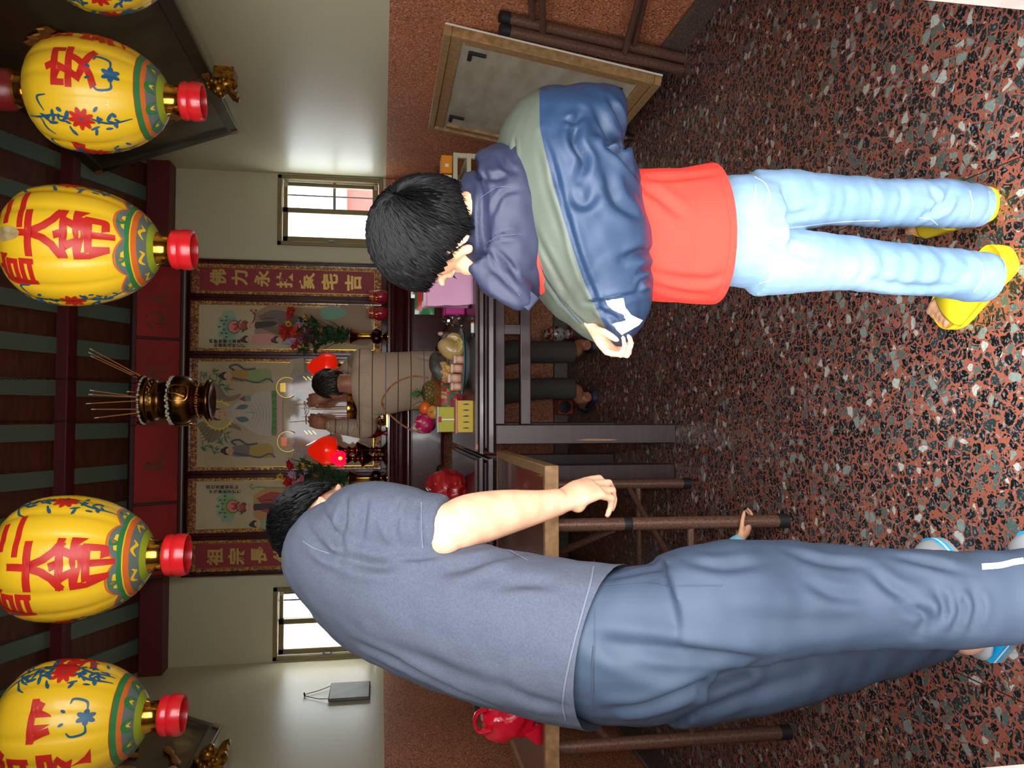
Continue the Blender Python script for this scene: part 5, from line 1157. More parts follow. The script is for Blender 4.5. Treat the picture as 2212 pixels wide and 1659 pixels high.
# ------------------------------------------------------------------ folding tables
FZ = 0.818; fx0, fx1, fy0, fy1 = -1.22, -0.152, 2.245, 3.215
ft = thing('folding_table', ((fx0+fx1)/2, (fy0+fy1)/2, 0), 'brown topped folding table on rusty tube legs in front of the grey shirted man', 'table')
obj('tabletop', MB().box((fx0+.03, fy0+.026, FZ-.03), (fx1-.03, fy1-.026, FZ)), m_top, ft, bev=.002)
mb = MB().box((fx0, fy0, FZ-.042), (fx1, fy0+.027, FZ+.001)).box((fx0, fy1-.027, FZ-.042), (fx1, fy1, FZ+.001)).box((fx0, fy0+.0272, FZ-.042), (fx0+.031, fy1-.0272, FZ+.001)).box((fx1-.031, fy0+.0272, FZ-.042), (fx1, fy1-.0272, FZ+.001))
obj('edge_band', mb, m_ply, ft, bev=.003)
mb = MB(); m_carv = M('worn_inlay_line', (176, 116, 84), 0.5)
for (xa, ya, xb, yb) in ((1165, 1160, 1205, 1180), (1150, 1160, 1203, 1192), (1160, 1168, 1200, 1200), (1180, 1150, 1204, 1165), (1196, 1168, 1200, 1205)):
    p, q = PZ(xa, ya, FZ), PZ(xb, yb, FZ)
    if q.y > fy0+.03 and p.y > fy0+.03: mb.beam(p+V((0, 0, .0004)), q+V((0, 0, .0004)), .004, .001)
if mb.v: obj('inlay_line', mb, m_carv, ft, smooth=0)
LT = [(-0.341, 2.325), (-1.016, 2.33), (-0.290, 3.12), (-1.05, 3.10)]
for i, (x, y) in enumerate(LT):
    lg = obj('leg', MB().tube([(x-.004, y, .03), (x, y, FZ-.03)], .0205, 16), m_tube, ft)
    obj('foot_cap', MB().tube([(x-.004, y, 0), (x-.004, y, .034)], [.0235, .0225], 16), m_black, lg)
    if i == 0: zt_ = P(1358, 1140, 2.31).z; obj('tape_band', MB().lathe([(.0215, 0), (.0222, .004), (.0222, .022), (.0215, .026)], (x-.002, y, zt_-.013), 18, caps=False), m_black, lg)
for nm, p, q in (('cross_rod', (-1.014, 2.33, .33), (-.344, 2.325, .33)), ('cross_rod', (-1.05, 3.10, .23), (-.292, 3.12, .23)), ('brace', (-.315, 3.11, .27), (-.52, 2.62, .28)), ('brace', (-.52, 2.62, .28), (-.60, 2.40, .72)), ('brace', (-.36, 2.34, .58), (-.55, 2.75, .78)), ('brace', (-.40, 3.10, .62), (-.62, 2.72, .78)), ('brace', (-1.03, 2.34, .58), (-.84, 2.75, .78)), ('side_rod', (-.31, 2.72, FZ-.055), (-1.04, 2.72, FZ-.055))):
    obj(nm, MB().tube([p, q], .0115, 10), m_tube, ft)
# bright red shopping bag on it
c = P(1105, 1560, 2.36); zb_ = FZ+.0012
t = thing('red_shopping_bag', V((c.x-.02, 2.38, zb_)), 'bright red plastic shopping bag on the folding table behind the man, at left', 'bag')
finish('bag_body', crumple(V((c.x-.005, 2.40, zb_+.085)), (.085, .06, .095), 7, .018, 14, zb_), m_rbag2, t, smooth=25)
mb = MB().tube([P(1060, 1575, 2.36), P(1035, 1580, 2.36), P(1026, 1562, 2.36), P(1030, 1542, 2.36), P(1050, 1530, 2.36)], [(.02, .007), (.014, .006), (.016, .006), (.014, .006), (.02, .007)], 10, res=20, ref=(0, 1, 0)); obj('handle_loop', mb, m_rbag2, t)
mb = MB().tube([P(1150, 1575, 2.33), P(1160, 1595, 2.33), P(1164, 1609, 2.33)], [(.03, .01), (.02, .008), (.004, .004)], 10, res=8); obj('bag_corner', mb, m_rbag2, t)
q = P(1055, 1532, 2.42); pk = thing('striped_packet', V((q.x, 2.42, zb_)), 'pink and yellow striped packet in the bright red shopping bag', 'packet')
obj('packet', MB().box((q.x-.03, 2.405, zb_+.12), (q.x+.06, 2.425, q.z+.025)), M('pink_striped_foil', (206, 90, 130), .3, var=(40, (236, 190, 200), (1, 1, 3))), pk, bev=.003)
obj('yellow_flash', MB().box((q.x-.0, 2.4035, q.z-.03), (q.x+.04, 2.405, q.z-.008)), M('yellow_print', (232, 206, 90), .5), pk, smooth=0)

# spare table leaning on the right wall, underside showing
def lp_(a, v, d=0.0): return V((1.45+.15*v-.987*d, 3.11+a, .11+.94*v+.16*d))
lt2 = thing('leaning_table', (1.5, 3.66, 0), 'folded table leaning against the right wall with its pale underside showing', 'table')
L_ = 1.08; m_under = M('pale_plywood_underside', (186, 178, 158), 0.7, var=(5, (164, 152, 130), (1, 1, 3)))
nx = V((-.987, 0, .16)); vv = (lp_(0, 1)-lp_(0, 0))/2
obj('underside_board', MB().obox(lp_(L_/2, .5), (0, L_/2-.01, 0), vv*.99, nx*.008), m_under, lt2, smooth=0)
mb = MB()
for v in (.018, .982): mb.obox(lp_(L_/2, v, .012), (0, L_/2, 0), vv*.034, nx*.022)
for a in (.018, L_-.018): mb.obox(lp_(a, .5, .012), (0, .018, 0), vv*.928, nx*.022)
for v in (.062, .938): mb.obox(lp_(L_/2, v, .012), (0, L_/2-.04, 0), vv*.05, nx*.010)
for a in (.058, L_-.058): mb.obox(lp_(a, .5, .012), (0, .02, 0), vv*.80, nx*.010)
obj('edge_frame', mb, m_ply, lt2, bev=.003)
obj('face_board', MB().obox(lp_(L_/2, .5, -.012), (0, L_/2, 0), vv, nx*.004), m_white, lt2, smooth=0)
for a, v, sa, sv in ((.15, .86, 1, 1), (.88, .88, 1, 1), (.16, .15, 1, -1), (.88, .15, 1, -1)):
    mb = MB().obox(lp_(a, v-.03*sv, .014), (0, .009, 0), vv*.075, nx*.006).obox(lp_(a+.03*sa, v+.005*sv, .014), (0, .038, 0), vv*.02, nx*.006); obj('corner_bracket', mb, m_dark, lt2, bev=.002)
for a in (.72, .95): 
    lg = obj('folded_leg', MB().tube([lp_(a, .5, .035), V((1.452, 3.11+a, .02))], .014, 12), m_tube, lt2); obj('foot_cap', MB().tube([V((1.453, 3.11+a, .0)), V((1.453, 3.11+a, .035))], .017, 12), m_black, lg)

# folded pair of tube legs leaning by it
tf = thing('tube_leg_frame', (1.54, 2.9, 0), 'pair of folded rusty tube table legs leaning on the right wall at the picture edge', 'table legs')
for nm, p, q in (('leg', (1.557, 3.135, .0), (1.568, 2.938, .846)), ('leg', (1.515, 3.155, .0), (1.528, 2.957, .842)), ('leg', (1.557, 2.40, .0), (1.568, 2.36, .846)), ('leg', (1.515, 2.42, .0), (1.528, 2.38, .842))):
    p, q = V(p), V(q); lg = obj(nm, MB().tube([p+V((0, 0, .001)), p.lerp(q, .96)], .0215, 16), m_tube, tf); obj('foot_cap', MB().tube([p.lerp(q, .955), q], [.0235, .0235], 16), m_black, lg)
for nm, p, q in (('cross_rod', PX(1173, 78, 1.545), V((1.56, 2.37, .80))), ('cross_rod', PX(1152, 55, 1.572), V((1.60, 2.37, .86))), ('cross_rod', PX(1348, 118, 1.525), V((1.535, 2.40, .42))), ('cross_rod', PX(1368, 102, 1.56), V((1.57, 2.38, .40)))):
    obj(nm, MB().tube([p, q], .0135, 10), m_tube, tf)

# cream rack with red bags, boxes on top
rk = thing('cream_rack', (1.16, 4.0, 0), 'cream plastic rack filled with red bags between the offering table and the right wall', 'rack')
rx0, rx1, ry0, ry1, rz = 1.0, 1.312, 3.80, 4.18, .95
for x in (rx0, rx1-.024):
    for y in (ry0, ry1-.024): obj('post', MB().box((x, y, 0), (x+.024, y+.024, rz)), m_cream, rk, bev=.003)
for z in (.20, .52, .86, .928):
    obj('shelf_frame' if z < .9 else 'top_frame', MB().box((rx0, ry0-.002, z), (rx1, ry0+.022, z+.022)).box((rx0, ry1-.022, z), (rx1, ry1+.002, z+.022)).box((rx0, ry0, z), (rx0+.022, ry1, z+.022)).box((rx1-.022, ry0, z), (rx1, ry1, z+.022)).box((rx0, ry0, z+.004), (rx1, ry1, z+.010)), m_cream, rk, bev=.002)
for k, z in enumerate((.543, .223)):
    c = V((1.15, 3.98, z+.14)); me = crumple(c, (.12, .15, .14), 12+k, .02, 10, z); co = getco(me); co[:, 0] = np.clip(co[:, 0], rx0+.028, rx1-.028); co[:, 1] = np.clip(co[:, 1], ry0+.004, ry1-.03); setco(me, co)
    tag(finish('red_cloth_bag', me, M('crimson_bag', (190, 20, 44), .5, bump=(30, .2)), smooth=30), ('crimson bag stuffed in the upper bay of the cream rack', 'crimson bag in the lower bay of the cream rack')[k], 'bag')
zr_ = rz+.0005
a, b = P(960, 374, 3.86), P(975, 337, 3.86); ob = thing('orange_box', V(((a.x+b.x)/2, 3.9, zr_)), 'small bright orange box with a white label on the cream rack', 'box')
obj('carton', MB().box((a.x, 3.85, zr_), (b.x, 3.95, zr_+.055)), M('orange_card', (232, 140, 20), .5), ob, bev=.002)
obj('label', MB().box((a.x+.03, 3.8488, zr_+.018), (a.x+.046, 3.85, zr_+.036)), m_white, ob, smooth=0)
a, b = P(957, 406, 3.86), P(957, 376, 3.86)
tag(obj('white_box', MB().box((a.x-.06, 3.86, zr_), (b.x-.002, 3.95, zr_+.062)), m_white, bev=.003), 'plain white box beside the orange box on the cream rack', 'box')
me = crumple(P(952, 372, 4.03), (.045, .045, .035), 3, .02, 30); co = getco(me); co[:, 2] += zr_+.0-co[:, 2].min(); setco(me, co)
tag(finish('clear_bag', me, glass('clear_bag_film', (244, 244, 240), .8, .1), smooth=25), 'crumpled clear plastic bag behind the orange box on the rack', 'bag')
tag(obj('red_ribbon', MB().tube([V((1.265, 4.06, zr_+.018)), V((1.285, 4.08, zr_+.045)), V((1.295, 4.05, zr_+.018))], [.02, .024, .018], 10, res=10), M('red_ribbon_fabric', (176, 40, 50), .4)), 'scrap of red ribbon behind the orange box on the rack', 'ribbon')

# on the floor by the back wall
b = V((.555, 5.17, 0)); t = tag(obj('porcelain_vase', MB().lathe([tuple(q) for q in crs([(.036, 0), (.040, .012), (.034, .034), (.030, .042), (.048, .07), (.055, .105), (.050, .135), (.036, .148), (.03, .165), (.036, .19), (.040, .2)], 60)], b, 34, caps=True), M('flowered_porcelain', (196, 196, 186), .2, coat=.6, var=(34, (90, 62, 62), (1, 1, 1), (.52, .6)))), 'small flowered porcelain vase on the floor under the altar', 'vase')
for nm, z0, z1, r0 in (('foot_band', .010, .026, .0412), ('shoulder_band', .128, .142, .0505), ('neck_band', .156, .178, .0352)):
    obj(nm, MB().lathe([(r0*(.93 if nm[0] == 's' else .97), z1), (r0, (z0+z1)/2), (r0*1.0, z0)], b, 34, caps=False), M('iron_red_glaze', (150, 46, 34), .25, coat=.5), t)
b = V((.03, 5.18, 0)); t = thing('red_toolbox', b, 'small orange red metal box with a round dark drum on the floor under the altar', 'box')
obj('case', MB().box((.0, 5.12, 0), (.10, 5.22, .11)), M('orange_red_metal', (170, 62, 34), .4), t, bev=.006)
obj('drum', MB().lathe([(.03, -.004), (.042, 0), (.042, .012), (.02, .016)], (.05, 5.118, .065), 26, ax=(0, -1, 0)), m_black, t)

# ------------------------------------------------------------------ people
m_skin = M('light_skin', (224, 172, 142), 0.45, var=(30, (212, 156, 126)), bump=(160, .05), sss=.08)
m_skin2 = M('tanned_skin', (178, 118, 86), 0.45, var=(30, (160, 102, 74)), bump=(160, .05))
m_hair = M('black_hair', (12, 11, 12), 0.5, spec=.16); m_hair2 = M('dark_brown_hair', (38, 28, 22), 0.45)
m_eye = M('eye_white', (228, 224, 218), .2); m_iris = M('dark_iris', (34, 22, 16), .1)

def frame(f, up=(0, 0, 1)):
    f = V(f).normalized(); u = V(up)-f*V(up).dot(f); u.normalize(); return f, u, f.cross(u)      # forward, up, right of the person
def head(mb, c, f, s=1.0, up=(0, 0, 1), neck_to=None, neck_r=.052, lid=False, es=1.0):
    f, u, r = frame(f, up); R = Matrix((r, f, u)).transposed(); q = lambda x, y, z: V(c)+(r*x+f*y+u*z)*s
    sc = lambda *a: tuple(v*s for v in a)
    mb.ball(q(0, -.012, .028), sc(.075, .096, .090), n=28, k=18, R=R).ball(q(0, .030, -.045), sc(.058, .064, .074), n=24, k=16, R=R).ball(q(0, .062, -.096), sc(.030, .028, .024), R=R)
    mb.tube([q(0, .088, .018), q(0, .100, -.008), q(0, .110, -.028)], [.009*s, .012*s, .016*s], 10).ball(q(0, .097, -.034), sc(.019, .014, .010), R=R)
    mb.ball(q(0, .086, -.060), sc(.026, .013, .008), R=R).ball(q(0, .084, -.072), sc(.022, .013, .009), R=R)
    for k in (-1, 1):
        mb.ball(q(.030*k, .082, .034), sc(.024, .012, .009), R=R).ball(q(.045*k, .055, -.03), sc(.024, .028, .024), R=R)
        if lid: mb.ball(q(.030*k, .0735, .012), sc(.0145, .0135, .0105), R=R)
        E = [q(.074*k+.010*k*math.sin(a), -.012-.020*es*math.sin(a*.5), -.012+.030*es*math.cos(a)) for a in [i*PI/8 for i in range(-1, 10)]]
        mb.tube(E, [.0055*s+.002*s*(i < 5) for i in range(len(E))], 8).ball(q(.074*k, -.006, -.040), sc(.008, .012, .012), R=R).ball(q(.074*k, -.008, -.012), sc(.008, .018, .028), R=R)
    if neck_to is not None: mb.tube([q(0, -.02, -.02), q(0, -.022, -.075), V(neck_to)], [neck_r, neck_r*.95, neck_r*1.15], 18, res=8)
    return q, R
def eyes(parent, q, s):
    for k in (-1, 1):
        e = obj('eye', MB().ball(q(.030*k, .0715, .010), .0115*s, n=14, k=10), m_eye, parent)
        obj('iris', MB().ball(q(.030*k, .0785, .010), .0058*s, n=10, k=8), m_iris, e)
def hand(mb, W, f, n, side, s=1.0, curl=((.35, .7, .5),)*4, thumb=(.55, .45, .35), pw=.040, pt=.016):
    W, f, n, side = V(W), V(f).normalized(), V(n), V(side); n = (n-f*n.dot(f)).normalized(); side = (side-f*side.dot(f)-n*side.dot(n)).normalized()
    mb.tube([W-f*.02*s, W+f*.02*s, W+f*.055*s+n*-.002*s, W+f*.090*s], [(.026*s, .021*s), (.033*s, .020*s), (pw*s, (pt+.002)*s), (pw*.98*s, pt*.8*s)], 16, res=10, ref=side)
    mb.ball(W+f*.03*s-side*.018*s+n*.010*s, (.018*s,)*3, n=12, k=8).ball(W+f*.035*s+side*.022*s+n*.010*s, (.018*s,)*3, n=12, k=8)
    for i, (bf, bs, ln) in enumerate(((.088, .030, .043), (.093, .0105, .048), (.089, -.010, .044), (.079, -.029, .035))):
        p = W+f*bf*s+side*bs*s; a = 0; pts = [p-f*.02*s, p]; d = f
        for j, (k, l) in enumerate(zip(curl[i], (1, .62, .52))):
            a += k; d = f*math.cos(a)+n*math.sin(a)+side*(.05*(1.2-i)); d.normalize(); p = p+d*ln*l*s; pts.append(p)
        mb.tube(pts, [.0088*s, .0098*s, .0088*s, .0080*s, .0066*s], 10); mb.ball(pts[-1], .0068*s, n=10, k=6)
        for j in (1, 2): mb.ball(pts[j], .0098*s, n=10, k=6)
    t = W+f*.018*s+side*.026*s+n*.006*s; td = (side*thumb[0]+f*thumb[1]+n*thumb[2]).normalized(); t2 = t+td*.042*s; td2 = (td*.6+f*.6+n*.15).normalized(); t3 = t2+td2*.030*s; t4 = t3+td2*.022*s
    mb.tube([W+side*.008*s+n*.004*s, t, t2, t3, t4], [.014*s, .0135*s, .0105*s, .0098*s, .0072*s], 12, res=14); mb.ball(t4, .0072*s, n=10, k=6)
def hair(parent, q, R, s, keep, crown, n, mat, length=.05, lift=.012, seed=1, rad=.0022, thick=1.10):
    "cap of hair plus locks running from the crown; keep(direction) says where hair grows"
    r = random.Random(seed); o = q(0, -.010, .024); rr_ = V((.079*s*thick, .101*s*thick, .096*s*thick)); cr = V(crown).normalized()
    def surf(d, k=1.0): return o+R @ V((d.x*rr_.x*k, d.y*rr_.y*k, d.z*rr_.z*k))
    mb = MB(); N, K = 60, 40; pts = []
    for i in range(K+1):
        for j in range(N):
            th, ph = PI*i/K, 2*PI*j/N; d = V((math.sin(th)*math.cos(ph), math.sin(th)*math.sin(ph), math.cos(th))); pts.append((d, surf(d, 1+.02*noise.noise(d*6))))
    fs = []
    for i in range(K):
        for j in range(N):
            ix = (i*N+j, (i+1)*N+j, (i+1)*N+(j+1) % N, i*N+(j+1) % N)
            if keep(sum((pts[k][0] for k in ix), V((0, 0, 0)))/4, 0.0): fs.append(ix)
    mb.add([p[1] for p in pts], fs)
    a = cr.orthogonal().normalized(); b = cr.cross(a)
    for k in range(n):
        an = r.uniform(0, 2*PI); t0 = r.uniform(0.02, 2.0)**.9; tl = length/(.09*s)*r.uniform(.7, 1.3); path = []; sw = r.uniform(.1, .35)
        for i in range(7):
            t = t0+tl*i/6; az = an+sw*i/6; d = cr*math.cos(t)+(a*math.cos(az)+b*math.sin(az))*math.sin(t); d.normalize()
            if not keep(d, .10 if i > 3 else 0.0): break
            path.append(surf(d, 1.0+lift/.09*math.sin(PI*min(1, (i+.6)/6.6))*r.uniform(.5, 1.0)))
        if len(path) > 2: mb.tube(path, [(rad*s*2.2*(1-.75*abs(2*i/(len(path)-1)-.6)), rad*s*.7) for i in range(len(path))], 5, caps=False, ref=None)
    return obj('hair', mb, mat, parent, smooth=60)

# ---------- man in the grey shirt, bending towards the table
Lm = V((-.75, .66, 0)); Fm = V((.66, .75, 0))
ST = [(1390, 1405, 1.35, .170, .130), (1300, 1402, 1.36, .172, .131), (1120, 1368, 1.42, .166, .132), (980, 1328, 1.48, .165, .132), (850, 1272, 1.54, .172, .128), (765, 1228, 1.58, .170, .116), (705, 1196, 1.615, .135, .095), (672, 1172, 1.645, .085, .075)]
tor = [P(x, y, Y) for x, y, Y, a, b in ST]; tr_r = [(a, b) for *_, a, b in ST]
hc = P(708, 1132, 1.74); hf = V((.40, .72, -.55)); neck = P(700, 1175, 1.65)
Sr, Er, Wr = P(775, 1122, 1.50), P(958, 1142, 1.425), P(1212, 1083, 1.525)
Sl = P(775, 1228, 1.58)+Lm*.155; El = P(965, 1405, 1.72); Wl = P(1085, 1345, 1.86)
hipR, hipL = P(1440, 1318, 1.285), P(1440, 1450, 1.42)
legR = [(hipR, .100), (P(1560, 1300, 1.275), .108), (P(1680, 1296, 1.28), .104), (P(1850, 1290, 1.25), .090), (P(2020, 1292, 1.205), .084), (P(2190, 1284, 1.165), .080), (P(2300, 1278, 1.145), .082)]
legL = [(hipL, .104), (P(1560, 1432, 1.45), .104), (P(1680, 1418, 1.475), .100), (P(1850, 1378, 1.505), .090), (P(1980, 1340, 1.515), .088), (P(2060, 1288, 1.522), .094), (P(2112, 1296, 1.505), .097)]
mb = MB(); qh, Rh = head(mb, hc, hf, .93, (0.1, 0, 1), neck, .056)
mb.tube(tor, [(a*.86, b*.82) for a, b in tr_r], 24, res=24, ref=Lm)
fa = lambda k: Er.lerp(Wr, k)
mb.tube([P(745, 1165, 1.55), Sr, Sr.lerp(Er, .5), Er, fa(.22)+V((.004, 0, 0)), fa(.5)+V((.004, 0, 0)), fa(.8), Wr], [.05, .046, .043, .046, (.050, .048), (.044, .040), (.033, .028), (.027, .023)], 20, res=40, ref=(1, 0, 0))
mb.ball(Er+V((-.012, -.020, .0)), .034, n=14, k=10)
hand(mb, Wr, P(1285, 1052, 1.555)-Wr, V((-.9, .43, 0)), V((.43, .9, 0)), .98, ((.25, .65, .55), (.30, .75, .5), (.42, .9, .5), (.55, 1.1, .5)), (.30, .75, .60))
mb.tube([tor[5], Sl, Sl.lerp(El, .5), El, El.lerp(Wl, .4), Wl], [.06, .056, .048, .044, .042, .027], 18, res=24)
hand(mb, Wl, P(1150, 1325, 1.93)-Wl, V((0, -.3, -1)), V((.9, .2, 0)), .98)
for lg in (legR, legL):
    mb.tube([p for p, r_ in lg], [r_*.62 for p, r_ in lg], 18, res=20)
mb.tube([P(1230, 1392, 1.38), P(1350, 1398, 1.35), P(1450, 1390, 1.35)], [(.10, .075), (.13, .10), (.12, .09)], 22, res=8, ref=Lm)
ftL = (V((-.500, 1.430, 0)), V((-.310, 1.660, 0))); ftR = (V((-.455, 1.130, 0)), V((-.250, 1.378, 0)))
for (h_, t_), lg in ((ftL, legL), (ftR, legR)):
    d = (t_-h_).normalized(); an = h_+d*.055+V((0, 0, .085)); mb.tube([lg[-1][0], an, h_+d*.05+V((0, 0, .05))], [.05, .042, .04], 14, res=8)
    mb.tube([h_+d*.03+V((0, 0, .05)), h_+d*.12+V((0, 0, .055)), h_+d*.20+V((0, 0, .045)), h_+d*.265+V((0, 0, .038))], [(.03, .03), (.036, .036), (.040, .024), (.03, .014)], 14, res=10, ref=(d.y, -d.x, 0))
man = tag(finish('person', organic(mb, .0042, 5), m_skin, smooth=180), 'man in grey short sleeved shirt and slate blue trousers bending beside the folding table', 'person')
eyes(man, qh, .93)
hair(man, qh, Rh, .93, lambda d, e: d.y < .45+.5*d.z+e and d.z > -.62-e*.2 and not (abs(d.x) > .86 and d.z < -.1), (-.1, -.35, .9), 1700, m_hair, .036, .010, 3, .0012, 1.05)
m_shirt = M('grey_blue_jersey', (70, 76, 90), 0.9, var=(260, (62, 67, 82)), bump=(420, .10))
mb = MB().tube(tor, tr_r, 30, res=30, ref=Lm)
mb.tube([P(752, 1175, 1.55), P(782, 1124, 1.505), Sr.lerp(Er, .5)+V((.002, 0, 0)), P(910, 1138, 1.452), P(962, 1141, 1.433)], [.080, .074, .0715, .066, .0600], 24, res=22, ref=(1, 0, 0))
mb.tube([tor[5], Sl, Sl.lerp(El, .5), Sl.lerp(El, .9)], [.085, .074, .064, .06], 20, res=12)
me = organic(mb, .006, 7)
tq = bvh(me); a, b, c = hit(tq, 1294, 1270), hit(tq, 1239, 1480), P(1290, 1588, 1.385); nrm = (b-a).cross(c-a).normalized(); nrm = nrm if nrm.z < 0 else -nrm
bb_ = bmesh.new(); bb_.from_mesh(me); bmesh.ops.bisect_plane(bb_, geom=bb_.verts[:]+bb_.edges[:]+bb_.faces[:], plane_co=a, plane_no=nrm, clear_outer=True); bb_.to_mesh(me); bb_.free(); me.update()
co = getco(me); no = getno(me); setco(me, co+no*(seed_noise(co, 9)*.006+seed_noise(co, 26, off=3)*.0022)[:, None])
crease(me, [([(655, 1130), (700, 1190), (738, 1212)], .006, .008), ([(690, 1100), (730, 1160), (742, 1210)], .007, .008), ([(745, 1075), (742, 1120), (738, 1160)], .010, .008), ([(790, 1075), (786, 1115), (778, 1170)], .008, .007), ([(690, 1175), (720, 1195), (740, 1208)], .006, .006),
    ([(660, 1170), (700, 1198), (745, 1210)], .004, .006), ([(740, 1205), (800, 1220), (860, 1222)], .012, .010), ([(835, 1090), (838, 1130), (860, 1180)], .007, .007), ([(862, 1085), (852, 1115), (862, 1170)], .009, .007), ([(895, 1085), (870, 1110), (852, 1150)], .007, .006), ([(905, 1090), (880, 1120), (870, 1170)], .006, .006), ([(915, 1085), (908, 1130), (912, 1190)], .004, .005), ([(850, 1205), (900, 1205), (945, 1200)], .006, .006),
    ([(950, 1235), (1010, 1222), (1090, 1200), (1200, 1190)], .010, .012), ([(1000, 1250), (1080, 1250), (1180, 1255)], .005, .014), ([(1060, 1275), (1120, 1262), (1200, 1262)], .005, .010), ([(760, 1385), (840, 1420), (960, 1480), (1080, 1530)], .006, .010), ([(850, 1400), (950, 1440), (1100, 1500)], .005, .016), ([(1080, 1480), (1150, 1510), (1240, 1530)], .004, .012)])
tr0 = bvh(me)
sh_ = finish('shirt', me, m_shirt, man, smooth=180)
mb = MB(); ribbon(mb, tr0, [(1282, 1225), (1276, 1260), (1262, 1310), (1240, 1390), (1222, 1470), (1216, 1520), (1222, 1555)], 4); ribbon(mb, tr0, [(655, 1168), (680, 1185), (712, 1196)], 3.5); ribbon(mb, tr0, [(910, 1085), (911, 1130), (914, 1185)], 4); ribbon(mb, tr0, [(1100, 1190), (1140, 1212)], 2.5)
obj('seam_stitching', mb, M('pale_grey_thread', (88, 93, 106), .9), sh_)
m_trou = M('slate_blue_nylon', (54, 66, 84), 0.6, spec=.3, var=(3, (47, 58, 76)), bump=(14, .15, (1, 1, .5)))
mb = MB().tube([P(1215, 1388, 1.385), P(1290, 1400, 1.355), P(1390, 1390, 1.345), P(1470, 1376, 1.35)], [(.130, .095), (.157, .117), (.168, .127), (.15, .115)], 28, res=14, ref=Lm)
for lg in (legR, legL): mb.tube([p for p, r_ in lg], [r_ for p, r_ in lg], 24, res=28)
me = organic(mb, .0065, 8); co = getco(me); no = getno(me)
low = np.clip((.55-co[:, 2])/.5, 0, 1)
setco(me, co+no*(seed_noise(co, 6, (1, 1, .6))*.009+seed_noise(co, 17, (1, 1, 1.4), 4)*(.003+.005*low))[:, None])
crease(me, [([(1290, 1385), (1400, 1400), (1520, 1415), (1640, 1425)], .014, .014), ([(1290, 1390), (1400, 1440), (1550, 1450)], .006, .014), ([(1310, 1535), (1400, 1525), (1540, 1470), (1660, 1425)], .012, .014), ([(1500, 1540), (1640, 1490), (1800, 1440)], .006, .014), ([(1550, 1330), (1700, 1345), (1860, 1350)], .006, .018), ([(1950, 1310), (2000, 1330), (1985, 1372)], .010, .009), ([(2020, 1275), (2040, 1310), (2020, 1360)], .010, .008), ([(2060, 1285), (2075, 1320), (2055, 1365)], .009, .008), ([(2100, 1270), (2110, 1310), (2095, 1360)], .008, .008), ([(1740, 1255), (1800, 1285), (1880, 1290)], .007, .010), ([(1880, 1230), (1930, 1275), (1990, 1300)], .008, .010), ([(1480, 1210), (1560, 1225), (1650, 1215)], .006, .010), ([(1700, 1190), (1780, 1215), (1880, 1225)], .006, .010), ([(1320, 1250), (1400, 1232), (1450, 1222)], .005, .008), ([(1930, 1200), (2000, 1215), (2080, 1235)], .007, .009)])
tr0 = bvh(me); trou = finish('trousers', me, m_trou, man, smooth=180)
mb = MB(); ribbon(mb, tr0, [(1284, 1310), (1284, 1400), (1279, 1450), (1282, 1540)], 3, 0, .0008); ribbon(mb, tr0, [(1300, 1265), (1400, 1258), (1450, 1265), (1560, 1265)], 2.5, 0, .0008)
obj('pocket_seam', mb, M('dark_blue_thread', (44, 56, 76), .8), trou)
mb = MB(); ribbon(mb, tr0, [(1283, 1395), (1280, 1440), (1281, 1500)], 7, 0, .0006); obj('pocket_opening', mb, M('shadowed_pocket', (40, 46, 54), .9), trou)
mb = MB(); ribbon(mb, tr0, [(2121, 1225), (2160, 1222), (2190, 1215), (2211, 1212)], 13, 0, .0012); obj('reflective_stripe', mb, M('reflective_tape_flash_glow', (250, 250, 250), .4, emit=((255, 255, 255), .25)), trou)  # tape's weak emission stands in for flash light thrown back at the lens
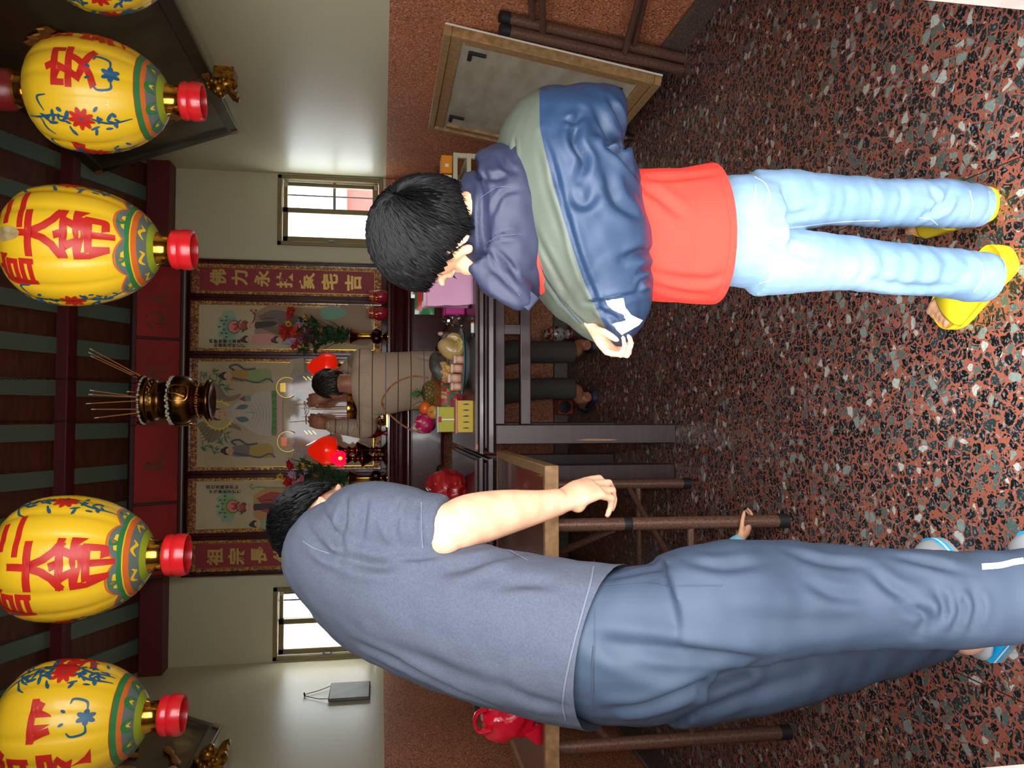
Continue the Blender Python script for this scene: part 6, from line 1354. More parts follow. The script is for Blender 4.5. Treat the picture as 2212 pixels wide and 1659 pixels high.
# grey clogs with blue and white rims
m_clog = M('grey_foam_clog', (150, 154, 158), .6, bump=(200, .08)); m_cyan = M('bright_blue_band', (20, 176, 240), .5); m_wht = M('white_band', (240, 244, 246), .5)
def clog(hl, tl, sd, label):
    d = (tl-hl).normalized(); s_ = V((d.y, -d.x, 0)); Ln = (tl-hl).length
    prof = [(0, .030, .030), (.08, .040, .036), (.3, .040, .034), (.5, .043, .034), (.7, .050, .032), (.85, .048, .026), (.95, .036, .018), (1.0, .016, .010)]
    def ol(z, k): 
        L_ = []
        for t, wd, h in [tuple(x) for x in crs(prof, 18)]: L_.append((t, wd*k))
        return [hl+d*(t*Ln)+s_*w_+V((0, 0, z)) for t, w_ in L_]+[hl+d*(t*Ln)-s_*w_+V((0, 0, z)) for t, w_ in reversed(L_)]
    t = thing('clog', hl.lerp(tl, .5), label, 'shoe', 'grey foam clogs'); 
    def layer(nm, z0, z1, k, m):
        mb = MB(); A = ol(z0, k); B = ol(z1, k); n = len(A); mb.add(A+B, [tuple(range(n)), tuple(range(2*n-1, n-1, -1))]+[(i, (i+1) % n, n+(i+1) % n, n+i) for i in range(n)]); obj(nm, mb, m, t, smooth=30, clean=True)
    layer('sole', 0.0, .012, 1.08, m_clog); layer('lower_blue_band', .012, .019, 1.07, m_cyan); layer('white_band', .019, .024, 1.07, m_wht); layer('upper_blue_band', .024, .031, 1.06, m_cyan)
    mb = MB(); mb.tube([hl+d*(.46*Ln)+V((0, 0, .040)), hl+d*(.6*Ln)+V((0, 0, .040)), hl+d*(.78*Ln)+V((0, 0, .036)), hl+d*(.92*Ln)+V((0, 0, .031)), tl-d*.006+V((0, 0, .028))], [(.048, .052), (.053, .050), (.055, .044), (.042, .030), (.014, .010)], 26, res=20, ref=s_)
    me = mb.mesh('c'); co = getco(me); co[:, 2] = np.maximum(co[:, 2], .026); setco(me, co); finish('upper', me, m_clog, t, smooth=60)
    mb = MB(); r_ = [hl+d*(.50*Ln)+s_*.050+V((0, 0, .034)), hl+d*(.2*Ln)+s_*.047+V((0, 0, .045)), hl+d*.004+V((0, 0, .055)), hl+d*(.2*Ln)-s_*.047+V((0, 0, .045)), hl+d*(.50*Ln)-s_*.050+V((0, 0, .034))]; mb.tube(r_, [(.007, .012)]*5, 10, res=24, ref=(0, 0, 1)); obj('heel_strap', mb, m_clog, t)
    tr1 = bvh(me) if False else None; mb = MB(); k = 0
    for a, b in ((.84, .018), (.84, -.018), (.77, .0), (.77, .030), (.77, -.030), (.91, 0), (.70, .016), (.70, -.016)):
        zc = .036+.044*math.sqrt(max(.05, 1-(b/.053)**2))*(1-.9*max(0, a-.72)); c = hl+d*(a*Ln)+s_*b+V((0, 0, zc)); mb.ball(c, (.0052, .0052, .004), n=10, k=6)
    obj('vent_hole', mb, M('dark_vent', (40, 40, 60), .8), t)
clog(*ftL, 1, 'grey blue rimmed foam clog on the left foot of the grey shirted man'); clog(*ftR, 1, 'grey foam clog cut by the picture edge, on the grey shirted man')

# ---------- child in the blue jacket and jeans, looking down to the left
chd = P(953, 506, 1.37); chf = V((-.54, .78, -.36)); cn = P(1056, 478, 1.385); s_ch = .90
m_skinc = M('child_skin', (232, 178, 142), 0.45, var=(30, (224, 164, 130)), bump=(160, .04), sss=.08)
SH = [(1600, 500, 1.39, .120, .100), (1540, 506, 1.387, .126, .102), (1450, 508, 1.38, .126, .102), (1380, 508, 1.375, .122, .10), (1300, 505, 1.37, .12, .10), (1200, 503, 1.367, .119, .097), (1125, 492, 1.368, .10, .085), (1075, 482, 1.375, .06, .058)]
st = [P(x, y, Y) for x, y, Y, a, b in SH]; sr = [(a, b) for *_, a, b in SH]; XR = V((1, 0, 0))
jr = [(P(1630, 438, 1.395), .064), (P(1700, 433, 1.395), .060), (P(1800, 433, 1.40), .0525), (P(1900, 438, 1.415), .0485), (P(2000, 438, 1.425), .050), (P(2060, 442, 1.43), .050), (P(2112, 446, 1.435), .043)]
jl = [(P(1630, 566, 1.385), .066), (P(1700, 565, 1.385), .063), (P(1800, 567, 1.385), .0565), (P(1900, 577, 1.385), .0525), (P(2000, 586, 1.39), .0505), (P(2070, 594, 1.392), .0525), (P(2128, 600, 1.395), .049)]
fR = (PZ(2150, 440, 0)+V((0, .0, 0)), PZ(1990, 474, 0)); fL = (PZ(2186, 556, 0), PZ(2046, 694, 0))
Wc = P(1284, 704, 1.338); mb = MB(); qc, Rc = head(mb, chd, chf, s_ch, (-.25, 0.05, 1), cn, .044, True, 1.2)
mb.tube(st[1:], [(a*.78, b*.78) for a, b in sr[1:]], 20, res=20, ref=XR)
mb.tube([P(1110, 540, 1.38), P(1200, 590, 1.39), P(1262, 640, 1.38), P(1284, 680, 1.35), Wc], [.036, .034, .031, .028, .022], 14, res=20)
fd = P(1316, 752, 1.322)-Wc; hand(mb, Wc, fd, V((.8, -.45, -.35)), V((-.35, .55, .75)), .66, ((.8, 1.2, .7), (.85, 1.25, .7), (.9, 1.3, .7), (.95, 1.3, .7)), (.45, .6, .6))
mb.tube([P(1110, 420, 1.37), P(1220, 330, 1.36), P(1310, 268, 1.36), P(1300, 330, 1.44)], [.036, .034, .032, .028], 14, res=16); hand(mb, P(1300, 340, 1.45), V((-.8, .3, -.2)), V((0, 0, -1)), V((0, 1, 0)), .64)
mb.tube([P(1590, 500, 1.39), P(1660, 500, 1.39)], [(.075, .06), (.08, .065)], 18, res=6, ref=XR)
for lg, (h_, t_) in ((jr, fR), (jl, fL)):
    d = (t_-h_); Ln = d.length; d.normalize(); sd = V((d.y, -d.x, 0)); an = h_+d*.045+V((0, 0, .075))
    mb.tube([p for p, r_ in lg], [r_*.62 for p, r_ in lg], 14, res=14); mb.tube([lg[-1][0], an, h_+d*.040+V((0, 0, .05))], [.030, .030, .028], 14, res=8)
    mb.tube([h_+d*.018+V((0, 0, .044)), h_+d*.07+V((0, 0, .052)), h_+d*.125+V((0, 0, .044)), h_+d*(Ln*.80)+V((0, 0, .036))], [(.024, .024), (.030, .032), (.034, .022), (.034, .014)], 14, res=10, ref=sd)
    inn = 1 if lg is jr else -1                              # big toe on the inner side
    for k in range(5):
        o_ = (-.028+.0140*k)*-inn; rad = (.0125, .0095, .009, .0085, .008)[k]; ext = (.0, -.002, -.006, -.012, -.020)[k]; b0 = h_+d*(Ln*.76)+sd*(-o_)+V((0, 0, .036)); e0 = h_+d*(Ln+ext)+sd*(-o_*1.05)+V((0, 0, .030))
        mb.tube([b0, b0.lerp(e0, .55)+V((0, 0, .004)), e0], [rad*.85, rad, rad*.85], 10); mb.ball(e0, rad*.88, n=10, k=6)
kid = tag(finish('person', organic(mb, .0034, 4), m_skinc, smooth=180), 'child in a blue and sage jacket, red shirt, pale jeans and yellow slides, looking down', 'person')
eyes(kid, qc, s_ch)
for k in (-1, 1):
    mb = MB()
    for i in range(9):
        a = -.9+.225*i; p = qc(.030*k+.013*math.sin(a), .0815, .011-.003*abs(a)); mb.tube([p, p+(qc(.0, .118, -.008)-qc(0, .1, 0))*.55+V((0, 0, -.001))], [.0007, .0003], 4)
    obj('eyelashes', mb, m_hair, kid)
pn_ = [P(1030, 484, 1.28), P(984, 520, 1.28), P(928, 604, 1.28)]
_a, _b = ray(1028, 462), ray(926, 600); pln = _a.cross(_b).normalized()      # hairline plane from nape over the ear to the fringe
if pln.dot(chd+V((0, 0, .1))-CAM) < 0: pln = -pln
def keep_c(d, e):
    p = qc(0, -.010, .024)+Rc @ V((d.x*.0711, d.y*.0909, d.z*.0864)); return pln.dot(p-CAM) > -.004-.02*e and not (d.y > .55 and d.z < .15) and d.z > -.80
ccr = Rc.transposed() @ (P(866, 436, 1.31)-qc(0, -.01, .024))
hair(kid, qc, Rc, s_ch, keep_c, ccr, 2800, m_hair, .055, .010, 5, .0011, 1.15)

m_tee = M('orange_red_cotton', (228, 54, 40), 0.85, bump=(320, .06))
mb = MB().tube(st, sr, 30, res=28, ref=XR); me = organic(mb, .005, 6)
co = getco(me); no = getno(me); setco(me, co+no*(seed_noise(co, 9)*.004)[:, None])
bb_ = bmesh.new(); bb_.from_mesh(me); bmesh.ops.bisect_plane(bb_, geom=bb_.verts[:]+bb_.edges[:]+bb_.faces[:], plane_co=P(1590, 500, 1.28), plane_no=V((.05, -.02, -1)), clear_outer=True); bb_.to_mesh(me); bb_.free(); me.update()
co = getco(me); no = getno(me); zh = P(1590, 500, 1.28).z; fl = np.clip(1-(co[:, 2]-zh)/.07, 0, 1); setco(me, co+no*(fl*.010)[:, None])
crease(me, [([(1388, 580), (1450, 600), (1530, 605), (1570, 590)], .005, .009), ([(1385, 400), (1430, 430), (1480, 470)], .006, .010), ([(1390, 385), (1450, 385), (1550, 375)], .005, .009), ([(1400, 610), (1470, 632), (1540, 640)], .004, .008)])
tr1 = bvh(me); tee = finish('shirt', me, m_tee, kid, smooth=180)
mb = MB(); ribbon(mb, tr1, [(1552, 372), (1570, 440), (1578, 510), (1566, 590), (1545, 640)], 2.5, 0, .0006); obj('hem_seam', mb, M('red_thread', (206, 50, 44), .9), tee)

def denim():
    m = M('washed_pale_denim', (138, 168, 194), 0.9, var=(7, (102, 134, 170), (1, 1, .5)), bump=(300, .12)); return m
mb = MB().tube([P(1530, 502, 1.388), P(1600, 501, 1.392), P(1660, 498, 1.39)], [(.100, .082), (.110, .092), (.105, .086)], 24, res=10, ref=XR)
for lg in (jr, jl): mb.tube([p for p, r_ in lg], [r_ for p, r_ in lg], 22, res=30)
me = organic(mb, .005, 6); co = getco(me); no = getno(me); low = np.clip((.40-co[:, 2])/.4, 0, 1)
setco(me, co+no*(seed_noise(co, 14, (1, 1, 1.3))*.004+seed_noise(co, 34, (.6, .6, 1.6), 4)*(.0015+.002*low))[:, None])
cl = [([(1700+60*k, 380+6*k), (1712+60*k, 430), (1696+60*k, 478)], .0022, .009) for k in range(7)] + [([(1850+45*k, 520+6*k), (1868+45*k, 575), (1842+45*k, 620)], .0026, .010) for k in range(6)] + [([(1640, 500), (1700, 470), (1760, 455)], .005, .009), ([(1640, 505), (1720, 545), (1800, 560)], .005, .010), ([(1990, 470), (2040, 440), (2060, 400)], .008, .009), ([(1860, 600), (1960, 620), (2060, 618)], .006, .010), ([(2010, 400), (2025, 440), (2010, 480)], .006, .007)]
crease(me, cl); tr1 = bvh(me); jn = finish('jeans', me, denim(), kid, smooth=180); mb = MB()
for ln in ([(1630, 382), (1655, 400), (1662, 436), (1640, 470)], [(1628, 520), (1680, 530), (1690, 560), (1672, 600), (1640, 612)], [(1690, 496), (1760, 485), (1830, 478), (1900, 476)], [(1985, 470), (2010, 473), (2026, 486)], [(2094, 412), (2100, 440), (2096, 470)], [(2118, 566), (2124, 600), (2104, 630)], [(1612, 470), (1630, 440), (1632, 400)]): ribbon(mb, tr1, ln, 2.2, 0, .0007)
obj('stitching', mb, M('pale_stitch', (196, 206, 214), .9), jn)
for lg in (jr, jl):
    p, q = lg[-1][0], lg[-2][0]; d = (q-p).normalized(); obj('rolled_hem', MB().tube([p-d*.004, p+d*.012, p+d*.022], [(lg[-1][1]*1.02,)*2, (lg[-1][1]*1.05,)*2, (lg[-1][1]*1.03,)*2], 22), M('hem_denim', (128, 158, 190), .9, bump=(90, .3)), jn)

# jacket: puffy blue body, sage band, navy yoke with wide collar
m_navy = M('navy_nylon', (40, 44, 66), 0.5, spec=.35, bump=(22, .15)); m_sage = M('sage_nylon', (84, 93, 80), 0.55, spec=.3, bump=(16, .10)); m_blue = M('steel_blue_nylon', (32, 52, 80), 0.42, spec=.42, bump=(12, .15))
JS = [(203, 1325, 1347, .020, 1.36), (216, 1290, 1358, .045, 1.36), (245, 1232, 1363, .075, 1.36), (275, 1165, 1365, .100, 1.362), (310, 1085, 1368, .128, 1.365), (350, 1064, 1372, .142, 1.368), (420, 1066, 1384, .150, 1.37), (500, 1092, 1400, .152, 1.37), (560, 1128, 1412, .146, 1.368), (610, 1170, 1413, .132, 1.362), (650, 1208, 1410, .110, 1.352), (690, 1240, 1397, .080, 1.338), (718, 1272, 1370, .050, 1.325), (736, 1300, 1328, .018, 1.318)]
pts = [P((a+b)/2, y, Y) for y, a, b, dp, Y in JS]; rd = [((P(a, y, Y-.6*dp)-P(b, y, Y-.6*dp)).length/2*1.04, dp) for y, a, b, dp, Y in JS]
mb = MB().tube(pts, rd, 34, res=60, ref=(0, 0, 1)); me = organic(mb, .0048, 5); co = getco(me); no = getno(me)
def side_of(co, line):                                       # signed height above a line traced across the cloth (walls of sight are planes through the lens)
    q = [V(p) for p in line]; C_ = np.array(CAM); out = np.full(len(co), -1e9)
    d = co-C_; px = 1106-FPX*(d@np.array(UPV))/(d@np.array(FWD)); py = 829.5-FPX*(d@np.array(RGT))/(d@np.array(FWD))
    return np.interp(py, [p[1] for p in line], [p[0] for p in line])-px
B1 = [(1165, 200), (1166, 275), (1178, 330), (1196, 400), (1216, 470), (1238, 540), (1262, 610), (1290, 670), (1322, 738)]
sb_ = side_of(co, B1); band = 1/(1+np.exp(-(sb_-2)/3))
puff = np.abs(seed_noise(co, 8, (1, 1, .8), 2))*.016-.004; fine = seed_noise(co, 26, (1, 1, 1.2), 8)*.0026
setco(me, co+no*((1-band)*(puff+fine)+band*(-.004+fine*.35))[:, None])
crease(me, [([(1255, 240), (1240, 300), (1262, 345), (1250, 385)], .012, .008), ([(1170, 285), (1192, 350), (1215, 440), (1250, 560), (1285, 645), (1318, 722)], .006, .006), ([(1290, 240), (1320, 300), (1372, 360)], .012, .010), ([(1300, 300), (1340, 340), (1380, 385)], .012, .009), ([(1318, 215), (1340, 260), (1350, 330)], .010, .008), ([(1255, 250), (1235, 262), (1220, 262)], .006, .005), ([(1310, 360), (1330, 430), (1385, 470)], .009, .012), ([(1345, 560), (1385, 545), (1408, 545)], .010, .008), ([(1375, 600), (1395, 580), (1408, 585)], .008, .007), ([(1375, 625), (1392, 605), (1408, 608)], .008, .006), ([(1265, 655), (1300, 652), (1400, 630)], .006, .005), ([(1285, 665), (1330, 690), (1352, 720)], .007, .006), ([(1110, 300), (1112, 330), (1116, 350)], .006, .004), ([(1150, 490), (1200, 590), (1240, 660)], .003, .006), ([(1175, 600), (1220, 660), (1290, 725)], .004, .005), ([(1225, 420), (1262, 440), (1290, 410)], .008, .010)])
co = getco(me); sb_ = side_of(co, B1); at = me.attributes.new('band', 'FLOAT', 'POINT'); at.data.foreach_set('value', sb_.astype(np.float32))
m_jk = M('sage_and_steel_nylon', (32, 52, 80), 0.45, spec=.4, bump=(14, .12)); nt = m_jk.node_tree; an_ = nt.nodes.new('ShaderNodeAttribute'); an_.attribute_name = 'band'
gt = nt.nodes.new('ShaderNodeMath'); gt.operation = 'GREATER_THAN'; gt.inputs[1].default_value = 0.0; mxx = nt.nodes.new('ShaderNodeMixRGB'); mxx.inputs[1].default_value = lin((32, 52, 80)); mxx.inputs[2].default_value = lin((78, 84, 74))
nt.links.new(an_.outputs['Fac'], gt.inputs[0]); nt.links.new(gt.outputs[0], mxx.inputs[0]); nt.links.new(mxx.outputs[0], nt.nodes['Principled BSDF'].inputs['Base Color']); tr1 = bvh(me)
jk = finish('jacket', me, m_jk, kid, smooth=180)
mb = MB()
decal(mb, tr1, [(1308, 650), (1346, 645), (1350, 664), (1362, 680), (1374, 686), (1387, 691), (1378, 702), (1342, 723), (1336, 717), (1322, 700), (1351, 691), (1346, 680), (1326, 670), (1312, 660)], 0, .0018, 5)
obj('white_logo_patch', mb, M('white_print_flash_glow', (250, 252, 252), .5, emit=((255, 255, 255), .18)), jk, smooth=180)  # print glows slightly: the flash return is put into the material as emission
mb = MB(); ribbon(mb, tr1, [(1273, 648), (1290, 652), (1308, 651)], 2); ribbon(mb, tr1, [(1163, 560), (1180, 600), (1216, 655), (1256, 700)], 1.6); obj('seam', mb, M('dark_seam', (30, 44, 74), .8), jk)
# navy yoke lying over the shoulders
YK = [(1190, 480, 1.385, .130, .070), (1150, 477, 1.382, .150, .094), (1115, 474, 1.378, .156, .110), (1085, 470, 1.378, .148, .116), (1058, 464, 1.38, .125, .106), (1036, 466, 1.382, .098, .090), (1020, 462, 1.385, .080, .078), (1012, 462, 1.388, .072, .070)]
mb = MB().tube([P(x, y, Y) for x, y, Y, a, b in YK], [(a, b) for *_, a, b in YK], 34, res=30, ref=XR)
mb.tube([P(1070, 560, 1.33), P(1100, 612, 1.315), P(1128, 650, 1.305), P(1140, 660, 1.305)], [(.060, .030), (.050, .022), (.024, .012), (.010, .006)], 16, res=14, ref=(.5, 0, 1))
me = organic(mb, .0048, 5)
co = getco(me); no = getno(me); setco(me, co+no*(seed_noise(co, 11)*.005+seed_noise(co, 32, (1, 1, 1.3), 6)*.0028)[:, None])
crease(me, [([(1034, 350), (1040, 420), (1040, 500), (1052, 590)], .007, .005), ([(1045, 340), (1050, 430), (1052, 520), (1066, 600)], .005, .005), ([(1060, 470), (1085, 420), (1130, 408)], .004, .005), ([(1052, 520), (1090, 508), (1128, 506)], .004, .004), ([(1075, 330), (1090, 360), (1115, 375)], .005, .006), ([(1030, 380), (1062, 385), (1100, 380)], .005, .006), ([(1070, 540), (1100, 570), (1120, 610)], .004, .005), ([(1060, 575), (1090, 605), (1125, 640)], .004, .005)])
tr1 = bvh(me); yk = finish('jacket_yoke', me, m_navy, kid, smooth=180); mb = MB()
for ln in ([(1036, 430), (1070, 408), (1095, 404), (1120, 408)], [(1052, 525), (1080, 512), (1105, 508), (1125, 506)], [(1066, 560), (1090, 600), (1122, 640)]): ribbon(mb, tr1, ln, 1.8)
obj('stitching', mb, M('lilac_thread', (66, 70, 100), .9), yk)
ribbon_mb = MB().tube([P(1131, 663, 1.300), P(1141, 650, 1.299), P(1152, 637, 1.302)], [(.012, .005)]*3, 10, res=8, ref=(.4, 0, 1)); obj('collar_tab', ribbon_mb, m_navy, yk)

# yellow slides
m_ysl = M('yellow_foam', (246, 220, 40), 0.5, bump=(260, .05)); m_ygr = M('lime_foam_line', (180, 190, 20), 0.5)
def slide(h_, t_, label):
    d = (t_-h_); Ln = d.length*1.02; d.normalize(); sd = V((d.y, -d.x, 0)); h_ = h_-d*.012
    t = thing('slide_sandal', h_.lerp(t_, .5), label, 'slide', 'yellow slides'); prof = [(0, .004), (.008, .016), (.04, .029), (.12, .037), (.35, .038), (.6, .043), (.8, .046), (.92, .040), (.975, .026), (1, .006)]
    pf = [tuple(x) for x in crs(prof, 40)]
    def ol(z, k, kl=0): return [h_+d*(a*Ln)+sd*(w_*k+kl)+V((0, 0, z)) for a, w_ in pf]+[h_+d*(a*Ln)-sd*(w_*k+kl)+V((0, 0, z)) for a, w_ in reversed(pf)]
    def layer(nm, rings, m):
        mb = MB(); n = len(rings[0]); mb.add([p for r_ in rings for p in r_], [tuple(range(n)), tuple((len(rings)-1)*n+i for i in reversed(range(n)))]+[(j*n+i, j*n+(i+1) % n, (j+1)*n+(i+1) % n, (j+1)*n+i) for j in range(len(rings)-1) for i in range(n)]); return obj(nm, mb, m, t, smooth=40, clean=True)
    layer('sole', [ol(0, 1.0), ol(.004, 1.06), ol(.018, 1.10), ol(.020, 1.08)], m_ysl); layer('groove_line', [ol(.018, 1.085), ol(.022, 1.085)], m_ygr); layer('footbed', [ol(.021, 1.09), ol(.034, 1.10), ol(.040, 1.06), ol(.034, .94), ol(.029, .88)], m_ysl)
    mb = MB(); rows = []
    for a in np.linspace(.40, .80, 14):
        wd = float(np.interp(a, [p[0] for p in pf], [p[1] for p in pf])); hh = .076-.046*((a-.40)/.40)**1.2; row = []
        for i in range(25):
            an = PI*i/24; row.append(h_+d*((a-.05*math.sin(an)*0)*Ln)+sd*(wd*1.12*math.cos(an))+V((0, 0, .026+hh*math.sin(an)**.8)))
        rows.append(row)
    mb.sheet(rows); obj('strap', mb, m_ysl, t, smooth=180, solid=.006); return t
slide(*fR, 'yellow slide sandal on the right foot of the child, farther back'); slide(*fL, 'yellow slide sandal with bare toes showing, nearest the picture edge')

# ---------- worshipper in the beige jumper at the altar, seen from behind
hd2 = P(725, 828, 4.49); Xv = V((1, 0, 0))
T2 = [(1010, 824, 4.50, .155, .115), (950, 821, 4.495, .168, .124), (880, 823, 4.475, .172, .126), (820, 828, 4.45, .176, .125), (785, 830, 4.44, .160, .10), (762, 830, 4.445, .085, .07)]
tp = [P(x, y, Y) for x, y, Y, a, b in T2]; trr = [(a, b) for *_, a, b in T2]
SL2, EL2, WL2 = P(796, 880, 4.45), P(790, 926, 4.55), P(706, 919, 4.73); SR2, ER2, WR2 = P(788, 776, 4.45), P(768, 784, 4.60), P(706, 856, 4.74)
mb = MB(); q2, R2 = head(mb, hd2, V((.04, .85, -.42)), .98, (0, 0.3, 1), P(772, 830, 4.45), .055)
mb.tube(tp, [(a*.84, b*.8) for a, b in trr], 20, res=18, ref=Xv)
for S_, E_, W_, hw, sd in ((SL2, EL2, WL2, P(676, 910, 4.75), 1), (SR2, ER2, WR2, P(680, 862, 4.75), -1)):
    mb.tube([tp[4], S_, S_.lerp(E_, .5), E_, E_.lerp(W_, .5), W_], [.05, .048, .043, .040, .034, .026], 16, res=24); hand(mb, W_, hw-W_, V((0, .6, -.2)), V((sd*.9, .1, 0)), .98, ((.7, 1.2, .8),)*4, (.3, .6, .7))
L2 = [[(P(1040, 862-80*k, 4.50), .074), (P(1100, 845-83*k, 4.52), .072), (P(1170, 840-80*k, 4.55), .068), (P(1240, 840-80*k, 4.565), .066)] for k in (0, 1)]
F2 = [(V((.115, 4.555, 0)), V((.045, 4.80, 0))), (V((.425, 4.555, 0)), V((.44, 4.81, 0)))]
for lg, (h_, t_) in zip(L2, F2):
    d = (t_-h_).normalized(); mb.tube([p for p, r_ in lg]+[h_+d*.055+V((0, 0, .10)), h_+d*.045+V((0, 0, .055))], [r_*.62 for p, r_ in lg]+[.036, .036], 14, res=18)
    mb.tube([h_+d*.02+V((0, 0, .05)), h_+d*.10+V((0, 0, .06)), h_+d*.18+V((0, 0, .045)), t_-d*.03+V((0, 0, .036))], [(.032, .03), (.036, .038), (.042, .024), (.034, .012)], 14, res=10, ref=(d.y, -d.x, 0))
    for k in range(5): o_ = -.034+.017*k; b0 = t_-d*.05+V((d.y*o_, -d.x*o_, .036)); mb.tube([b0, b0+d*.045], [.009, .008], 8); mb.ball(b0+d*.046, .0085, n=8, k=6)
old = tag(finish('person', organic(mb, .0048, 4), m_skin2, smooth=180), 'person in a beige striped jumper and dark trousers holding incense at the altar', 'person')
eyes(old, q2, .98)
hair(old, q2, R2, .98, lambda d, e: d.y < .50+.4*d.z+e and d.z > -.80-e*.2 and not (abs(d.x) > .84 and d.z < .05), (.1, -.3, .95), 500, m_hair2, .035, .008, 8, .0018, 1.04)
def stripes():
    m = M('beige_striped_knit', (190, 164, 138), 0.9, bump=(200, .1)); nt = m.node_tree; b = nt.nodes['Principled BSDF']; L = nt.links.new; tc = nt.nodes.new('ShaderNodeTexCoord'); sp = nt.nodes.new('ShaderNodeSeparateXYZ'); L(tc.outputs['Object'], sp.inputs[0])
    last = None
    for col, ph in (((104, 62, 58), .012), ((104, 62, 58), .084), ((104, 116, 132), .158)):
        a = nt.nodes.new('ShaderNodeMath'); a.operation = 'ADD'; a.inputs[1].default_value = 10*.215+ph; L(sp.outputs[2], a.inputs[0]); md = nt.nodes.new('ShaderNodeMath'); md.operation = 'MODULO'; md.inputs[1].default_value = .215; L(a.outputs[0], md.inputs[0])
        lt_ = nt.nodes.new('ShaderNodeMath'); lt_.operation = 'LESS_THAN'; lt_.inputs[1].default_value = .0055; L(md.outputs[0], lt_.inputs[0]); mx = nt.nodes.new('ShaderNodeMixRGB'); mx.inputs[2].default_value = lin(col); L(lt_.outputs[0], mx.inputs[0])
        if last is None: mx.inputs[1].default_value = lin((190, 164, 138))
        else: L(last, mx.inputs[1])
        last = mx.outputs[0]
    L(last, b.inputs['Base Color']); return m
mb = MB().tube(tp, trr, 26, res=22, ref=Xv)
for S_, E_, W_ in ((SL2, EL2, WL2), (SR2, ER2, WR2)): mb.tube([tp[4].lerp(S_, .5), S_, S_.lerp(E_, .5), E_, E_.lerp(W_, .5), E_.lerp(W_, .93)], [.075, .068, .062, .060, .050, .038], 18, res=30)
me = organic(mb, .006, 5); co = getco(me); no = getno(me); setco(me, co+no*(seed_noise(co, 8)*.006)[:, None])
crease(me, [([(785-13*k, 905), (790-13*k, 920), (784-13*k, 934)], .006, .006) for k in range(7)]+[([(800, 895), (825, 900), (850, 890)], .006, .008), ([(900, 770), (925, 775), (950, 770)], .006, .010), ([(770, 800), (790, 805), (800, 825)], .005, .007), ([(772, 850), (782, 840), (792, 815)], .004, .006), ([(890, 880), (910, 870), (950, 872)], .006, .008)])
finish('jumper', me, stripes(), old, smooth=180)
mb = MB().tube([P(950, 821, 4.495), P(1000, 823, 4.50), P(1060, 822, 4.51)], [(.145, .105), (.158, .118), (.14, .105)], 24, res=10, ref=Xv)
for lg in L2: mb.tube([p for p, r_ in lg], [r_ for p, r_ in lg], 20, res=16)
me = organic(mb, .007, 6); co = getco(me); no = getno(me); setco(me, co+no*(seed_noise(co, 8)*.005)[:, None]); finish('trousers', me, M('dark_olive_trousers', (74, 70, 64), .85), old, smooth=180)
m_flip = M('dark_blue_rubber', (44, 54, 72), .5)
for k, (h_, t_) in enumerate(F2):
    d = (t_-h_).normalized(); sd = V((d.y, -d.x, 0)); Ln = (t_-h_).length+.04; h0 = h_-d*.015; t = thing('flip_flop', h_.lerp(t_, .5), ('dark blue slipper on the left foot of the beige clad worshipper', 'dark blue slipper on the right foot of the beige clad worshipper')[k], 'slipper', 'dark blue slippers')
    pf = [tuple(x) for x in crs([(0, .02), (.05, .036), (.3, .04), (.7, .050), (.92, .042), (1, .018)], 16)]; rg = []
    for z, kk in ((0, 1), (.016, 1.02), (.024, .98)): rg.append([h0+d*(a*Ln)+sd*w_*kk+V((0, 0, z)) for a, w_ in pf]+[h0+d*(a*Ln)-sd*w_*kk+V((0, 0, z)) for a, w_ in reversed(pf)])
    n = len(rg[0]); mb = MB().add([p for r_ in rg for p in r_], [tuple(range(n)), tuple(2*n+i for i in reversed(range(n)))]+[(j*n+i, j*n+(i+1) % n, (j+1)*n+(i+1) % n, (j+1)*n+i) for j in range(2) for i in range(n)]); obj('sole', mb, m_flip, t, smooth=40, clean=True)
    obj('strap', MB().sheet([[h0+d*(a*Ln)+sd*(.049*math.cos(PI*i/10))+V((0, 0, .022+(.056-.04*(a-.5))*math.sin(PI*i/10))) for i in range(11)] for a in (.5, .58, .66, .74)]), m_flip, t, smooth=180, solid=.006)
for k, (a, b) in enumerate(((P(752, 873, 4.82), P(629, 875, 4.80)), (P(700, 870, 4.80), P(636, 873, 4.79)), (P(752, 903, 4.82), P(624, 912, 4.80)), (P(720, 906, 4.81), P(632, 911, 4.80)))):
    incense(b.lerp(a, 1.0), b, ('incense stick held in the right hand of the beige clad worshipper', 'incense stick held in the raised left hand of the worshipper')[k//2], .0017, .5, .03, ('incense held in the right hand', 'incense held in the left hand')[k//2])

# ---------- small child crouching behind the grey shirted man, only one hand showing
kc = P(1640, 1340, 2.04); kc.z = 0; mb = MB(); hk, Rk = head(mb, kc+V((-.02, -.02, .62)), V((.5, .6, -.4)), .84, (0, 0, 1), kc+V((-.02, -.04, .50)), .04)
Wk = P(1598, 1163, 2.30)
mb.tube([kc+V((-.02, -.05, .12)), kc+V((-.02, -.05, .25)), kc+V((-.02, -.05, .38)), kc+V((-.02, -.045, .48))], [(.09, .08), (.10, .085), (.095, .075), (.05, .05)], 18, res=14, ref=Xv)
mb.tube([kc+V((.05, -.04, .44)), kc+V((.09, .0, .38)), kc.lerp(Wk, .55)+V((0, 0, .18)), Wk], [.034, .032, .028, .0185], 14, res=18)
hand(mb, Wk, P(1622, 1135, 2.335)-Wk, V((.55, .75, .1)), V((.2, .1, .9)), .70, ((.25, .5, .4), (.3, .5, .45), (.35, .6, .5), (.7, .9, .6)), (.85, .35, .25), .036)
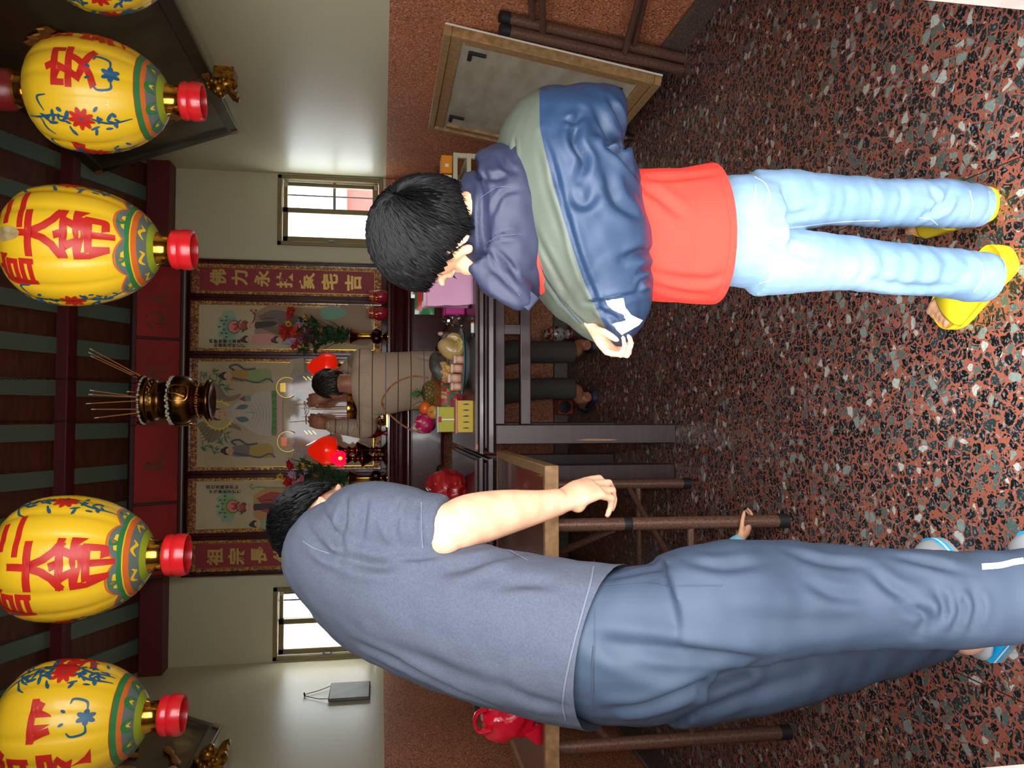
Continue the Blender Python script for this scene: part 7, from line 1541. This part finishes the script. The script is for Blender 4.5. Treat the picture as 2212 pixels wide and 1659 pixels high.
mb.tube([kc+V((-.09, -.04, .44)), kc+V((-.11, .02, .34)), kc+V((-.03, .10, .30))], [.034, .032, .026], 14, res=12); hand(mb, kc+V((-.03, .10, .30)), V((.5, .6, -.2)), V((0, 0, -1)), V((.6, -.3, 0)), .60)
for k in (-1, 1): mb.tube([kc+V((.045*k, -.04, .14)), kc+V((.06*k, .10, .28)), kc+V((.05*k, .05, .10)), kc+V((.05*k, .05, .02)), kc+V((.05*k, .12, .018))], [.055, .05, .04, .028, (.026, .016)], 14, res=18)
sk = tag(finish('person', organic(mb, .0036, 4), m_skinc, smooth=180), 'small child hidden behind the grey shirted man, one hand gripping the folding table leg', 'person')
eyes(sk, hk, .84); hair(sk, hk, Rk, .84, lambda d, e: d.y < .5+.4*d.z+e and d.z > -.6, (0, -.3, .9), 120, m_hair, .05, .012, 4, .0025, 1.08)
mb = MB().tube([kc+V((-.02, -.05, .10)), kc+V((-.02, -.05, .25)), kc+V((-.02, -.05, .39)), kc+V((-.02, -.048, .46))], [(.10, .09), (.112, .097), (.107, .087), (.06, .055)], 20, res=16, ref=Xv)
mb.tube([kc+V((.04, -.045, .43)), kc+V((.09, .0, .38)), kc.lerp(Wk, .55)+V((0, 0, .18)), kc.lerp(Wk, .86)+V((0, 0, .06)), Wk.lerp(kc+V((0, 0, .38)), .05)], [.046, .042, .038, .031, .027], 16, res=22).tube([kc+V((-.09, -.04, .44)), kc+V((-.11, .02, .34)), kc+V((-.04, .09, .30))], [.046, .042, .032], 14, res=12)
finish('shirt', organic(mb, .005, 4), M('pale_cyan_cotton', (120, 214, 228), .85), sk, smooth=180)
mb = MB()
for k in (-1, 1): mb.tube([kc+V((.045*k, -.04, .13)), kc+V((.06*k, .10, .28)), kc+V((.05*k, .05, .10)), kc+V((.05*k, .05, .05))], [.066, .06, .05, .042], 14, res=16)
mb.ball(kc+V((-.0, -.05, .13)), (.11, .095, .085)); finish('shorts', organic(mb, .006, 4), M('navy_cotton', (46, 54, 80), .9), sk, smooth=180)
